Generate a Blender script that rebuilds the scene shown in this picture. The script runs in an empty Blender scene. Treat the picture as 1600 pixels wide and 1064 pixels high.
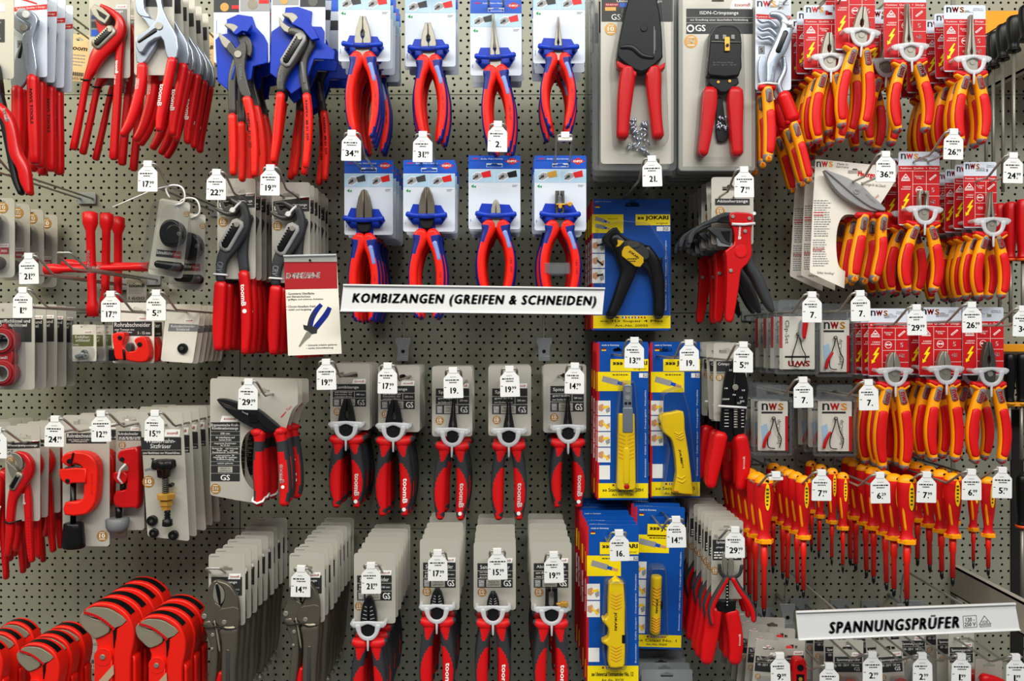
import bpy, math, random
from mathutils import Vector
from mathutils.geometry import tessellate_polygon
random.seed(11)
R = math.radians
sc = bpy.context.scene
COL = sc.collection

# ------------------------------------------------------------------ camera, light, exposure
D = 1.6          # camera to wall, metres
F = 1280.0       # focal length in pixels of the 1600 px frame
VX, VY = 790.0, 520.0
EZ = 1.45        # eye height
cd = bpy.data.cameras.new('camera'); cam = bpy.data.objects.new('camera', cd); COL.objects.link(cam)
cam.location = (0, -D, EZ); cam.rotation_euler = (R(90), 0, 0)
cd.sensor_width = 36; cd.sensor_fit = 'HORIZONTAL'; cd.lens = 36 * F / 1600
cd.shift_x = (800 - VX) / 1600; cd.shift_y = -(532 - VY) / 1600
cd.clip_start = 0.01
sc.camera = cam
w = bpy.data.worlds.new('world'); sc.world = w; w.use_nodes = True
w.node_tree.nodes['Background'].inputs[0].default_value = (0.95, 0.97, 1.0, 1)
w.node_tree.nodes['Background'].inputs[1].default_value = 0.19
def area(name, loc, rot, sx, sy, power, col):
    l = bpy.data.lights.new(name, 'AREA'); l.shape = 'RECTANGLE'; l.size = sx; l.size_y = sy
    l.energy = power; l.color = col
    o = bpy.data.objects.new(name, l); COL.objects.link(o); o.location = loc; o.rotation_euler = rot
area('ceiling_lamp', (-0.3, -1.5, 3.3), (R(33), 0, 0), 3.6, 0.5, 30, (1, 0.96, 0.88))
area('ceiling_lamp', (0.4, -2.9, 3.55), (R(52), 0, 0), 4.5, 0.5, 132, (1, 0.985, 0.95))
area('ceiling_lamp', (-1.9, -1.0, 2.7), (R(38), 0, R(-40)), 1.2, 0.5, 24, (1, 0.92, 0.62))
vs = sc.view_settings
vs.view_transform = 'Standard'; vs.look = 'None'; vs.gamma = 1; vs.use_curve_mapping = False
vs.exposure = 0.0

# ------------------------------------------------------------------ materials
def mat(name, col, rough=0.5, metal=0.0, noise=0.06, scale=60, bump=0.0, trans=None, spec=0.3, coat=0.0, tint=None):
    m = bpy.data.materials.new(name); m.use_nodes = True
    nt = m.node_tree; n = nt.nodes; L = nt.links
    b = n['Principled BSDF']; out = n['Material Output']
    c = [((x / 255.0) / 12.92 if x / 255.0 <= 0.04045 else ((x / 255.0 + 0.055) / 1.055) ** 2.4) for x in col]
    tc = n.new('ShaderNodeTexCoord'); nz = n.new('ShaderNodeTexNoise')
    nz.inputs['Scale'].default_value = scale; nz.inputs['Detail'].default_value = 3
    L.new(tc.outputs['Object'], nz.inputs['Vector'])
    mx = n.new('ShaderNodeMixRGB'); mx.blend_type = 'MIX'
    mx.inputs[1].default_value = (*[max(0, x * (1 - noise)) for x in c], 1)
    mx.inputs[2].default_value = (*[min(1, x * (1 + noise)) for x in c], 1)
    L.new(nz.outputs['Fac'], mx.inputs[0]); L.new(mx.outputs[0], b.inputs['Base Color'])
    b.inputs['Metallic'].default_value = metal; b.inputs['Roughness'].default_value = rough
    b.inputs['Specular IOR Level'].default_value = spec
    b.inputs['Coat Weight'].default_value = coat; b.inputs['Coat Roughness'].default_value = 0.15
    if bump:
        bp = n.new('ShaderNodeBump'); bp.inputs['Strength'].default_value = bump; bp.inputs['Distance'].default_value = 0.0006
        L.new(nz.outputs['Fac'], bp.inputs['Height']); L.new(bp.outputs[0], b.inputs['Normal'])
    if trans is not None:      # thin clear plastic: part of the light passes straight through
        tr = n.new('ShaderNodeBsdfTransparent'); tr.inputs[0].default_value = (*(tint or (0.96, 0.97, 0.97)), 1)
        ms = n.new('ShaderNodeMixShader'); ms.inputs[0].default_value = 1 - trans
        L.new(tr.outputs[0], ms.inputs[1]); L.new(b.outputs[0], ms.inputs[2]); L.new(ms.outputs[0], out.inputs['Surface'])
    return m
M = {
 'peg': mat('painted_perforated_steel', (142, 143, 126), 0.42, 0.0, 0.05, 9, spec=0.4),
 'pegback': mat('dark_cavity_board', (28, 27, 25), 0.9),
 'upright': mat('upright_steel', (120, 120, 108), 0.45, 0.2),
 'red': mat('red_dipped_plastic', (204, 4, 12), 0.42, 0, 0.05, 40, coat=0.12),
 'redm': mat('red_soft_plastic', (206, 10, 16), 0.5, 0, 0.05, 40),
 'redk': mat('orange_red_plastic', (226, 26, 10), 0.45, 0, 0.04, 40, coat=0.1),
 'redp': mat('red_lacquered_steel', (190, 8, 12), 0.34, 0.0, 0.05, 30, coat=0.25),
 'blue': mat('blue_plastic', (0, 50, 176), 0.4, 0, 0.05, 40),
 'blueh': mat('dark_blue_plastic', (18, 36, 122), 0.4, 0, 0.05, 40),
 'yel': mat('amber_yellow_plastic', (250, 158, 0), 0.45, 0, 0.04, 40, coat=0.1),
 'yelb': mat('bright_yellow_plastic', (250, 210, 10), 0.38, 0, 0.03, 40, coat=0.2),
 'dkg': mat('charcoal_rubber', (50, 52, 55), 0.5, 0, 0.1, 80),
 'blk': mat('black_plastic', (10, 10, 12), 0.34, 0, 0.1, 60),
 'blkm': mat('burnished_black_steel', (24, 25, 27), 0.4, 0.3, 0.15, 90, 0.15),
 'gunm': mat('grey_phosphated_steel', (78, 77, 74), 0.4, 0.55, 0.12, 90, 0.15),
 'brz': mat('dull_nickel_steel', (112, 106, 94), 0.36, 0.7, 0.1, 50, 0.1),
 'fac': mat('bare_ground_steel', (140, 134, 116), 0.5, 0.3, 0.08, 90, 0.1),
 'gyl': mat('golden_yellow_plate', (232, 186, 14), 0.4),
 'steel': mat('brushed_steel', (150, 147, 136), 0.46, 0.6, 0.1, 120, 0.1),
 'chrm': mat('satin_chrome', (166, 176, 190), 0.3, 0.7, 0.06, 50),
 'wht': mat('white_plastic', (226, 227, 226), 0.45, 0, 0.02),
 'gry': mat('light_grey_plastic', (150, 150, 150), 0.45),
 'grm': mat('mid_grey_plastic', (112, 114, 116), 0.45),
 'brs': mat('brass', (216, 164, 70), 0.32, 0.6, 0.1),
 'wire': mat('zinc_plated_wire', (168, 167, 160), 0.3, 0.55, 0.1),
 'zinc': mat('zinc_plated_sheet', (150, 156, 156), 0.35, 0.35, 0.15, 30),
 'card': mat('grey_coated_card', (180, 177, 166), 0.4, 0.1, 0.04, 14, spec=0.5, coat=0.25),
 'cardw': mat('white_coated_card', (206, 214, 226), 0.5, 0, 0.02, 20),
 'cardn': mat('ivory_coated_card', (226, 222, 210), 0.5, 0, 0.02, 20),
 'kraft': mat('buff_card', (206, 176, 128), 0.7, 0, 0.08, 30),
 'ply': mat('corrugated_strip', (176, 150, 122), 0.8, 0, 0.12, 30),
 'pk': mat('print_black', (42, 43, 44), 0.45),
 'pw': mat('print_white', (236, 236, 232), 0.5),
 'pt': mat('print_ink', (20, 20, 22), 0.5),
 'pg': mat('print_grey', (120, 122, 124), 0.5),
 'pr': mat('print_red', (192, 14, 22), 0.5),
 'prd': mat('print_deep_red', (158, 26, 34), 0.45),
 'pb': mat('print_blue', (4, 78, 186), 0.4),
 'pbj': mat('print_royal_blue', (4, 74, 160), 0.38),
 'pdb': mat('print_dark_blue', (22, 50, 110), 0.4),
 'plb': mat('print_sky_blue', (168, 200, 222), 0.4),
 'py': mat('print_yellow', (250, 222, 10), 0.4),
 'pgn': mat('print_green', (20, 140, 70), 0.5),
 'psk': mat('print_skin', (206, 150, 112), 0.5),
 'pol': mat('print_olive', (100, 104, 60), 0.5),
 'gold': mat('print_bronze', (178, 132, 66), 0.35, 0.3),
 'clr': mat('clear_blister_plastic', (40, 42, 44), 0.08, 0, 0.02, trans=0.9, spec=1.0),
 'clr2': mat('clear_blister_wall', (120, 124, 126), 0.12, 0, 0.02, trans=0.74, spec=1.0),
 'milk': mat('milky_clip_plastic', (222, 226, 230), 0.3, 0, 0.02, trans=0.42, spec=0.6),
 'sign': mat('sign_white', (216, 217, 217), 0.35, 0, 0.01, 8),
 'signt': mat('sign_lettering', (84, 86, 89), 0.45),
 'org': mat('orange_plastic', (226, 84, 20), 0.4),
 'tray': mat('amber_tray', (228, 150, 20), 0.45),
 'slv': mat('printed_film', (122, 146, 206), 0.4),
 'beam': mat('beam_steel', (184, 178, 164), 0.45, 0.2, 0.08, 12),
}

# ------------------------------------------------------------------ geometry helpers
def cr(pts, k=4, closed=False):
    """Catmull-Rom interpolation of tuples."""
    n = len(pts)
    if n < 3 and not closed: return [tuple(p) for p in pts] if k < 2 else [tuple(a + (b - a) * i / k for a, b in zip(pts[0], pts[1])) for i in range(k + 1)]
    out = []
    rng = range(n) if closed else range(n - 1)
    for i in rng:
        if closed: p0, p1, p2, p3 = pts[(i - 1) % n], pts[i], pts[(i + 1) % n], pts[(i + 2) % n]
        else: p0, p1, p2, p3 = pts[max(i - 1, 0)], pts[i], pts[i + 1], pts[min(i + 2, n - 1)]
        for j in range(k):
            t = j / k
            out.append(tuple(0.5 * (2 * b + (c - a) * t + (2 * a - 5 * b + 4 * c - d) * t * t + (3 * b - a - 3 * c + d) * t ** 3) for a, b, c, d in zip(p0, p1, p2, p3)))
    if not closed: out.append(tuple(pts[-1]))
    return out
def rr(c, r):
    """corner list with rounded corners"""
    out = []; n = len(c)
    for i in range(n):
        p = Vector(c[i]); a = Vector(c[i - 1]); b = Vector(c[(i + 1) % n])
        da = (a - p); db = (b - p); q = min(r, da.length * .45, db.length * .45)
        s = p + da.normalized() * q; e = p + db.normalized() * q
        for j in range(5):
            t = j / 4; out.append(tuple((s * (1 - t) ** 2 + p * 2 * t * (1 - t) + e * t * t)))
    return out
def rect(x0, y0, x1, y1): return [(x0, y0), (x1, y0), (x1, y1), (x0, y1)]
def area2(p): return sum(p[i - 1][0] * p[i][1] - p[i][0] * p[i - 1][1] for i in range(len(p)))
def inset(p, b):
    n = len(p); out = []
    for i in range(n):
        a, q, c = Vector(p[i - 1]), Vector(p[i]), Vector(p[(i + 1) % n])
        u = (q - a); v = (c - q)
        if u.length < 1e-6 or v.length < 1e-6: out.append(tuple(q)); continue
        u.normalize(); v.normalize()
        m = Vector((-(u.y + v.y), u.x + v.x))
        if m.length < 1e-3: out.append(tuple(q)); continue
        m.normalize(); k = max(0.5, m.dot(Vector((-u.y, u.x))))
        out.append(tuple(q + m * b / k))
    return out
_tx = {}
def textmesh(s, shear, bold, space):
    k = (s, shear, bold, space)
    if k not in _tx:
        c = bpy.data.curves.new('t', 'FONT'); c.body = s; c.shear = shear; c.offset = bold; c.resolution_u = 2
        c.space_character = space; c.space_line = 0.85; c.align_x = 'CENTER'
        o = bpy.data.objects.new('t', c); COL.objects.link(o)
        dg = bpy.context.evaluated_depsgraph_get(); me = bpy.data.meshes.new_from_object(o.evaluated_get(dg))
        vs_ = [(v.co.x, v.co.y) for v in me.vertices]; fs = [tuple(p.vertices) for p in me.polygons]
        bpy.data.objects.remove(o); bpy.data.curves.remove(c); bpy.data.meshes.remove(me)
        xs = [v[0] for v in vs_]; ys = [v[1] for v in vs_]
        x0, x1, y0, y1 = min(xs), max(xs), min(ys), max(ys)
        _tx[k] = ([((x - x0) / (x1 - x0) - .5, .5 - (y - y0) / (y1 - y0)) for x, y in vs_], fs)
    return _tx[k]

class MB:
    """collects shapes drawn in front view (x right, y down, t towards the viewer, millimetre-like units)"""
    def __init__(s, fr=(0, 0, 1)):
        s.v = []; s.f = []; s.m = []; s.s = []; s.mats = []; s.fr = fr; s.rot = None
    def xy(s, x, y):
        x = s.fr[0] + x / s.fr[2]; y = s.fr[1] + y / s.fr[2]
        if s.rot:
            cx, cy, a = s.rot; dx, dy = x - cx, y - cy
            x = cx + dx * math.cos(a) - dy * math.sin(a); y = cy + dx * math.sin(a) + dy * math.cos(a)
        return x, y
    def P(s, x, y, t): x, y = s.xy(x, y); s.v.append((x, y, t)); return len(s.v) - 1
    def mi(s, m):
        if m not in s.mats: s.mats.append(m)
        return s.mats.index(m)
    def face(s, idx, m, sm=False): s.f.append(tuple(idx)); s.m.append(s.mi(m)); s.s.append(sm)
    def plate(s, out, t0, t1, m, holes=(), bev=0.0, side=None):
        out = list(out)
        if area2(out) < 0: out.reverse()
        side = side or m
        b = bev * s.fr[2]
        rings = [[s.P(x, y, t0) for x, y in out], [s.P(x, y, t1 - bev) for x, y in out]]
        last = out
        if bev:
            i1 = inset(out, b * 0.3); last = inset(out, b)
            rings.append([s.P(x, y, t1 - bev * .3) for x, y in i1]); rings.append([s.P(x, y, t1) for x, y in last])
        n = len(out)
        for k in range(len(rings) - 1):
            a, c = rings[k], rings[k + 1]
            for i in range(n):
                j = (i + 1) % n; s.face((a[i], a[j], c[j], c[i]), side if k == 0 else m, k > 0)
        hs = [list(h) for h in holes]
        allp = [[Vector((x, y, 0)) for x, y in last]] + [[Vector((x, y, 0)) for x, y in h] for h in hs]
        tri = tessellate_polygon(allp)
        hf = [[s.P(x, y, t1) for x, y in h] for h in hs]; hb = [[s.P(x, y, t0) for x, y in h] for h in hs]
        fi = rings[-1] + [i for h in hf for i in h]; bi = rings[0] + [i for h in hb for i in h]
        for t in tri:
            s.face([fi[i] for i in t], m); s.face([bi[i] for i in reversed(t)], side)
        for a, c in zip(hf, hb):
            for i in range(len(a)):
                j = (i + 1) % len(a); s.face((a[i], a[j], c[j], c[i]), side)
    def flat(s, pts, t, m):
        tri = tessellate_polygon([[Vector((x, y, 0)) for x, y in pts]])
        ix = [s.P(x, y, t) for x, y in pts]
        for q in tri: s.face([ix[i] for i in q], m)
    def rc(s, x0, y0, x1, y1, t, m): s.face([s.P(*p, t) for p in rect(x0, y0, x1, y1)], m)
    def sweep(s, pts, m, n=12, ex=2.4, k=4, t=None, h=None, cap=True, flat=0.8):
        """pts (x,y,halfwidth[,halfthickness[,t]]) ; m material or f(s, lateral, front)"""
        P3 = []
        for p in pts:
            wd = p[2]; hh = p[3] if len(p) > 3 else (h if h is not None else wd / s.fr[2] * flat)
            tt = p[4] if len(p) > 4 else (t if t is not None else 8)
            P3.append((p[0], p[1], wd, hh, tt))
        Q = cr(P3, k); N = len(Q)
        rows = []; S = []
        def ring(x, y, wd, hh, tt, tx, ty):
            r = []
            for j in range(n):
                a = 2 * math.pi * j / n; c, q = math.cos(a), math.sin(a)
                lx = math.copysign(abs(c) ** (2 / ex), c); fx = math.copysign(abs(q) ** (2 / ex), q)
                r.append(s.P(x + ty * wd * lx, y - tx * wd * lx, tt + hh * fx))
            return r
        for i, (x, y, wd, hh, tt) in enumerate(Q):
            a = Q[max(i - 1, 0)]; b = Q[min(i + 1, N - 1)]
            d = Vector((b[0] - a[0], b[1] - a[1]));
            if d.length < 1e-6: d = Vector((0, 1))
            d.normalize()
            if i == 0 and cap:
                rows.append(ring(x - d.x * wd * .55, y - d.y * wd * .55, wd * .55, hh * .55, tt, d.x, d.y)); S.append(0)
            rows.append(ring(x, y, wd, hh, tt, d.x, d.y)); S.append(i / (N - 1))
            if i == N - 1 and cap:
                rows.append(ring(x + d.x * wd * .55, y + d.y * wd * .55, wd * .55, hh * .55, tt, d.x, d.y)); S.append(1)
        fn = m if callable(m) else None
        for i in range(len(rows) - 1):
            sv = (S[i] + S[i + 1]) / 2
            for j in range(n):
                k2 = (j + 1) % n; a = 2 * math.pi * (j + .5) / n
                mm = fn(sv, math.cos(a), math.sin(a)) if fn else m
                s.face((rows[i][j], rows[i][k2], rows[i + 1][k2], rows[i + 1][j]), mm, True)
        m0 = fn(0, 0, 1) if fn else m; m1 = fn(1, 0, 1) if fn else m
        s.face(list(reversed(rows[0])), m0, False); s.face(rows[-1], m1, False)
    def tube(s, pts, r, m, n=8):
        """pts (x,y,t) in 3D"""
        rows = []
        for i, p in enumerate(pts):
            a = Vector(pts[max(i - 1, 0)]); b = Vector(pts[min(i + 1, len(pts) - 1)]); d = (b - a)
            if s.fr[2] != 1: d = Vector((d.x / s.fr[2], d.y / s.fr[2], d.z))
            d.normalize(); u = d.cross(Vector((0, 0, 1)))
            if u.length < .05: u = d.cross(Vector((1, 0, 0)))
            u.normalize(); v = d.cross(u)
            row = []
            for j in range(n):
                an = 2 * math.pi * j / n; o = (u * math.cos(an) + v * math.sin(an)) * r
                row.append(s.P(p[0] + o.x * s.fr[2], p[1] + o.y * s.fr[2], p[2] + o.z))
            rows.append(row)
        for i in range(len(rows) - 1):
            for j in range(n):
                k = (j + 1) % n; s.face((rows[i][j], rows[i][k], rows[i + 1][k], rows[i + 1][j]), m, True)
        s.face(list(reversed(rows[0])), m); s.face(rows[-1], m)
    def disc(s, x, y, r, t0, t1, m, n=18, dome=0.0, hole=0.0, ry=None):
        ry = ry or r
        C = lambda q: [(x + r * q * math.cos(2 * math.pi * i / n), y + ry * q * math.sin(2 * math.pi * i / n)) for i in range(n)]
        if hole: s.plate(C(1), t0, t1, m, holes=[C(hole)], bev=min(.8, (t1 - t0) * .3)); return
        s.plate(C(1), t0, t1, m, bev=dome)
    def lathe(s, x, prof, m, n=18, t=8, flute=None, k=1, sq=1.0):
        """vertical axis at x; prof (y, r) ; m material or f(y, angle)"""
        rows = []; f = s.fr[2]; prof = cr(prof, k) if k > 1 else prof
        for y, r in prof:
            row = []
            for j in range(n):
                a = 2 * math.pi * j / n; q = r * (1 - (flute[1] * (0.5 + 0.5 * math.cos(a * flute[0])) if flute else 0))
                row.append(s.P(x + q * math.cos(a), y, t + q / f * math.sin(a) * sq))
            rows.append(row)
        for i in range(len(rows) - 1):
            for j in range(n):
                b = (j + 1) % n; a = 2 * math.pi * (j + .5) / n
                mm = m((prof[i][0] + prof[i + 1][0]) / 2, a) if callable(m) else m
                s.face((rows[i][j], rows[i][b], rows[i + 1][b], rows[i + 1][j]), mm, n > 8)
        m0 = m(prof[0][0], 1.57) if callable(m) else m; m1 = m(prof[-1][0], 1.57) if callable(m) else m
        s.face(list(reversed(rows[0])), m0); s.face(rows[-1], m1)
    def text(s, st, cx, cy, wd, ht, t, m, rot=0, shear=0.0, bold=0.0, space=1.0):
        vs_, fs = textmesh(st, shear, 0.0, space); c, q = math.cos(R(rot)), math.sin(R(rot))
        nl = st.count('\n') + 1; hb = ht / nl; e = bold * hb * 1.15
        offs = [(-e, 0), (e, 0), (0, -e * .6), (0, e * .6)] if bold > .035 else [(-e, -e * .3), (e, e * .3)] if bold else [(0, 0)]
        for dx, dy in offs:
            base = len(s.v)
            for x, y in vs_:
                X, Y = x * (wd - 2 * e) + dx, y * (ht - e) + dy; s.P(cx + X * c - Y * q, cy + X * q + Y * c, t)
            for f in fs: s.face([base + i for i in f], m)
    def bars(s, x0, y0, x1, y1, rows, t, m, fill=0.5, seed=1, ctr=False):
        """lines of tiny print, too small to read"""
        rg = random.Random(seed); hh = (y1 - y0) / rows; ww = x1 - x0
        for r in range(rows):
            y = y0 + hh * r; x = x0 + (rg.random() * .15 * ww if ctr else 0); xe = x1 - rg.random() * .3 * ww
            while x < xe - .02 * ww:
                L = min(xe - x, ww * rg.uniform(.05, .2)); s.rc(x, y + hh * .2, x + L * .9, y + hh * (.2 + fill), t, m); x += L + ww * .02
    def box(s, x0, y0, x1, y1, t0, t1, m, bev=0): s.plate(rect(x0, y0, x1, y1), t0, t1, m, bev=bev)
    def build(s, name, ox, oy, u, parent=None, label=None):
        me = bpy.data.meshes.new(name)
        me.from_pydata([((x - ox) * u, -t * u, -(y - oy) * u) for x, y, t in s.v], [], s.f)
        for m in s.mats: me.materials.append(M[m])
        me.polygons.foreach_set('material_index', s.m); me.polygons.foreach_set('use_smooth', s.s); me.update()
        o = bpy.data.objects.new(name, me); COL.objects.link(o)
        if parent: o.parent = parent
        if label: o['label'] = label
        return o
def P(px, py, d): k = (D - d) / F; return Vector(((px - VX) * k, -d, EZ - (py - VY) * k))

class T:
    """one product drawn at its front place: anchor pixel (ox, oy) at distance d from the wall"""
    def __init__(s, name, ox, oy, d, fr=(0, 0, 1), s2=None):
        s.name = name; s.fr = fr; s.d = d; s.ox = fr[0] + ox / fr[2]; s.oy = fr[1] + oy / fr[2]; s.parts = []; s.u = (D - d) / F
    def part(s, name, parent=None, label=None, fr=None):
        mb = MB(fr or s.fr); s.parts.append((name, mb, parent, label)); return mb
    def build(s):
        root = bpy.data.objects.new(s.name, None); COL.objects.link(root); root.empty_display_size = .02
        root.location = P(s.ox, s.oy, s.d)
        made = {}
        for name, mb, par, lab in s.parts:
            if not mb.v: continue
            made[id(mb)] = mb.build(name, s.ox, s.oy, s.u, made[id(par)] if par else root, lab)
        return root
def dup(o, parent=None):
    c = o.copy(); COL.objects.link(c)
    if parent: c.parent = parent
    for ch in list(o.children): dup(ch, c)
    return c
ORD = ['foremost', 'second', 'third', 'fourth', 'fifth', 'sixth', 'seventh', 'eighth', 'ninth', 'tenth', 'eleventh', 'twelfth']
def stack(t, n, desc, cat, group, sp=None, back=0.03, roll=0, yaw=0, jr=1.6, jy=3.0, jx=1.5, seed=None, lean=0, drift=(0, 0)):
    root = t.build(); rg = random.Random(seed or len(group) * 7 + n)
    if n > 1: sp = sp or (t.d - back) / (n - 1)
    base = root.location.copy()
    all_ = []
    for i in range(n):
        o = root if i == 0 else dup(root)
        o.location = base + Vector((drift[0] * i * .001 + (rg.uniform(-jx, jx) * .001 if i else 0), (sp or 0) * i, drift[1] * i * .001 + (rg.uniform(-1, 0.4) * .002 if i else 0)))
        o.rotation_euler = (R(lean), R(roll + (rg.uniform(-jr, jr) if i else 0)), R(yaw + (rg.uniform(-jy, jy) if i else 0)))
        o['label'] = desc + ((', foremost' if i == 0 else ', %s from front' % ORD[i]) if n > 1 else '')
        o['category'] = cat
        if n > 1: o['group'] = group
        all_.append(o)
    return all_
# ------------------------------------------------------------------ perforated back wall, uprights, cavity
def wx(px): return (px - VX) * D / F
def wz(py): return EZ - (py - VY) * D / F
def mesh_obj(name, v, f, m, kind='structure', label=None, parent=None):
    me = bpy.data.meshes.new(name); me.from_pydata(v, [], f); me.materials.append(M[m]); me.update()
    o = bpy.data.objects.new(name, me); COL.objects.link(o)
    if kind: o['kind'] = kind
    if label: o['label'] = label
    if parent: o.parent = parent
    return o
def boxv(x0, x1, y0, y1, z0, z1):
    v = [(x, y, z) for x in (x0, x1) for y in (y0, y1) for z in (z0, z1)]
    f = [(0, 1, 3, 2), (4, 6, 7, 5), (0, 4, 5, 1), (2, 3, 7, 6), (0, 2, 6, 4), (1, 5, 7, 3)]
    return v, f
def pegpanel(px0, px1, py0, py1, yy=0.0):
    """one sheet: dense rows (five holes) alternate with sparse rows (three holes), every hole cut through"""
    V = []; Fc = []; K = D / F; th = 0.0016; r = 2.08 * K; hp = 10.1
    seg = 10
    n = int(round((py1 - py0) / hp)); hp = (py1 - py0) / n
    for k in range(n):
        ya = py0 + k * hp; yb = ya + hp; yc = (ya + yb) / 2
        pitch = 12.05 if k % 2 == 0 else 20.08
        m = int((px1 - px0) / pitch); off = (px1 - px0 - m * pitch) / 2
        xs = [px0] + [px0 + off + i * pitch for i in range(1, m)] + [px1]
        for i in range(m):
            a, b = xs[i], xs[i + 1]; c = (px0 + off + (i + .5) * pitch)
            cx, cz = wx(c), wz(yc); base = len(V)
            for j in range(seg):
                t = 2 * math.pi * (j + .5) / seg; V.append((cx + r * math.cos(t), yy, cz + r * math.sin(t)))
            for j in range(seg):
                t = 2 * math.pi * (j + .5) / seg; V.append((cx + r * math.cos(t), yy + th, cz + r * math.sin(t)))
            for j in range(seg): q = (j + 1) % seg; Fc.append((base + j, base + q, base + seg + q, base + seg + j))
            q = len(V); V += [(wx(b), yy, wz(ya)), (wx(a), yy, wz(ya)), (wx(a), yy, wz(yb)), (wx(b), yy, wz(yb))]
            # ring from hole to cell corners: right side j around -18..18 deg etc.
            cor = []
            for j in range(seg):
                t = math.degrees(2 * math.pi * (j + .5) / seg) % 360
                cor.append(0 if t < 90 else 1 if t < 180 else 2 if t < 270 else 3)
            for j in range(seg):
                p = (j + 1) % seg; A, B = q + cor[j], q + cor[p]
                Fc.append((base + p, base + j, A) if A == B else (base + p, base + j, A, B))
    e = 0.0012
    return V, Fc


cols = [(-70, 374.2), (375.8, 1486), (1492, 1720)]
rows_ = [(-60, 147.4), (148.6, 488.4), (489.6, 825.4), (826.6, 1130)]
for ci, (a, b) in enumerate(cols):
    for ri, (c, e) in enumerate(rows_):
        v, f = pegpanel(a, b, c, e)
        # folded edges of the sheet
        k = len(v); x0, x1, z0, z1 = wx(a), wx(b), wz(e), wz(c)
        v += [(x0, 0, z0), (x1, 0, z0), (x1, 0, z1), (x0, 0, z1), (x0, .012, z0), (x1, .012, z0), (x1, .012, z1), (x0, .012, z1)]
        f += [(k, k + 4, k + 5, k + 1), (k + 1, k + 5, k + 6, k + 2), (k + 2, k + 6, k + 7, k + 3), (k + 3, k + 7, k + 4, k)]
        mesh_obj('wall_back', v, f, 'peg')
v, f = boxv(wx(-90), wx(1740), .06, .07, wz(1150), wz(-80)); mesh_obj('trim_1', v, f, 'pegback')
for i, px in enumerate((375, 1489)):
    v, f = boxv(wx(px) - .014, wx(px) + .014, .014, .05, wz(1150), wz(-80)); mesh_obj('trim_%d' % (i + 2), v, f, 'upright')
v, f = boxv(wx(1489) - .004, wx(1489) + .004, -.002, .014, wz(1150), wz(-80)); mesh_obj('trim_4', v, f, 'upright')
# ------------------------------------------------------------------ printed cards
def slot(cx, cy, hw=12, hh=3.2): return rr([(cx - hw, cy - hh), (cx - hw * .45, cy - hh), (cx - hw * .3, cy - hh * 2), (cx + hw * .3, cy - hh * 2), (cx + hw * .45, cy - hh), (cx + hw, cy - hh), (cx + hw, cy + hh), (cx - hw, cy + hh)], 1.6)
def card(mb, q, m='card', r=5, sl=None, t0=-1, t1=0, holes=()):
    if len(q) == 4 and not isinstance(q[0], tuple): q = rect(*q)
    hs = list(holes)
    if sl: hs.append(slot(*sl))
    mb.plate(rr(q, r * mb.fr[2]), t0, t1, m, holes=hs)
def toom_logo(mb, x0, y0, x1, y1, t=.3):
    w, h = x1 - x0, y1 - y0
    mb.flat([(x0 + w * .1, y0), (x1, y0), (x1 - w * .06, y1), (x0, y1)], t, 'pw')
    mb.text('toomB', x0 + w * .53, y0 + h * .5, w * .68, h * .42, t + .15, 'pr', bold=.03, shear=.2)
def badge(mb, cx, cy, r, t=.3):
    mb.disc(cx, cy, r, t - .1, t + .15, 'gold', 20); mb.text('10', cx, cy - r * .05, r * 1.05, r * .75, t + .3, 'pw', bold=.03)
    mb.rc(cx - r * .55, cy + r * .5, cx + r * .55, cy + r * .62, t + .3, 'pw'); mb.rc(cx - r * .45, cy - r * .68, cx + r * .45, cy - r * .58, t + .3, 'pw')
def toom_block(mb, x0, y0, x1, y1, title, subs=('zum Schneiden von', 'Draht'), mm='160 mm', gs=True, t=.3, seed=1, icons=True):
    w, h = x1 - x0, y1 - y0
    a, b = (y0 + h * .31, y0 + h * .62) if icons else (y0 + h * .5, y1)
    mb.rc(x0, y0, x1, a - h * .015, t, 'pk'); mb.rc(x0, a + h * .015, x0 + w * .64, b - h * .015, t, 'pk'); mb.rc(x0 + w * .66, a + h * .015, x1, b - h * .015, t, 'pk')
    mb.text(title, x0 + w * (.08 + min(.84, len(title) * .07) / 2), (y0 + a) / 2, w * min(.84, len(title) * .07), h * .16, t + .2, 'pw')
    n = len(subs)
    for i, sx in enumerate(subs):
        mb.text(sx, x0 + w * .32, a + (b - a) * (i + .5) / n, w * .52, (b - a) / n * .62, t + .2, 'pw')
    mb.text(mm, x0 + w * .83, (a + b) / 2, w * .24, h * .08, t + .2, 'pw')
    if icons:
        mb.rc(x0, b + h * .015, x1, y1, t, 'pk'); c = (b + y1) / 2 + h * .01; k = (y1 - b) * .8
        mb.rc(x0 + w * .03, c - k / 2, x0 + w * .2, c + k / 2, t + .15, 'pg'); mb.text('DIN\nISO', x0 + w * .115, c, w * .13, k * .75, t + .3, 'pw')
        mb.rc(x0 + w * .25, c - k / 2, x0 + w * .67, c + k / 2, t + .15, 'card'); mb.text('MADE IN\nGERMANY', x0 + w * .46, c, w * .36, k * .7, t + .3, 'pk')
        if gs: mb.text('GS', x0 + w * .85, c, w * .22, k * .85, t + .2, 'pw', bold=.03)
def toom_card(t, q, sl, block, title, subs, mm, logo=None, bdg=None, m='card', label=None, **kw):
    c = t.part('card', label=label); card(c, q, m, 5, sl)
    if block: toom_block(c, *block, title, subs, mm, **kw)
    if logo: toom_logo(c, *logo)
    if bdg: badge(c, *bdg)
    return c
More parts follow.
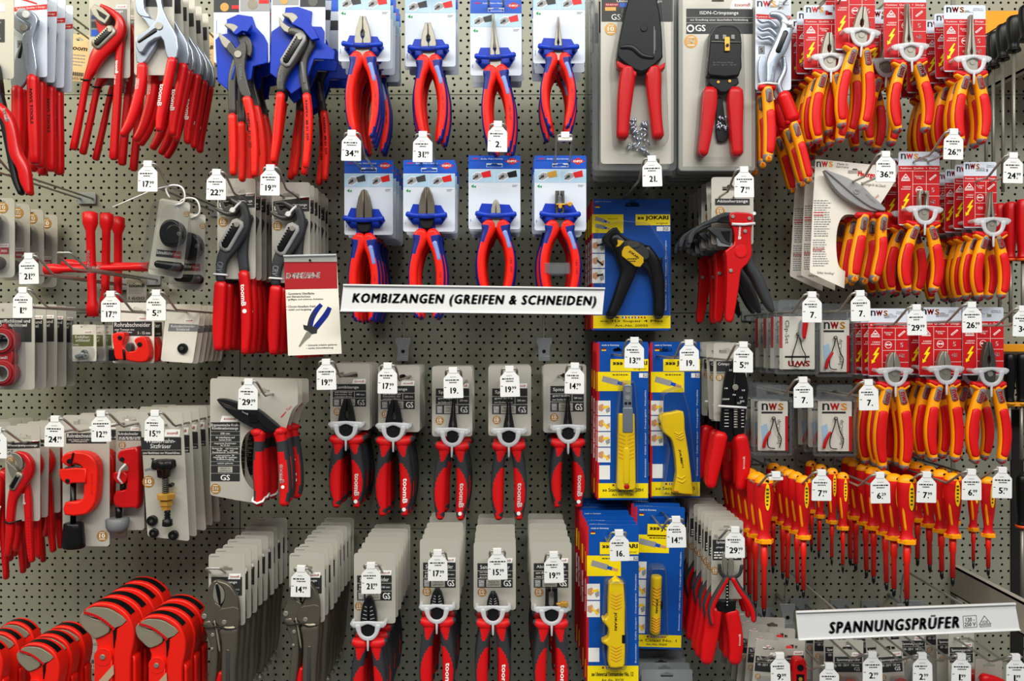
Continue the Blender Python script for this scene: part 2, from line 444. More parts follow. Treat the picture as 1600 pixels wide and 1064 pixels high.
def knipex_card(t, x0, y0, x1, y1, sl=True, pic=('dkg', 'red'), full=True, top=None):
    """blue top band with the red diamond, a strip with two pictures, white body"""
    c = t.part('card'); w, h = x1 - x0, y1 - y0
    card(c, (x0, y0, x1, y1), 'cardw', 4, (x0 + w * .5, y0 + 16, 12, 1.8) if sl else None)
    c.flat(rr([(x0, y0), (x1, y0), (x1, y0 + 8.5), (x0, y0 + 8.5)], 2), .25, 'pb')
    c.rc(x0, y0 + 8, x0 + w * .28, y0 + 21, .25, 'pb'); c.rc(x0 + w * .72, y0 + 8, x1, y0 + 21, .25, 'pb'); c.rc(x0 + w * .28, y0 + 18.2, x0 + w * .72, y0 + 21, .25, 'pb'); c.rc(x0 + w * .28, y0 + 8, x0 + w * .72, y0 + 12, .25, 'pb'); c.rc(x0 + w * .28, y0 + 12, x0 + w * .5 - 12.6, y0 + 18.2, .25, 'pb'); c.rc(x0 + w * .5 + 12.6, y0 + 12, x0 + w * .72, y0 + 18.2, .25, 'pb')
    cx, cy = x1 - w * .16, y0 + 9
    c.flat([(cx - 11, cy), (cx, cy - 5.5), (cx + 11, cy), (cx, cy + 5.5)], .4, 'pr'); c.text('KNIPEX', cx, cy, 14, 3.4, .6, 'pw', bold=.03)
    c.text('KNIPEX', x0 + w * .14, y0 + 5, w * .14, 2.4, .5, 'pr', shear=.3, bold=.03); c.text('Quality - Made in Germany', x0 + w * .45, y0 + 5.5, w * .42, 2.8, .5, 'pw')
    ya, yb = y0 + 22, y0 + 42
    c.rc(x0, ya, x0 + w * .485, yb, .25, 'plb'); c.rc(x0 + w * .5, ya, x1, yb, .25, 'plb')
    for i, q in enumerate((x0 + w * .06, x0 + w * .56)):
        c.flat([(q, yb - 11), (q + w * .1, yb - 17), (q + w * .2, yb - 16), (q + w * .24, yb - 9), (q + w * .12, yb - 2), (q + w * .03, yb - 2)], .4, 'cardw'); c.flat([(q + w * .01, yb - 10), (q + w * .1, yb - 15), (q + w * .18, yb - 14), (q + w * .21, yb - 9), (q + w * .1, yb - 3.5), (q + w * .04, yb - 4)], .45, 'gry'); c.flat([(q + w * .06, yb - 10), (q + w * .12, yb - 12), (q + w * .13, yb - 8), (q + w * .07, yb - 6)], .5, 'pk')
        c.flat([(q + w * .18, yb - 15), (q + w * .36, yb - 19), (q + w * .38, yb - 9), (q + w * .22, yb - 7)], .5, pic[0] if not i else pic[1])
        c.flat([(q + w * .02, yb - 6), (q + w * .12, yb - 11), (q + w * .13, yb - 10), (q + w * .03, yb - 4)], .6, 'pk')
    c.flat([(x0 + 4, yb + 6), (x0 + 8, yb + 3), (x0 + 8, yb + 9)], .3, 'pgn'); c.flat([(x0 + 12, yb + 5), (x0 + 8, yb + 6), (x0 + 11, yb + 9)], .3, 'pgn')
    c.rc(x0 + 3, yb + h * .5, x0 + 3.8, y1 - 12, .3, 'pb'); c.rc(x1 - w * .16, yb + 4, x1 - 4, yb + 4.7, .3, 'pg'); c.rc(x1 - w * .16, yb + 6, x1 - 6, yb + 6.7, .3, 'pg')
    return c
def nws_logo(mb, x0, y0, w, h, t=.3, n='pk'):
    mb.text('n', x0 + w * .15, y0 + h / 2, w * .28, h, t, n, bold=.03); mb.text('w', x0 + w * .5, y0 + h / 2, w * .38, h, t, 'pr', bold=.04)
    mb.text('s', x0 + w * .86, y0 + h / 2, w * .25, h, t, 'tray', bold=.03)
def nws_card(t, x0, y0, x1, y1, head=22, sl=None):
    c = t.part('card'); w, h = x1 - x0, y1 - y0
    card(c, (x0, y0, x1, y1), 'cardw', 3.5, sl or (x0 + w * .55, y0 + head * .6, 10, 2.4))
    ya = y0 + head; c.rc(x0, ya, x1, y1 - 2, .25, 'pr')
    nws_logo(c, x0 + w * .05, y0 + 3, w * .44, 8.5, .4)
    c.text('Made in\nGermany', x1 - w * .18, y0 + 7, w * .26, 5, .4, 'pg')
    c.text('Funktion  Qualität  +  Design', (x0 + x1) / 2, ya + 4.2, w * .9, 3.6, .45, 'pw')
    L = .5
    H = h - head
    ys = [ya + 8, ya + 8 + H * .22, ya + 8 + H * .42, ya + 8 + H * .64, ya + 8 + H * .84]
    for y in ys[:1]: c.rc(x0, y, x1, y + L, .4, 'pw')
    for y in ys[1:]: c.rc(x0 + w * .34, y, x1, y + L, .4, 'pw')
    for q in (.34, .67): c.rc(x0 + w * q, ya + 8, x0 + w * q + L, y1 - 3, .4, 'pw')
    a = H * .2
    cx, cy = x0 + w * .17, ya + 8 + a * .55                       # triangle over a bar
    c.flat([(cx - 7, cy + 3), (cx, cy - 6), (cx + 7, cy + 3)], .4, 'pw'); c.flat([(cx - 5, cy + 2.2), (cx, cy - 4.4), (cx + 5, cy + 2.2)], .55, 'pr'); c.rc(cx - 7, cy + 4, cx + 7, cy + 5.5, .4, 'pw'); c.rc(cx - 2.6, cy - .8, cx + 2.6, cy + 1.2, .6, 'pw')
    c.text('1000V', x0 + w * .2, cy + a * .8, w * .2, 2.6, .4, 'pw'); c.bars(x0 + w * .06, cy + a * .8 + 2.5, x0 + w * .3, cy + a * .8 + 4.5, 1, .4, 'pw')
    c.text('System\nClip', x0 + w * .5, cy, w * .22, 6.5, .4, 'pw')
    cx2 = x0 + w * .835; c.flat([(cx2 - 6, cy + 3), (cx2 + 4, cy - 5), (cx2 + 6, cy - 3), (cx2 - 4, cy + 5)], .4, 'pw'); c.flat([(cx2 - 4.4, cy + 3), (cx2 + 4, cy - 3.6), (cx2 + 4.6, cy - 3), (cx2 - 3.8, cy + 3.7)], .55, 'pr')
    bx, by = x0 + w * .17, ya + 8 + H * .5                       # lightning bolt arrow
    c.flat([(bx + 4, by - 11), (bx - 4, by + 1), (bx + 0, by + 1), (bx - 4, by + 9), (bx - 6, by + 7.5), (bx - 6, by + 14), (bx, by + 11), (bx - 1.8, by + 10), (bx + 6, by - 2.5), (bx + 2, by - 2.5), (bx + 6.5, by - 11)], .45, 'py')
    hx, hy = x0 + w * .5, ys[1] + a * .5                          # head with goggles
    c.disc(hx, hy, 5.5, .25, .4, 'pw', 14); c.disc(hx, hy, 4.7, .3, .5, 'pr', 14); c.rc(hx - 4, hy - 1.6, hx - .4, hy + .8, .6, 'pw'); c.rc(hx + .4, hy - 1.6, hx + 4, hy + .8, .6, 'pw')
    c.text('5', x0 + w * .835, hy, 4.2, 7, .45, 'pw', bold=.03)
    c.text('GS', x0 + w * .835, ys[2] + a * .5, 8.5, 6, .45, 'pw', bold=.04); c.text('VDE', x0 + w * .5, ys[2] + a * .5, 8, 4, .45, 'pw')
    return c
def flag(c, x, y, w=7, t=.5):
    for i, m in enumerate(('pk', 'pr', 'py')): c.rc(x, y + i * w * .22, x + w, y + (i + 1) * w * .22, t, m)
def jokari_card(t, x0, y0, x1, y1, name, art, label=None, head=.1, pics=True, cable='gry', side=12, slx=None):
    c = t.part('card', label=label); w, h = x1 - x0, y1 - y0
    c.fr = (0, 0, 1)
    card(c, (x0, y0, x1, y1), 'pbj', 3, (slx or x0 + w * .5, y0 + 14, 11, 3), t0=-2)
    c.rc(x0, y0, x0 + 3, y1 - 1, .2, 'pr'); c.box(x0 - .4, y0 + 3, x0, y1 - 2, -2, 0, 'pr')
    c.text('made in Germany', x0 + w * .25, y0 + 5, w * .35, 2.8, .3, 'pw', bold=.02); flag(c, x0 + w * .1, y0 + 9, 7)
    ya = y0 + h * head + 4
    c.rc(x0 + w * .27, ya, x1 - 1, ya + 17, .25, 'py'); c.text('»»', x0 + w * .36, ya + 6, w * .12, 6, .4, 'pt', bold=.04); c.text('JOKARI', x0 + w * .66, ya + 6, w * .44, 7.5, .4, 'pt', bold=.05); c.text('original', x1 - w * .16, ya + 13, w * .26, 3.6, .4, 'pt')
    return c
def jokari_foot(c, x0, y0, x1, y1, name, art):
    w = x1 - x0; c.rc(x0 + 2, y0, x1 - .5, y1, .25, 'py')
    h = y1 - y0
    for i, m in enumerate((('pk', 'pr', 'py'), ('pb', 'pw', 'pr'), ('pgn', 'pw', 'pr'), ('pb', 'pw', 'pr'), ('pr', 'py', 'pr'))):
        for j, q in enumerate(m): c.rc(x0 + w * (.3 + .08 * i) + j * w * .02, y0 + 1.5, x0 + w * (.3 + .08 * i) + (j + 1) * w * .02, y0 + 4.5, .4, q)
    c.text('»» ' + name, (x0 + x1) / 2, y0 + h * .45, w * .8, h * .24, .4, 'pt', bold=.03); c.text(art, (x0 + x1) / 2, y0 + h * .78, w * .42, h * .18, .4, 'pt', bold=.02)
def pic_strip(c, x0, y0, x1, y1, n, tool='yelb'):
    h = (y1 - y0) / n; w = x1 - x0
    for i in range(n):
        a = y0 + h * i; c.rc(x0, a, x1, a + h * .93, .25, 'pw')
        c.flat([(x0 + w * .05, a + h * .3), (x0 + w * .4, a + h * .2), (x0 + w * .55, a + h * .5), (x0 + w * .3, a + h * .7), (x0 + w * .05, a + h * .6)], .4, 'psk')
        c.flat([(x0 + w * .4, a + h * .35), (x0 + w * .9, a + h * (.7 if i % 2 else .3)), (x0 + w * .85, a + h * (.82 if i % 2 else .45)), (x0 + w * .38, a + h * .5)], .5, tool)
        c.flat([(x0 + w * .6, a + h * .55), (x0 + w * .95, a + h * .4), (x0 + w * .95, a + h * .7), (x0 + w * .7, a + h * .8)], .45, 'psk' if i % 2 else 'gry')
def cable(c, x0, y0, x1, y1, r, inner=('pb', 'psk')):
    """picture of a stripped cable printed on a yellow field"""
    d = Vector((x1 - x0, y1 - y0)); L = d.length; d /= L; n = Vector((-d.y, d.x))
    def seg(a, b, q, m, t):
        p = Vector((x0, y0)); c.flat([tuple(p + d * L * a + n * q), tuple(p + d * L * a - n * q), tuple(p + d * L * b - n * q), tuple(p + d * L * b + n * q)], t, m)
    seg(0, .62, r, 'gry', .4); seg(.6, .8, r * .6, inner[0], .45); seg(.78, 1, r * .45, inner[1], .5)
def blister(t, q, depth, m='clr', wall='clr2', name='blister', r=8, flange=None):
    """clear moulded bubble standing on the card: open frame walls and a front skin"""
    b = t.part(name, label='clear plastic bubble')
    o = rr(q, r * b.fr[2]); i = inset(o if area2(o) > 0 else list(reversed(o)), 1.0 * b.fr[2])
    b.plate(o, 0.6, 1.0, wall, holes=[inset(o if area2(o) > 0 else o[::-1], 3 * b.fr[2])]) if flange else None
    o2 = o if area2(o) > 0 else o[::-1]; i2 = inset(o2, 2.0 * b.fr[2])
    A = [b.P(x, y, .8) for x, y in o2]; B = [b.P(x, y, depth - 2) for x, y in inset(o2, 1.0 * b.fr[2])]; C = [b.P(x, y, depth) for x, y in inset(o2, 3.0 * b.fr[2])]
    n = len(A)
    for a_, c_ in ((A, B), (B, C)):
        for k in range(n): j = (k + 1) % n; b.face((a_[k], a_[j], c_[j], c_[k]), wall, True)
    for tr in tessellate_polygon([[Vector((x, y, 0)) for x, y in inset(o2, 3.0 * b.fr[2])]]): b.face([C[z] for z in tr], m)
    return b

# ------------------------------------------------------------------ pliers
def mir(pts, cx): return [(2 * cx - p[0],) + tuple(p[1:]) for p in pts]
def plier_head(t, cx, jy, H, kind, hm, t0=5, w=13):
    """two jaws with the gap between them, and the joint below"""
    K = {'combi': [(-.35, -1), (-4.6, -1), (-10, -.58), (-13, -.22), (-12.8, .02), (-.35, .02), (-.35, -.22), (-3.2, -.33), (-2.8, -.47), (-.4, -.56)],
         'side': [(-.3, -1), (-4, -.97), (-8.5, -.75), (-12, -.4), (-13, -.05), (-12.5, .02), (-.3, .02), (-.3, -.5)],
         'needle': [(-.6, -1), (-2.6, -1), (-4.6, -.6), (-8.2, -.22), (-9.6, .02), (-.6, .02), (-.6, -.1), (-2.6, -.18), (-.8, -.3)],
         'long': [(-.5, -1), (-2.2, -1), (-4.6, -.55), (-8.5, -.2), (-10.5, .02), (-.6, .02), (-.6, -.12), (-3, -.2), (-.8, -.32)],
         'flat': [(-.6, -1), (-6, -1), (-9.5, -.3), (-10.8, .02), (-.6, .02), (-.6, -.1), (-3.4, -.2), (-.8, -.3)],
         'strip': [(-.9, -1), (-10, -1), (-10.5, .02), (-.9, .02), (-.9, -.12), (-4.2, -.14), (-4.6, -.8), (-.9, -.86)]}[kind]
    k = w / 13.0
    for sgn in (-1, 1):
        j = t.part('jaw'); j.rot = t.rot
        pts = [(cx + sgn * -x * k, jy + y * H) for x, y in K]
        j.plate(pts, t0, t0 + 9, hm, bev=1.3)
        if kind == 'side' and hm == 'blkm':
            for q in range(4):
                y = jy - H * (.25 + .14 * q); xw = k * (9.5 - q * 1.2)
                j.flat([(cx + sgn * 2.5 * k, y + 1.5), (cx + sgn * xw, y), (cx + sgn * xw, y + 1.2), (cx + sgn * 2.5 * k, y + 3)], t0 + 9.15, 'gry' if hm == 'blkm' else 'blkm')
    p = t.part('joint'); p.rot = t.rot
    if hm == 'brz': hm = 'blkm'
    p.plate(rr([(cx - 11.5 * k, jy - 3), (cx + 11.5 * k, jy - 3), (cx + 10.5 * k, jy + 13), (cx + 6 * k, jy + 20), (cx - 6 * k, jy + 20), (cx - 10.5 * k, jy + 13)], 3), t0 + 1, t0 + 10.5, hm, bev=1.5)
    p.disc(cx, jy + 3, 5.5 * k, t0 + 10, t0 + 11.2, 'steel' if hm != 'blkm' else 'blkm', 18, .5)
    return p
def handle_pts(style, cx, y0, L, sp):
    if style == 'knipex': Q = [(-.38, -.01, 9), (-.44, .045, 12), (-.52, .12, 9.6), (-.74, .24, 7.6), (-.97, .46, 7.4), (-.93, .7, 7.2), (-.72, .9, 6.2), (-.62, 1, 4.6)]
    elif style == 'toom': Q = [(-.6, 0, 9.5), (-.72, .12, 9), (-.9, .3, 9.4), (-1.0, .52, 9.9), (-.98, .75, 9.2), (-.9, .92, 7.6), (-.88, 1, 6.4)]
    else: Q = [(-.4, 0, 7.5), (-.5, .09, 7.5), (-.74, .25, 8.4), (-1.0, .52, 9.3), (-1.02, .75, 8.8), (-.86, .93, 7), (-.8, 1, 4.6)]
    return [(cx + x * sp, y0 + y * L, w_) for x, y, w_ in Q]
def add_handles(t, style, cx, y0, L, sp, t0=9, ws=1.0):
    for side in (-1, 1):
        pts = handle_pts(style, cx, y0, L, sp)
        if side > 0: pts = mir(pts, cx)
        pts = [(x, y, w_ * ws) for x, y, w_ in pts]
        h = t.part('handle'); h.rot = t.rot
        if style == 'knipex':
            def fn(s, lat, fr, side=side):
                o = lat * side
                if s < .13: return 'redk'
                if s < .44: return 'blueh' if o > (-.25 if side > 0 else .1) else 'redk'
                if s > .84: return 'blueh' if o > (-.2 if s > .93 else .3) else 'redk'
                return 'blueh' if o > .62 or fr < -.5 else 'redk'
            h.sweep([(x, y, w_, 8, t0) for x, y, w_ in pts], fn, n=28, k=9)
            if side > 0:
                g = cr(pts, 5); zz = t.part('printed_sleeve', h, 'pale strip on the blue zone'); zz.rot = t.rot; zz.sweep([(q_[0] + q_[2] * .1, q_[1], q_[2] * .42, 1.2, t0 + 7.3) for q_ in g[int(len(g) * .3):int(len(g) * .5)]], 'slv', n=8, k=1)
                a = g[int(len(g) * .62)]
                h.text('180 160', a[0], a[1], 22, 3.4, t0 + 8.15, 'prd', rot=88, bold=.03)
        elif style == 'toom':
            def fn(s, lat, fr, side=side):
                o = lat * side
                if s < .13: return 'redm'
                if s < .28: return 'redm' if abs(lat) < .95 - (s - .1) * 5 and fr > 0 else 'dkg'
                if s < .33: return 'dkg'
                if .83 < s < .94 and o < .1 - abs(s - .885) * 9: return 'dkg'
                if s > .95: return 'redm'
                lim = .72 - ((s - .62) / .27) ** 2 * 1.0 if s < .84 else .5
                return 'redm' if o < lim and fr > -.3 else 'dkg'
            h.sweep([(x, y, w_, 8.5, t0) for x, y, w_ in pts], fn, n=32, k=12)
            g = t.part('thumb_guard', h); g.rot = t.rot
            x, y = pts[0][0], pts[0][1]
            g.sweep([(x - side * 5, y + 3, 8, 9, t0), (x + side * 4, y + 3, 8.5, 9.5, t0), (x + side * 10, y + 1, 6.5, 8, t0), (x + side * 16, y - 1, 4, 5, t0)], lambda s, l, f: 'dkg' if s > .9 else 'redm', n=12, k=3)
            if side > 0:
                q = cr(pts, 6); a = q[int(len(q) * .5)]; b = q[int(len(q) * .72)]; ang = math.degrees(math.atan2(b[1] - a[1], b[0] - a[0]))
                tx = t.part('lettering', h, 'white lettering'); tx.rot = t.rot; m = q[int(len(q) * .6)]
                tx.text('toomB', m[0] - 1, m[1], L * .34, 7.5, t0 + 8.9, 'pw', rot=ang, bold=.05)
                e = q[int(len(q) * .84)]; tx.disc(e[0] - 1, e[1] - 1, 3, t0 + 8.3, t0 + 8.8, 'pw', 12)
        else:
            h.sweep([(x, y, w_, 8, t0) for x, y, w_ in pts], lambda s, l, f: 'redm' if s < .06 or s > .93 or f < -.35 else 'yel', n=14, k=5)
            g = t.part('thumb_guard', h); g.rot = t.rot; x, y = pts[0][0], pts[0][1]
            g.sweep([(x - side * 3, y + 3, 7, 8, t0), (x + side * 5, y + 2, 6, 7.5, t0), (x + side * 15, y - 2, 3.2, 6, t0)], 'redm', n=12, k=3)
            g.sweep([(x - side * 2, y + 8, 5, 7.5, t0), (x + side * 5, y + 7, 4.5, 7, t0), (x + side * 15.5, y + 1.5, 2.4, 5.6, t0)], 'yel', n=10, k=3)
            q = cr(pts, 6); N = len(q)
            lab = t.part('inlay', h, 'red rubber inlay'); lab.rot = t.rot
            lab.sweep([(a[0], a[1], a[2] * .8, 3.2, t0 + 5.9) for a in q[int(N * .39):int(N * .85):3]], 'redm', n=10, k=2)
            a, b = q[int(N * .12)], q[int(N * .36)]; ang = math.degrees(math.atan2(b[1] - a[1], b[0] - a[0]))
            gp = t.part('label_patch', h, 'grey patch with lettering'); gp.rot = t.rot
            gp.sweep([(z[0], z[1], z[2] * .62, 3, t0 + 6.2) for z in q[int(N * .14):int(N * .37):2]], 'grm', n=8, ex=6, k=2)
            m = q[int(N * .25)]
            gp.text('nws' if side > 0 else '1000V', m[0], m[1], L * .15, 6.8, t0 + 9.5, 'pr' if side > 0 else 'prd', rot=ang if side > 0 else ang + 180, bold=.04)
            e, e0 = q[-1], q[int(N * .88)]
            tp = t.part('handle_cap', h, 'grey end cap'); tp.rot = t.rot
            tp.sweep([(e0[0], e0[1], e0[2] * 1.05, 8.8, t0), (e[0], e[1], e[2] * 1.25, 7.6, t0), (e[0] * 1.0 + (e[0] - e0[0]) * .4, e[1] + 2, e[2] * .6, 3.5, t0)], 'grm', n=12, k=2)
            z = ((e[0] + e0[0]) / 2, (e[1] + e0[1]) / 2); tp.text('R' if side < 0 else 'G', z[0], z[1], 4, 4.5, t0 + 8.8, 'pr', rot=20 * side, bold=.02)
def blue_clip(t, cx, jy, w=31, t0=1, tall=1.0):
    c = t.part('clip', label='blue plastic clip'); c.rot = t.rot
    c.plate([(cx - w * .72, jy - 20 * tall), (cx + w * .68, jy - 18 * tall), (cx + w, jy - 1), (cx + w * .72, jy + 12), (cx + w * .4, jy + 12), (cx + w * .4, jy + 22), (cx - w * .45, jy + 22), (cx - w * .45, jy + 12), (cx - w * .72, jy + 12), (cx - w, jy + 1)], .5, 3.2, 'blue', bev=.8)
    c.sweep([(cx - w * .95, jy - 2, 4.4, 3, 17.5), (cx - w * .5, jy + .5, 3.5, 2.6, 18.5), (cx, jy + 1.5, 4, 2.4, 18.8), (cx + w * .5, jy + .5, 3.5, 2.6, 18.5), (cx + w * .95, jy - 1, 4.4, 3, 17.5)], 'blue', n=12, k=3)
    for s_ in (-1, 1): c.box(cx + s_ * w * .8 - 3, jy - 4, cx + s_ * w * .8 + 3, jy + 3, 2.5, 16, 'blue')
    c.text('KNIPEX', cx, jy + 1.2, w * .85, 3.4, 21.4, 'pdb', bold=.02)
def milk_clip(t, cx, jy, w=25, t0=1):
    c = t.part('clip', label='milky plastic clip'); c.rot = t.rot; T0 = 19
    c.sweep([(cx - w * .93, jy - 1, 5, 2, T0 - 3), (cx - w * .6, jy - 1.5, 5, 1.8, T0 - 1), (cx, jy - 5, 2.4, 1.6, T0), (cx + w * .6, jy - 1.5, 5, 1.8, T0 - 1), (cx + w * .93, jy - 1, 5, 2, T0 - 3)], 'milk', n=10, k=3)
    c.sweep([(cx - w * .62, jy, 4.4, 1.6, T0), (cx - w * .5, jy + 12, 3.2, 1.6, T0), (cx - w * .2, jy + 19, 3.4, 1.6, T0), (cx + w * .2, jy + 19, 3.4, 1.6, T0), (cx + w * .5, jy + 12, 3.2, 1.6, T0), (cx + w * .62, jy, 4.4, 1.6, T0)], 'milk', n=10, k=3)
    c.sweep([(cx, jy + 21, 2, 1.6, T0), (cx, jy + 38, 1.4, 1.4, T0)], 'milk', n=8, k=1)
    for s_ in (-1, 1): c.disc(cx + s_ * w, jy - 2, 3, .2, T0 - 3, 'milk', 10)
def pliers(name, style, ox, oy, d, cx, jy, H, kind, hm, L, sp, cardfn, tilt=0, hw=13, clipw=None, ws=1.0, hy=None, pg=17):
    t = T(name, ox, oy, d); t.rot = None
    cardfn(t)
    t.rot = (cx, jy, R(tilt)) if tilt else None
    plier_head(t, cx, jy, H, kind, hm, 5, hw)
    (blue_clip if style == 'knipex' else milk_clip)(t, cx, jy, clipw or (31 if style == 'knipex' else 25))
    add_handles(t, style, cx, jy + (hy or (16 if style == 'knipex' else 24 if style == 'toom' else 20)), L, sp, 10, ws)
    return t
def rivet(mb, x, y, r, t, m='steel'): mb.disc(x, y, r, t, t + 1.6, m, 14, .7)
def slotted(t, par, a, b, hw, t0, frame='gry', teeth=True, name='slot_plate'):
    """rounded plate with the toothed adjusting slot of water pump pliers"""
    s_ = t.part(name, par); A, B = Vector(a), Vector(b); d = (B - A).normalized(); n = Vector((-d.y, d.x))
    s_.sweep([(a[0], a[1], hw, 3, t0), (b[0], b[1], hw, 3, t0)], frame, n=14, ex=4, k=3)
    s_.sweep([(a[0] + d.x * hw * .3, a[1] + d.y * hw * .3, hw * .52, 1.2, t0 + 2.6), (b[0] - d.x * hw * .2, b[1] - d.y * hw * .2, hw * .52, 1.2, t0 + 2.6)], 'blk', n=10, ex=4, k=2)
    L = (B - A).length; k = int(L / (hw * .42))
    for i in range(1, k):
        p = A + d * (L * i / k) + n * hw * .5; q = hw * .14
        s_.disc(p.x, p.y, q, t0 + 3, t0 + 4.2, 'blk', 6)
    q = A + d * hw * .25; rivet(s_, q.x, q.y, hw * .42, t0 + 3, 'steel')
    return s_
# ------------------------------------------------------------------ blue and red carded pliers, two rows at top centre
def kn(name, ox, oy, d, q, cx, jy, H, kind, hm, L, sp, n, desc, grp, tilt=0, hw=13, hy=14, sp_=None, roll=0, extra=None, pic=('dkg', 'red'), ws=1.0, jy_=3):
    def cf(t): knipex_card(t, *q, pic=pic)
    t = pliers(name, 'knipex', ox, oy, d, cx, jy, H, kind, hm, L, sp, cf, tilt, hw, hy=hy, ws=ws)
    if extra: extra(t)
    return stack(t, n, desc, 'pliers', grp, sp_, roll=roll, jy=jy_)
kn('combination_pliers', 569, -11, .28, (528.6, -27, 610, 96), 569, 76, 46, 'combi', 'steel', 126, 21, 5, 'blue and red combination pliers on white card above the 34.99 tag', 'combination pliers above the 34.99 tag', sp_=.034)
kn('combination_pliers', 672, -8, .24, (633, -22, 712, 104), 671, 81, 41, 'combi', 'steel', 126, 20, 3, 'smaller-headed blue and red combination pliers, second in the top row', 'combination pliers above the 31.99 tag', -2, sp_=.02, hw=12)
kn('long_nose_pliers', 773, 16, .26, (735, 0, 815, 118), 774, 94, 68, 'long', 'steel', 128, 19, 3, 'long slim-nosed blue and red pliers on tilted white card', 'long-nosed pliers above the broken price tag', -3, sp_=.03, hy=17, hw=11)
kn('needle_nose_pliers', 873, -11, .28, (833, -27, 914, 99), 871.5, 80, 49, 'needle', 'steel', 110, 22, 3, 'short needle-nosed blue and red pliers beside the clear crimping blister', 'needle-nosed pliers above the empty tag clip', sp_=.045, hy=11, hw=9, ws=.9)
kn('heavy_side_cutters', 574, 266, .18, (538, 250, 614, 367), 571, 345, 47, 'side', 'brz', 128, 18, 5, 'blue and red side cutters beside the red and white flyer', 'side cutters below the 34.99 tag', hy=27)
kn('side_cutters', 671, 266, .235, (630, 250, 711, 362), 668, 339, 45, 'side', 'brz', 130, 22, 4, 'large-headed blue and red side cutters, second above the long sign', 'side cutters below the 31.99 tag', hy=26, sp_=.028)
kn('small_side_cutters', 773, 258, .245, (732, 243, 813, 358), 775, 338, 24, 'side', 'steel', 118, 24, 5, 'tiny-headed blue and red side cutters on white card', 'small side cutters on white cards', hy=12, hw=8, sp_=.026, pic=('red', 'blk'))
def strip_screw(t):
    s_ = t.part('adjusting_screw', label='brass thumb screw'); t0 = 17
    s_.tube([(868, 322, t0), (887, 322, t0)], 1.6, 'brs'); s_.disc(889, 322, 4, t0 - 4, t0 + 4, 'brs', 14, 1); s_.disc(874, 326, 3, t0 - 3, t0 + 4, 'brs', 12, .6)
def kclear(t):
    strip_screw(t); b = t.part('tape_band', label='clear tape around the handles'); b.plate(rect(850, 412, 888, 428), 18.6, 19, 'clr2')
kn('wire_strippers', 875, 259, .245, (835, 243, 916, 360), 874, 338, 38, 'strip', 'gunm', 122, 26, 5, 'blue and red wire strippers with brass screw and taped handles', 'wire strippers on white cards', hy=13, hw=9, sp_=.026, extra=kclear, pic=('brs', 'red'))

# ------------------------------------------------------------------ red and charcoal carded pliers
def tm(name, d, q, blk, title, subs, mm, bdg, cx, jy, H, kind, L, n, desc, grp, tilt=0, hw=13, sp=18, sp_=None, slx=None, extra=None, roll=0, hy=21, ws=1.0, clipw=25):
    x0, y0, x1, y1 = q; sx = slx or (x0 + x1) / 2
    def cf(t): toom_card(t, q, (sx, y0 + 19, 11, 2.6), blk, title, subs, mm, (blk[2] - 22, blk[1] - 8, blk[2], blk[1] - .5), bdg, seed=n)
    t = pliers(name, 'toom', sx, y0 + 16, d, cx, jy, H, kind, 'blkm', L, sp, cf, tilt, hw, hy=hy, ws=ws, clipw=clipw)
    if extra: extra(t)
    return stack(t, n, desc, 'pliers', grp, sp_, roll=roll, jr=.8, jy=1.0, jx=.6)
tm('combination_pliers', .13, (516, 568, 578, 672), (520, 600, 572, 635), 'Kombizange', ('zum Greifen und', 'Schneiden, für', 'vielseitigen Einsatz'), '180 mm', (527, 643, 6), 544, 663, 41, 'combi', 103, 5, 'red and charcoal combination pliers, leftmost in the middle row', 'combination pliers left of centre', slx=548)
tm('combination_pliers', .12, (591, 571, 656, 675), (595, 603, 648, 639), 'Kombizange', ('zum Greifen und', 'Schneiden, für', 'vielseitigen Einsatz'), '200 mm', (602, 647, 6), 617, 665, 41, 'combi', 114, 5, 'red and charcoal combination pliers, second in the middle row', 'combination pliers by the middle 17.99 tag', slx=629, ws=1.03, sp=19.5)
tm('bent_nose_pliers', .14, (675, 572, 738, 682), (681, 607, 733, 647), 'Spitzzange', ('gebogen', 'zum Greifen und Halten'), '200 mm', (687, 657, 6.5), 708, 673, 53, 'long', 112, 2, 'red and charcoal bent-nosed pliers, third of the middle row\'s five', 'bent-nosed pliers on grey cards', 1.5, hw=10, sp_=.075)
tm('long_nose_pliers', .14, (763, 571, 830, 681), (769, 607, 824, 647), 'Spitzzange', ('gerade', 'zum Greifen, Biegen'), '200 mm', (776, 656, 6.5), 795, 673, 56, 'long', 112, 2, 'red and charcoal long-nosed pliers directly right of the bent-nosed ones', 'straight long-nosed pliers on grey cards', hw=12, sp_=.05)
tm('long_nose_pliers', .11, (849, 569, 916, 676), (860, 603, 912, 643), 'Spitzzange', ('gerade', 'zum Greifen, Biegen'), '160 mm', (866, 652, 6.5), 886.5, 668, 50, 'needle', 98, 4, 'short long-nosed red and charcoal pliers beside the blue and yellow blisters', 'short long-nosed pliers by the central 14.99 tag', hw=10, ws=.92, sp=19)
tm('heavy_side_cutters', .285, (553, 864, 618, 974), (558, 899, 612, 938), 'Seitenschneider', ('zum Schneiden von', 'Draht, extra stark'), '180 mm', (561, 947, 6.5), 578, 971, 43, 'side', 118, 7, 'heavy long-headed red and charcoal side cutters next to the locking pliers', 'heavy side cutters by the 21.99 tag', sp_=.034, hy=27)
tm('side_cutters', .285, (656, 842, 718, 953), (661, 879, 712, 918), 'Seitenschneider', ('zum Schneiden von', 'Draht'), '160 mm', (667, 924, 7), 684, 945, 29, 'side', 122, 6, 'red and charcoal side cutters next to the heavy long-headed ones', 'side cutters by the bottom 17.99 tag', sp_=.04, hw=11)
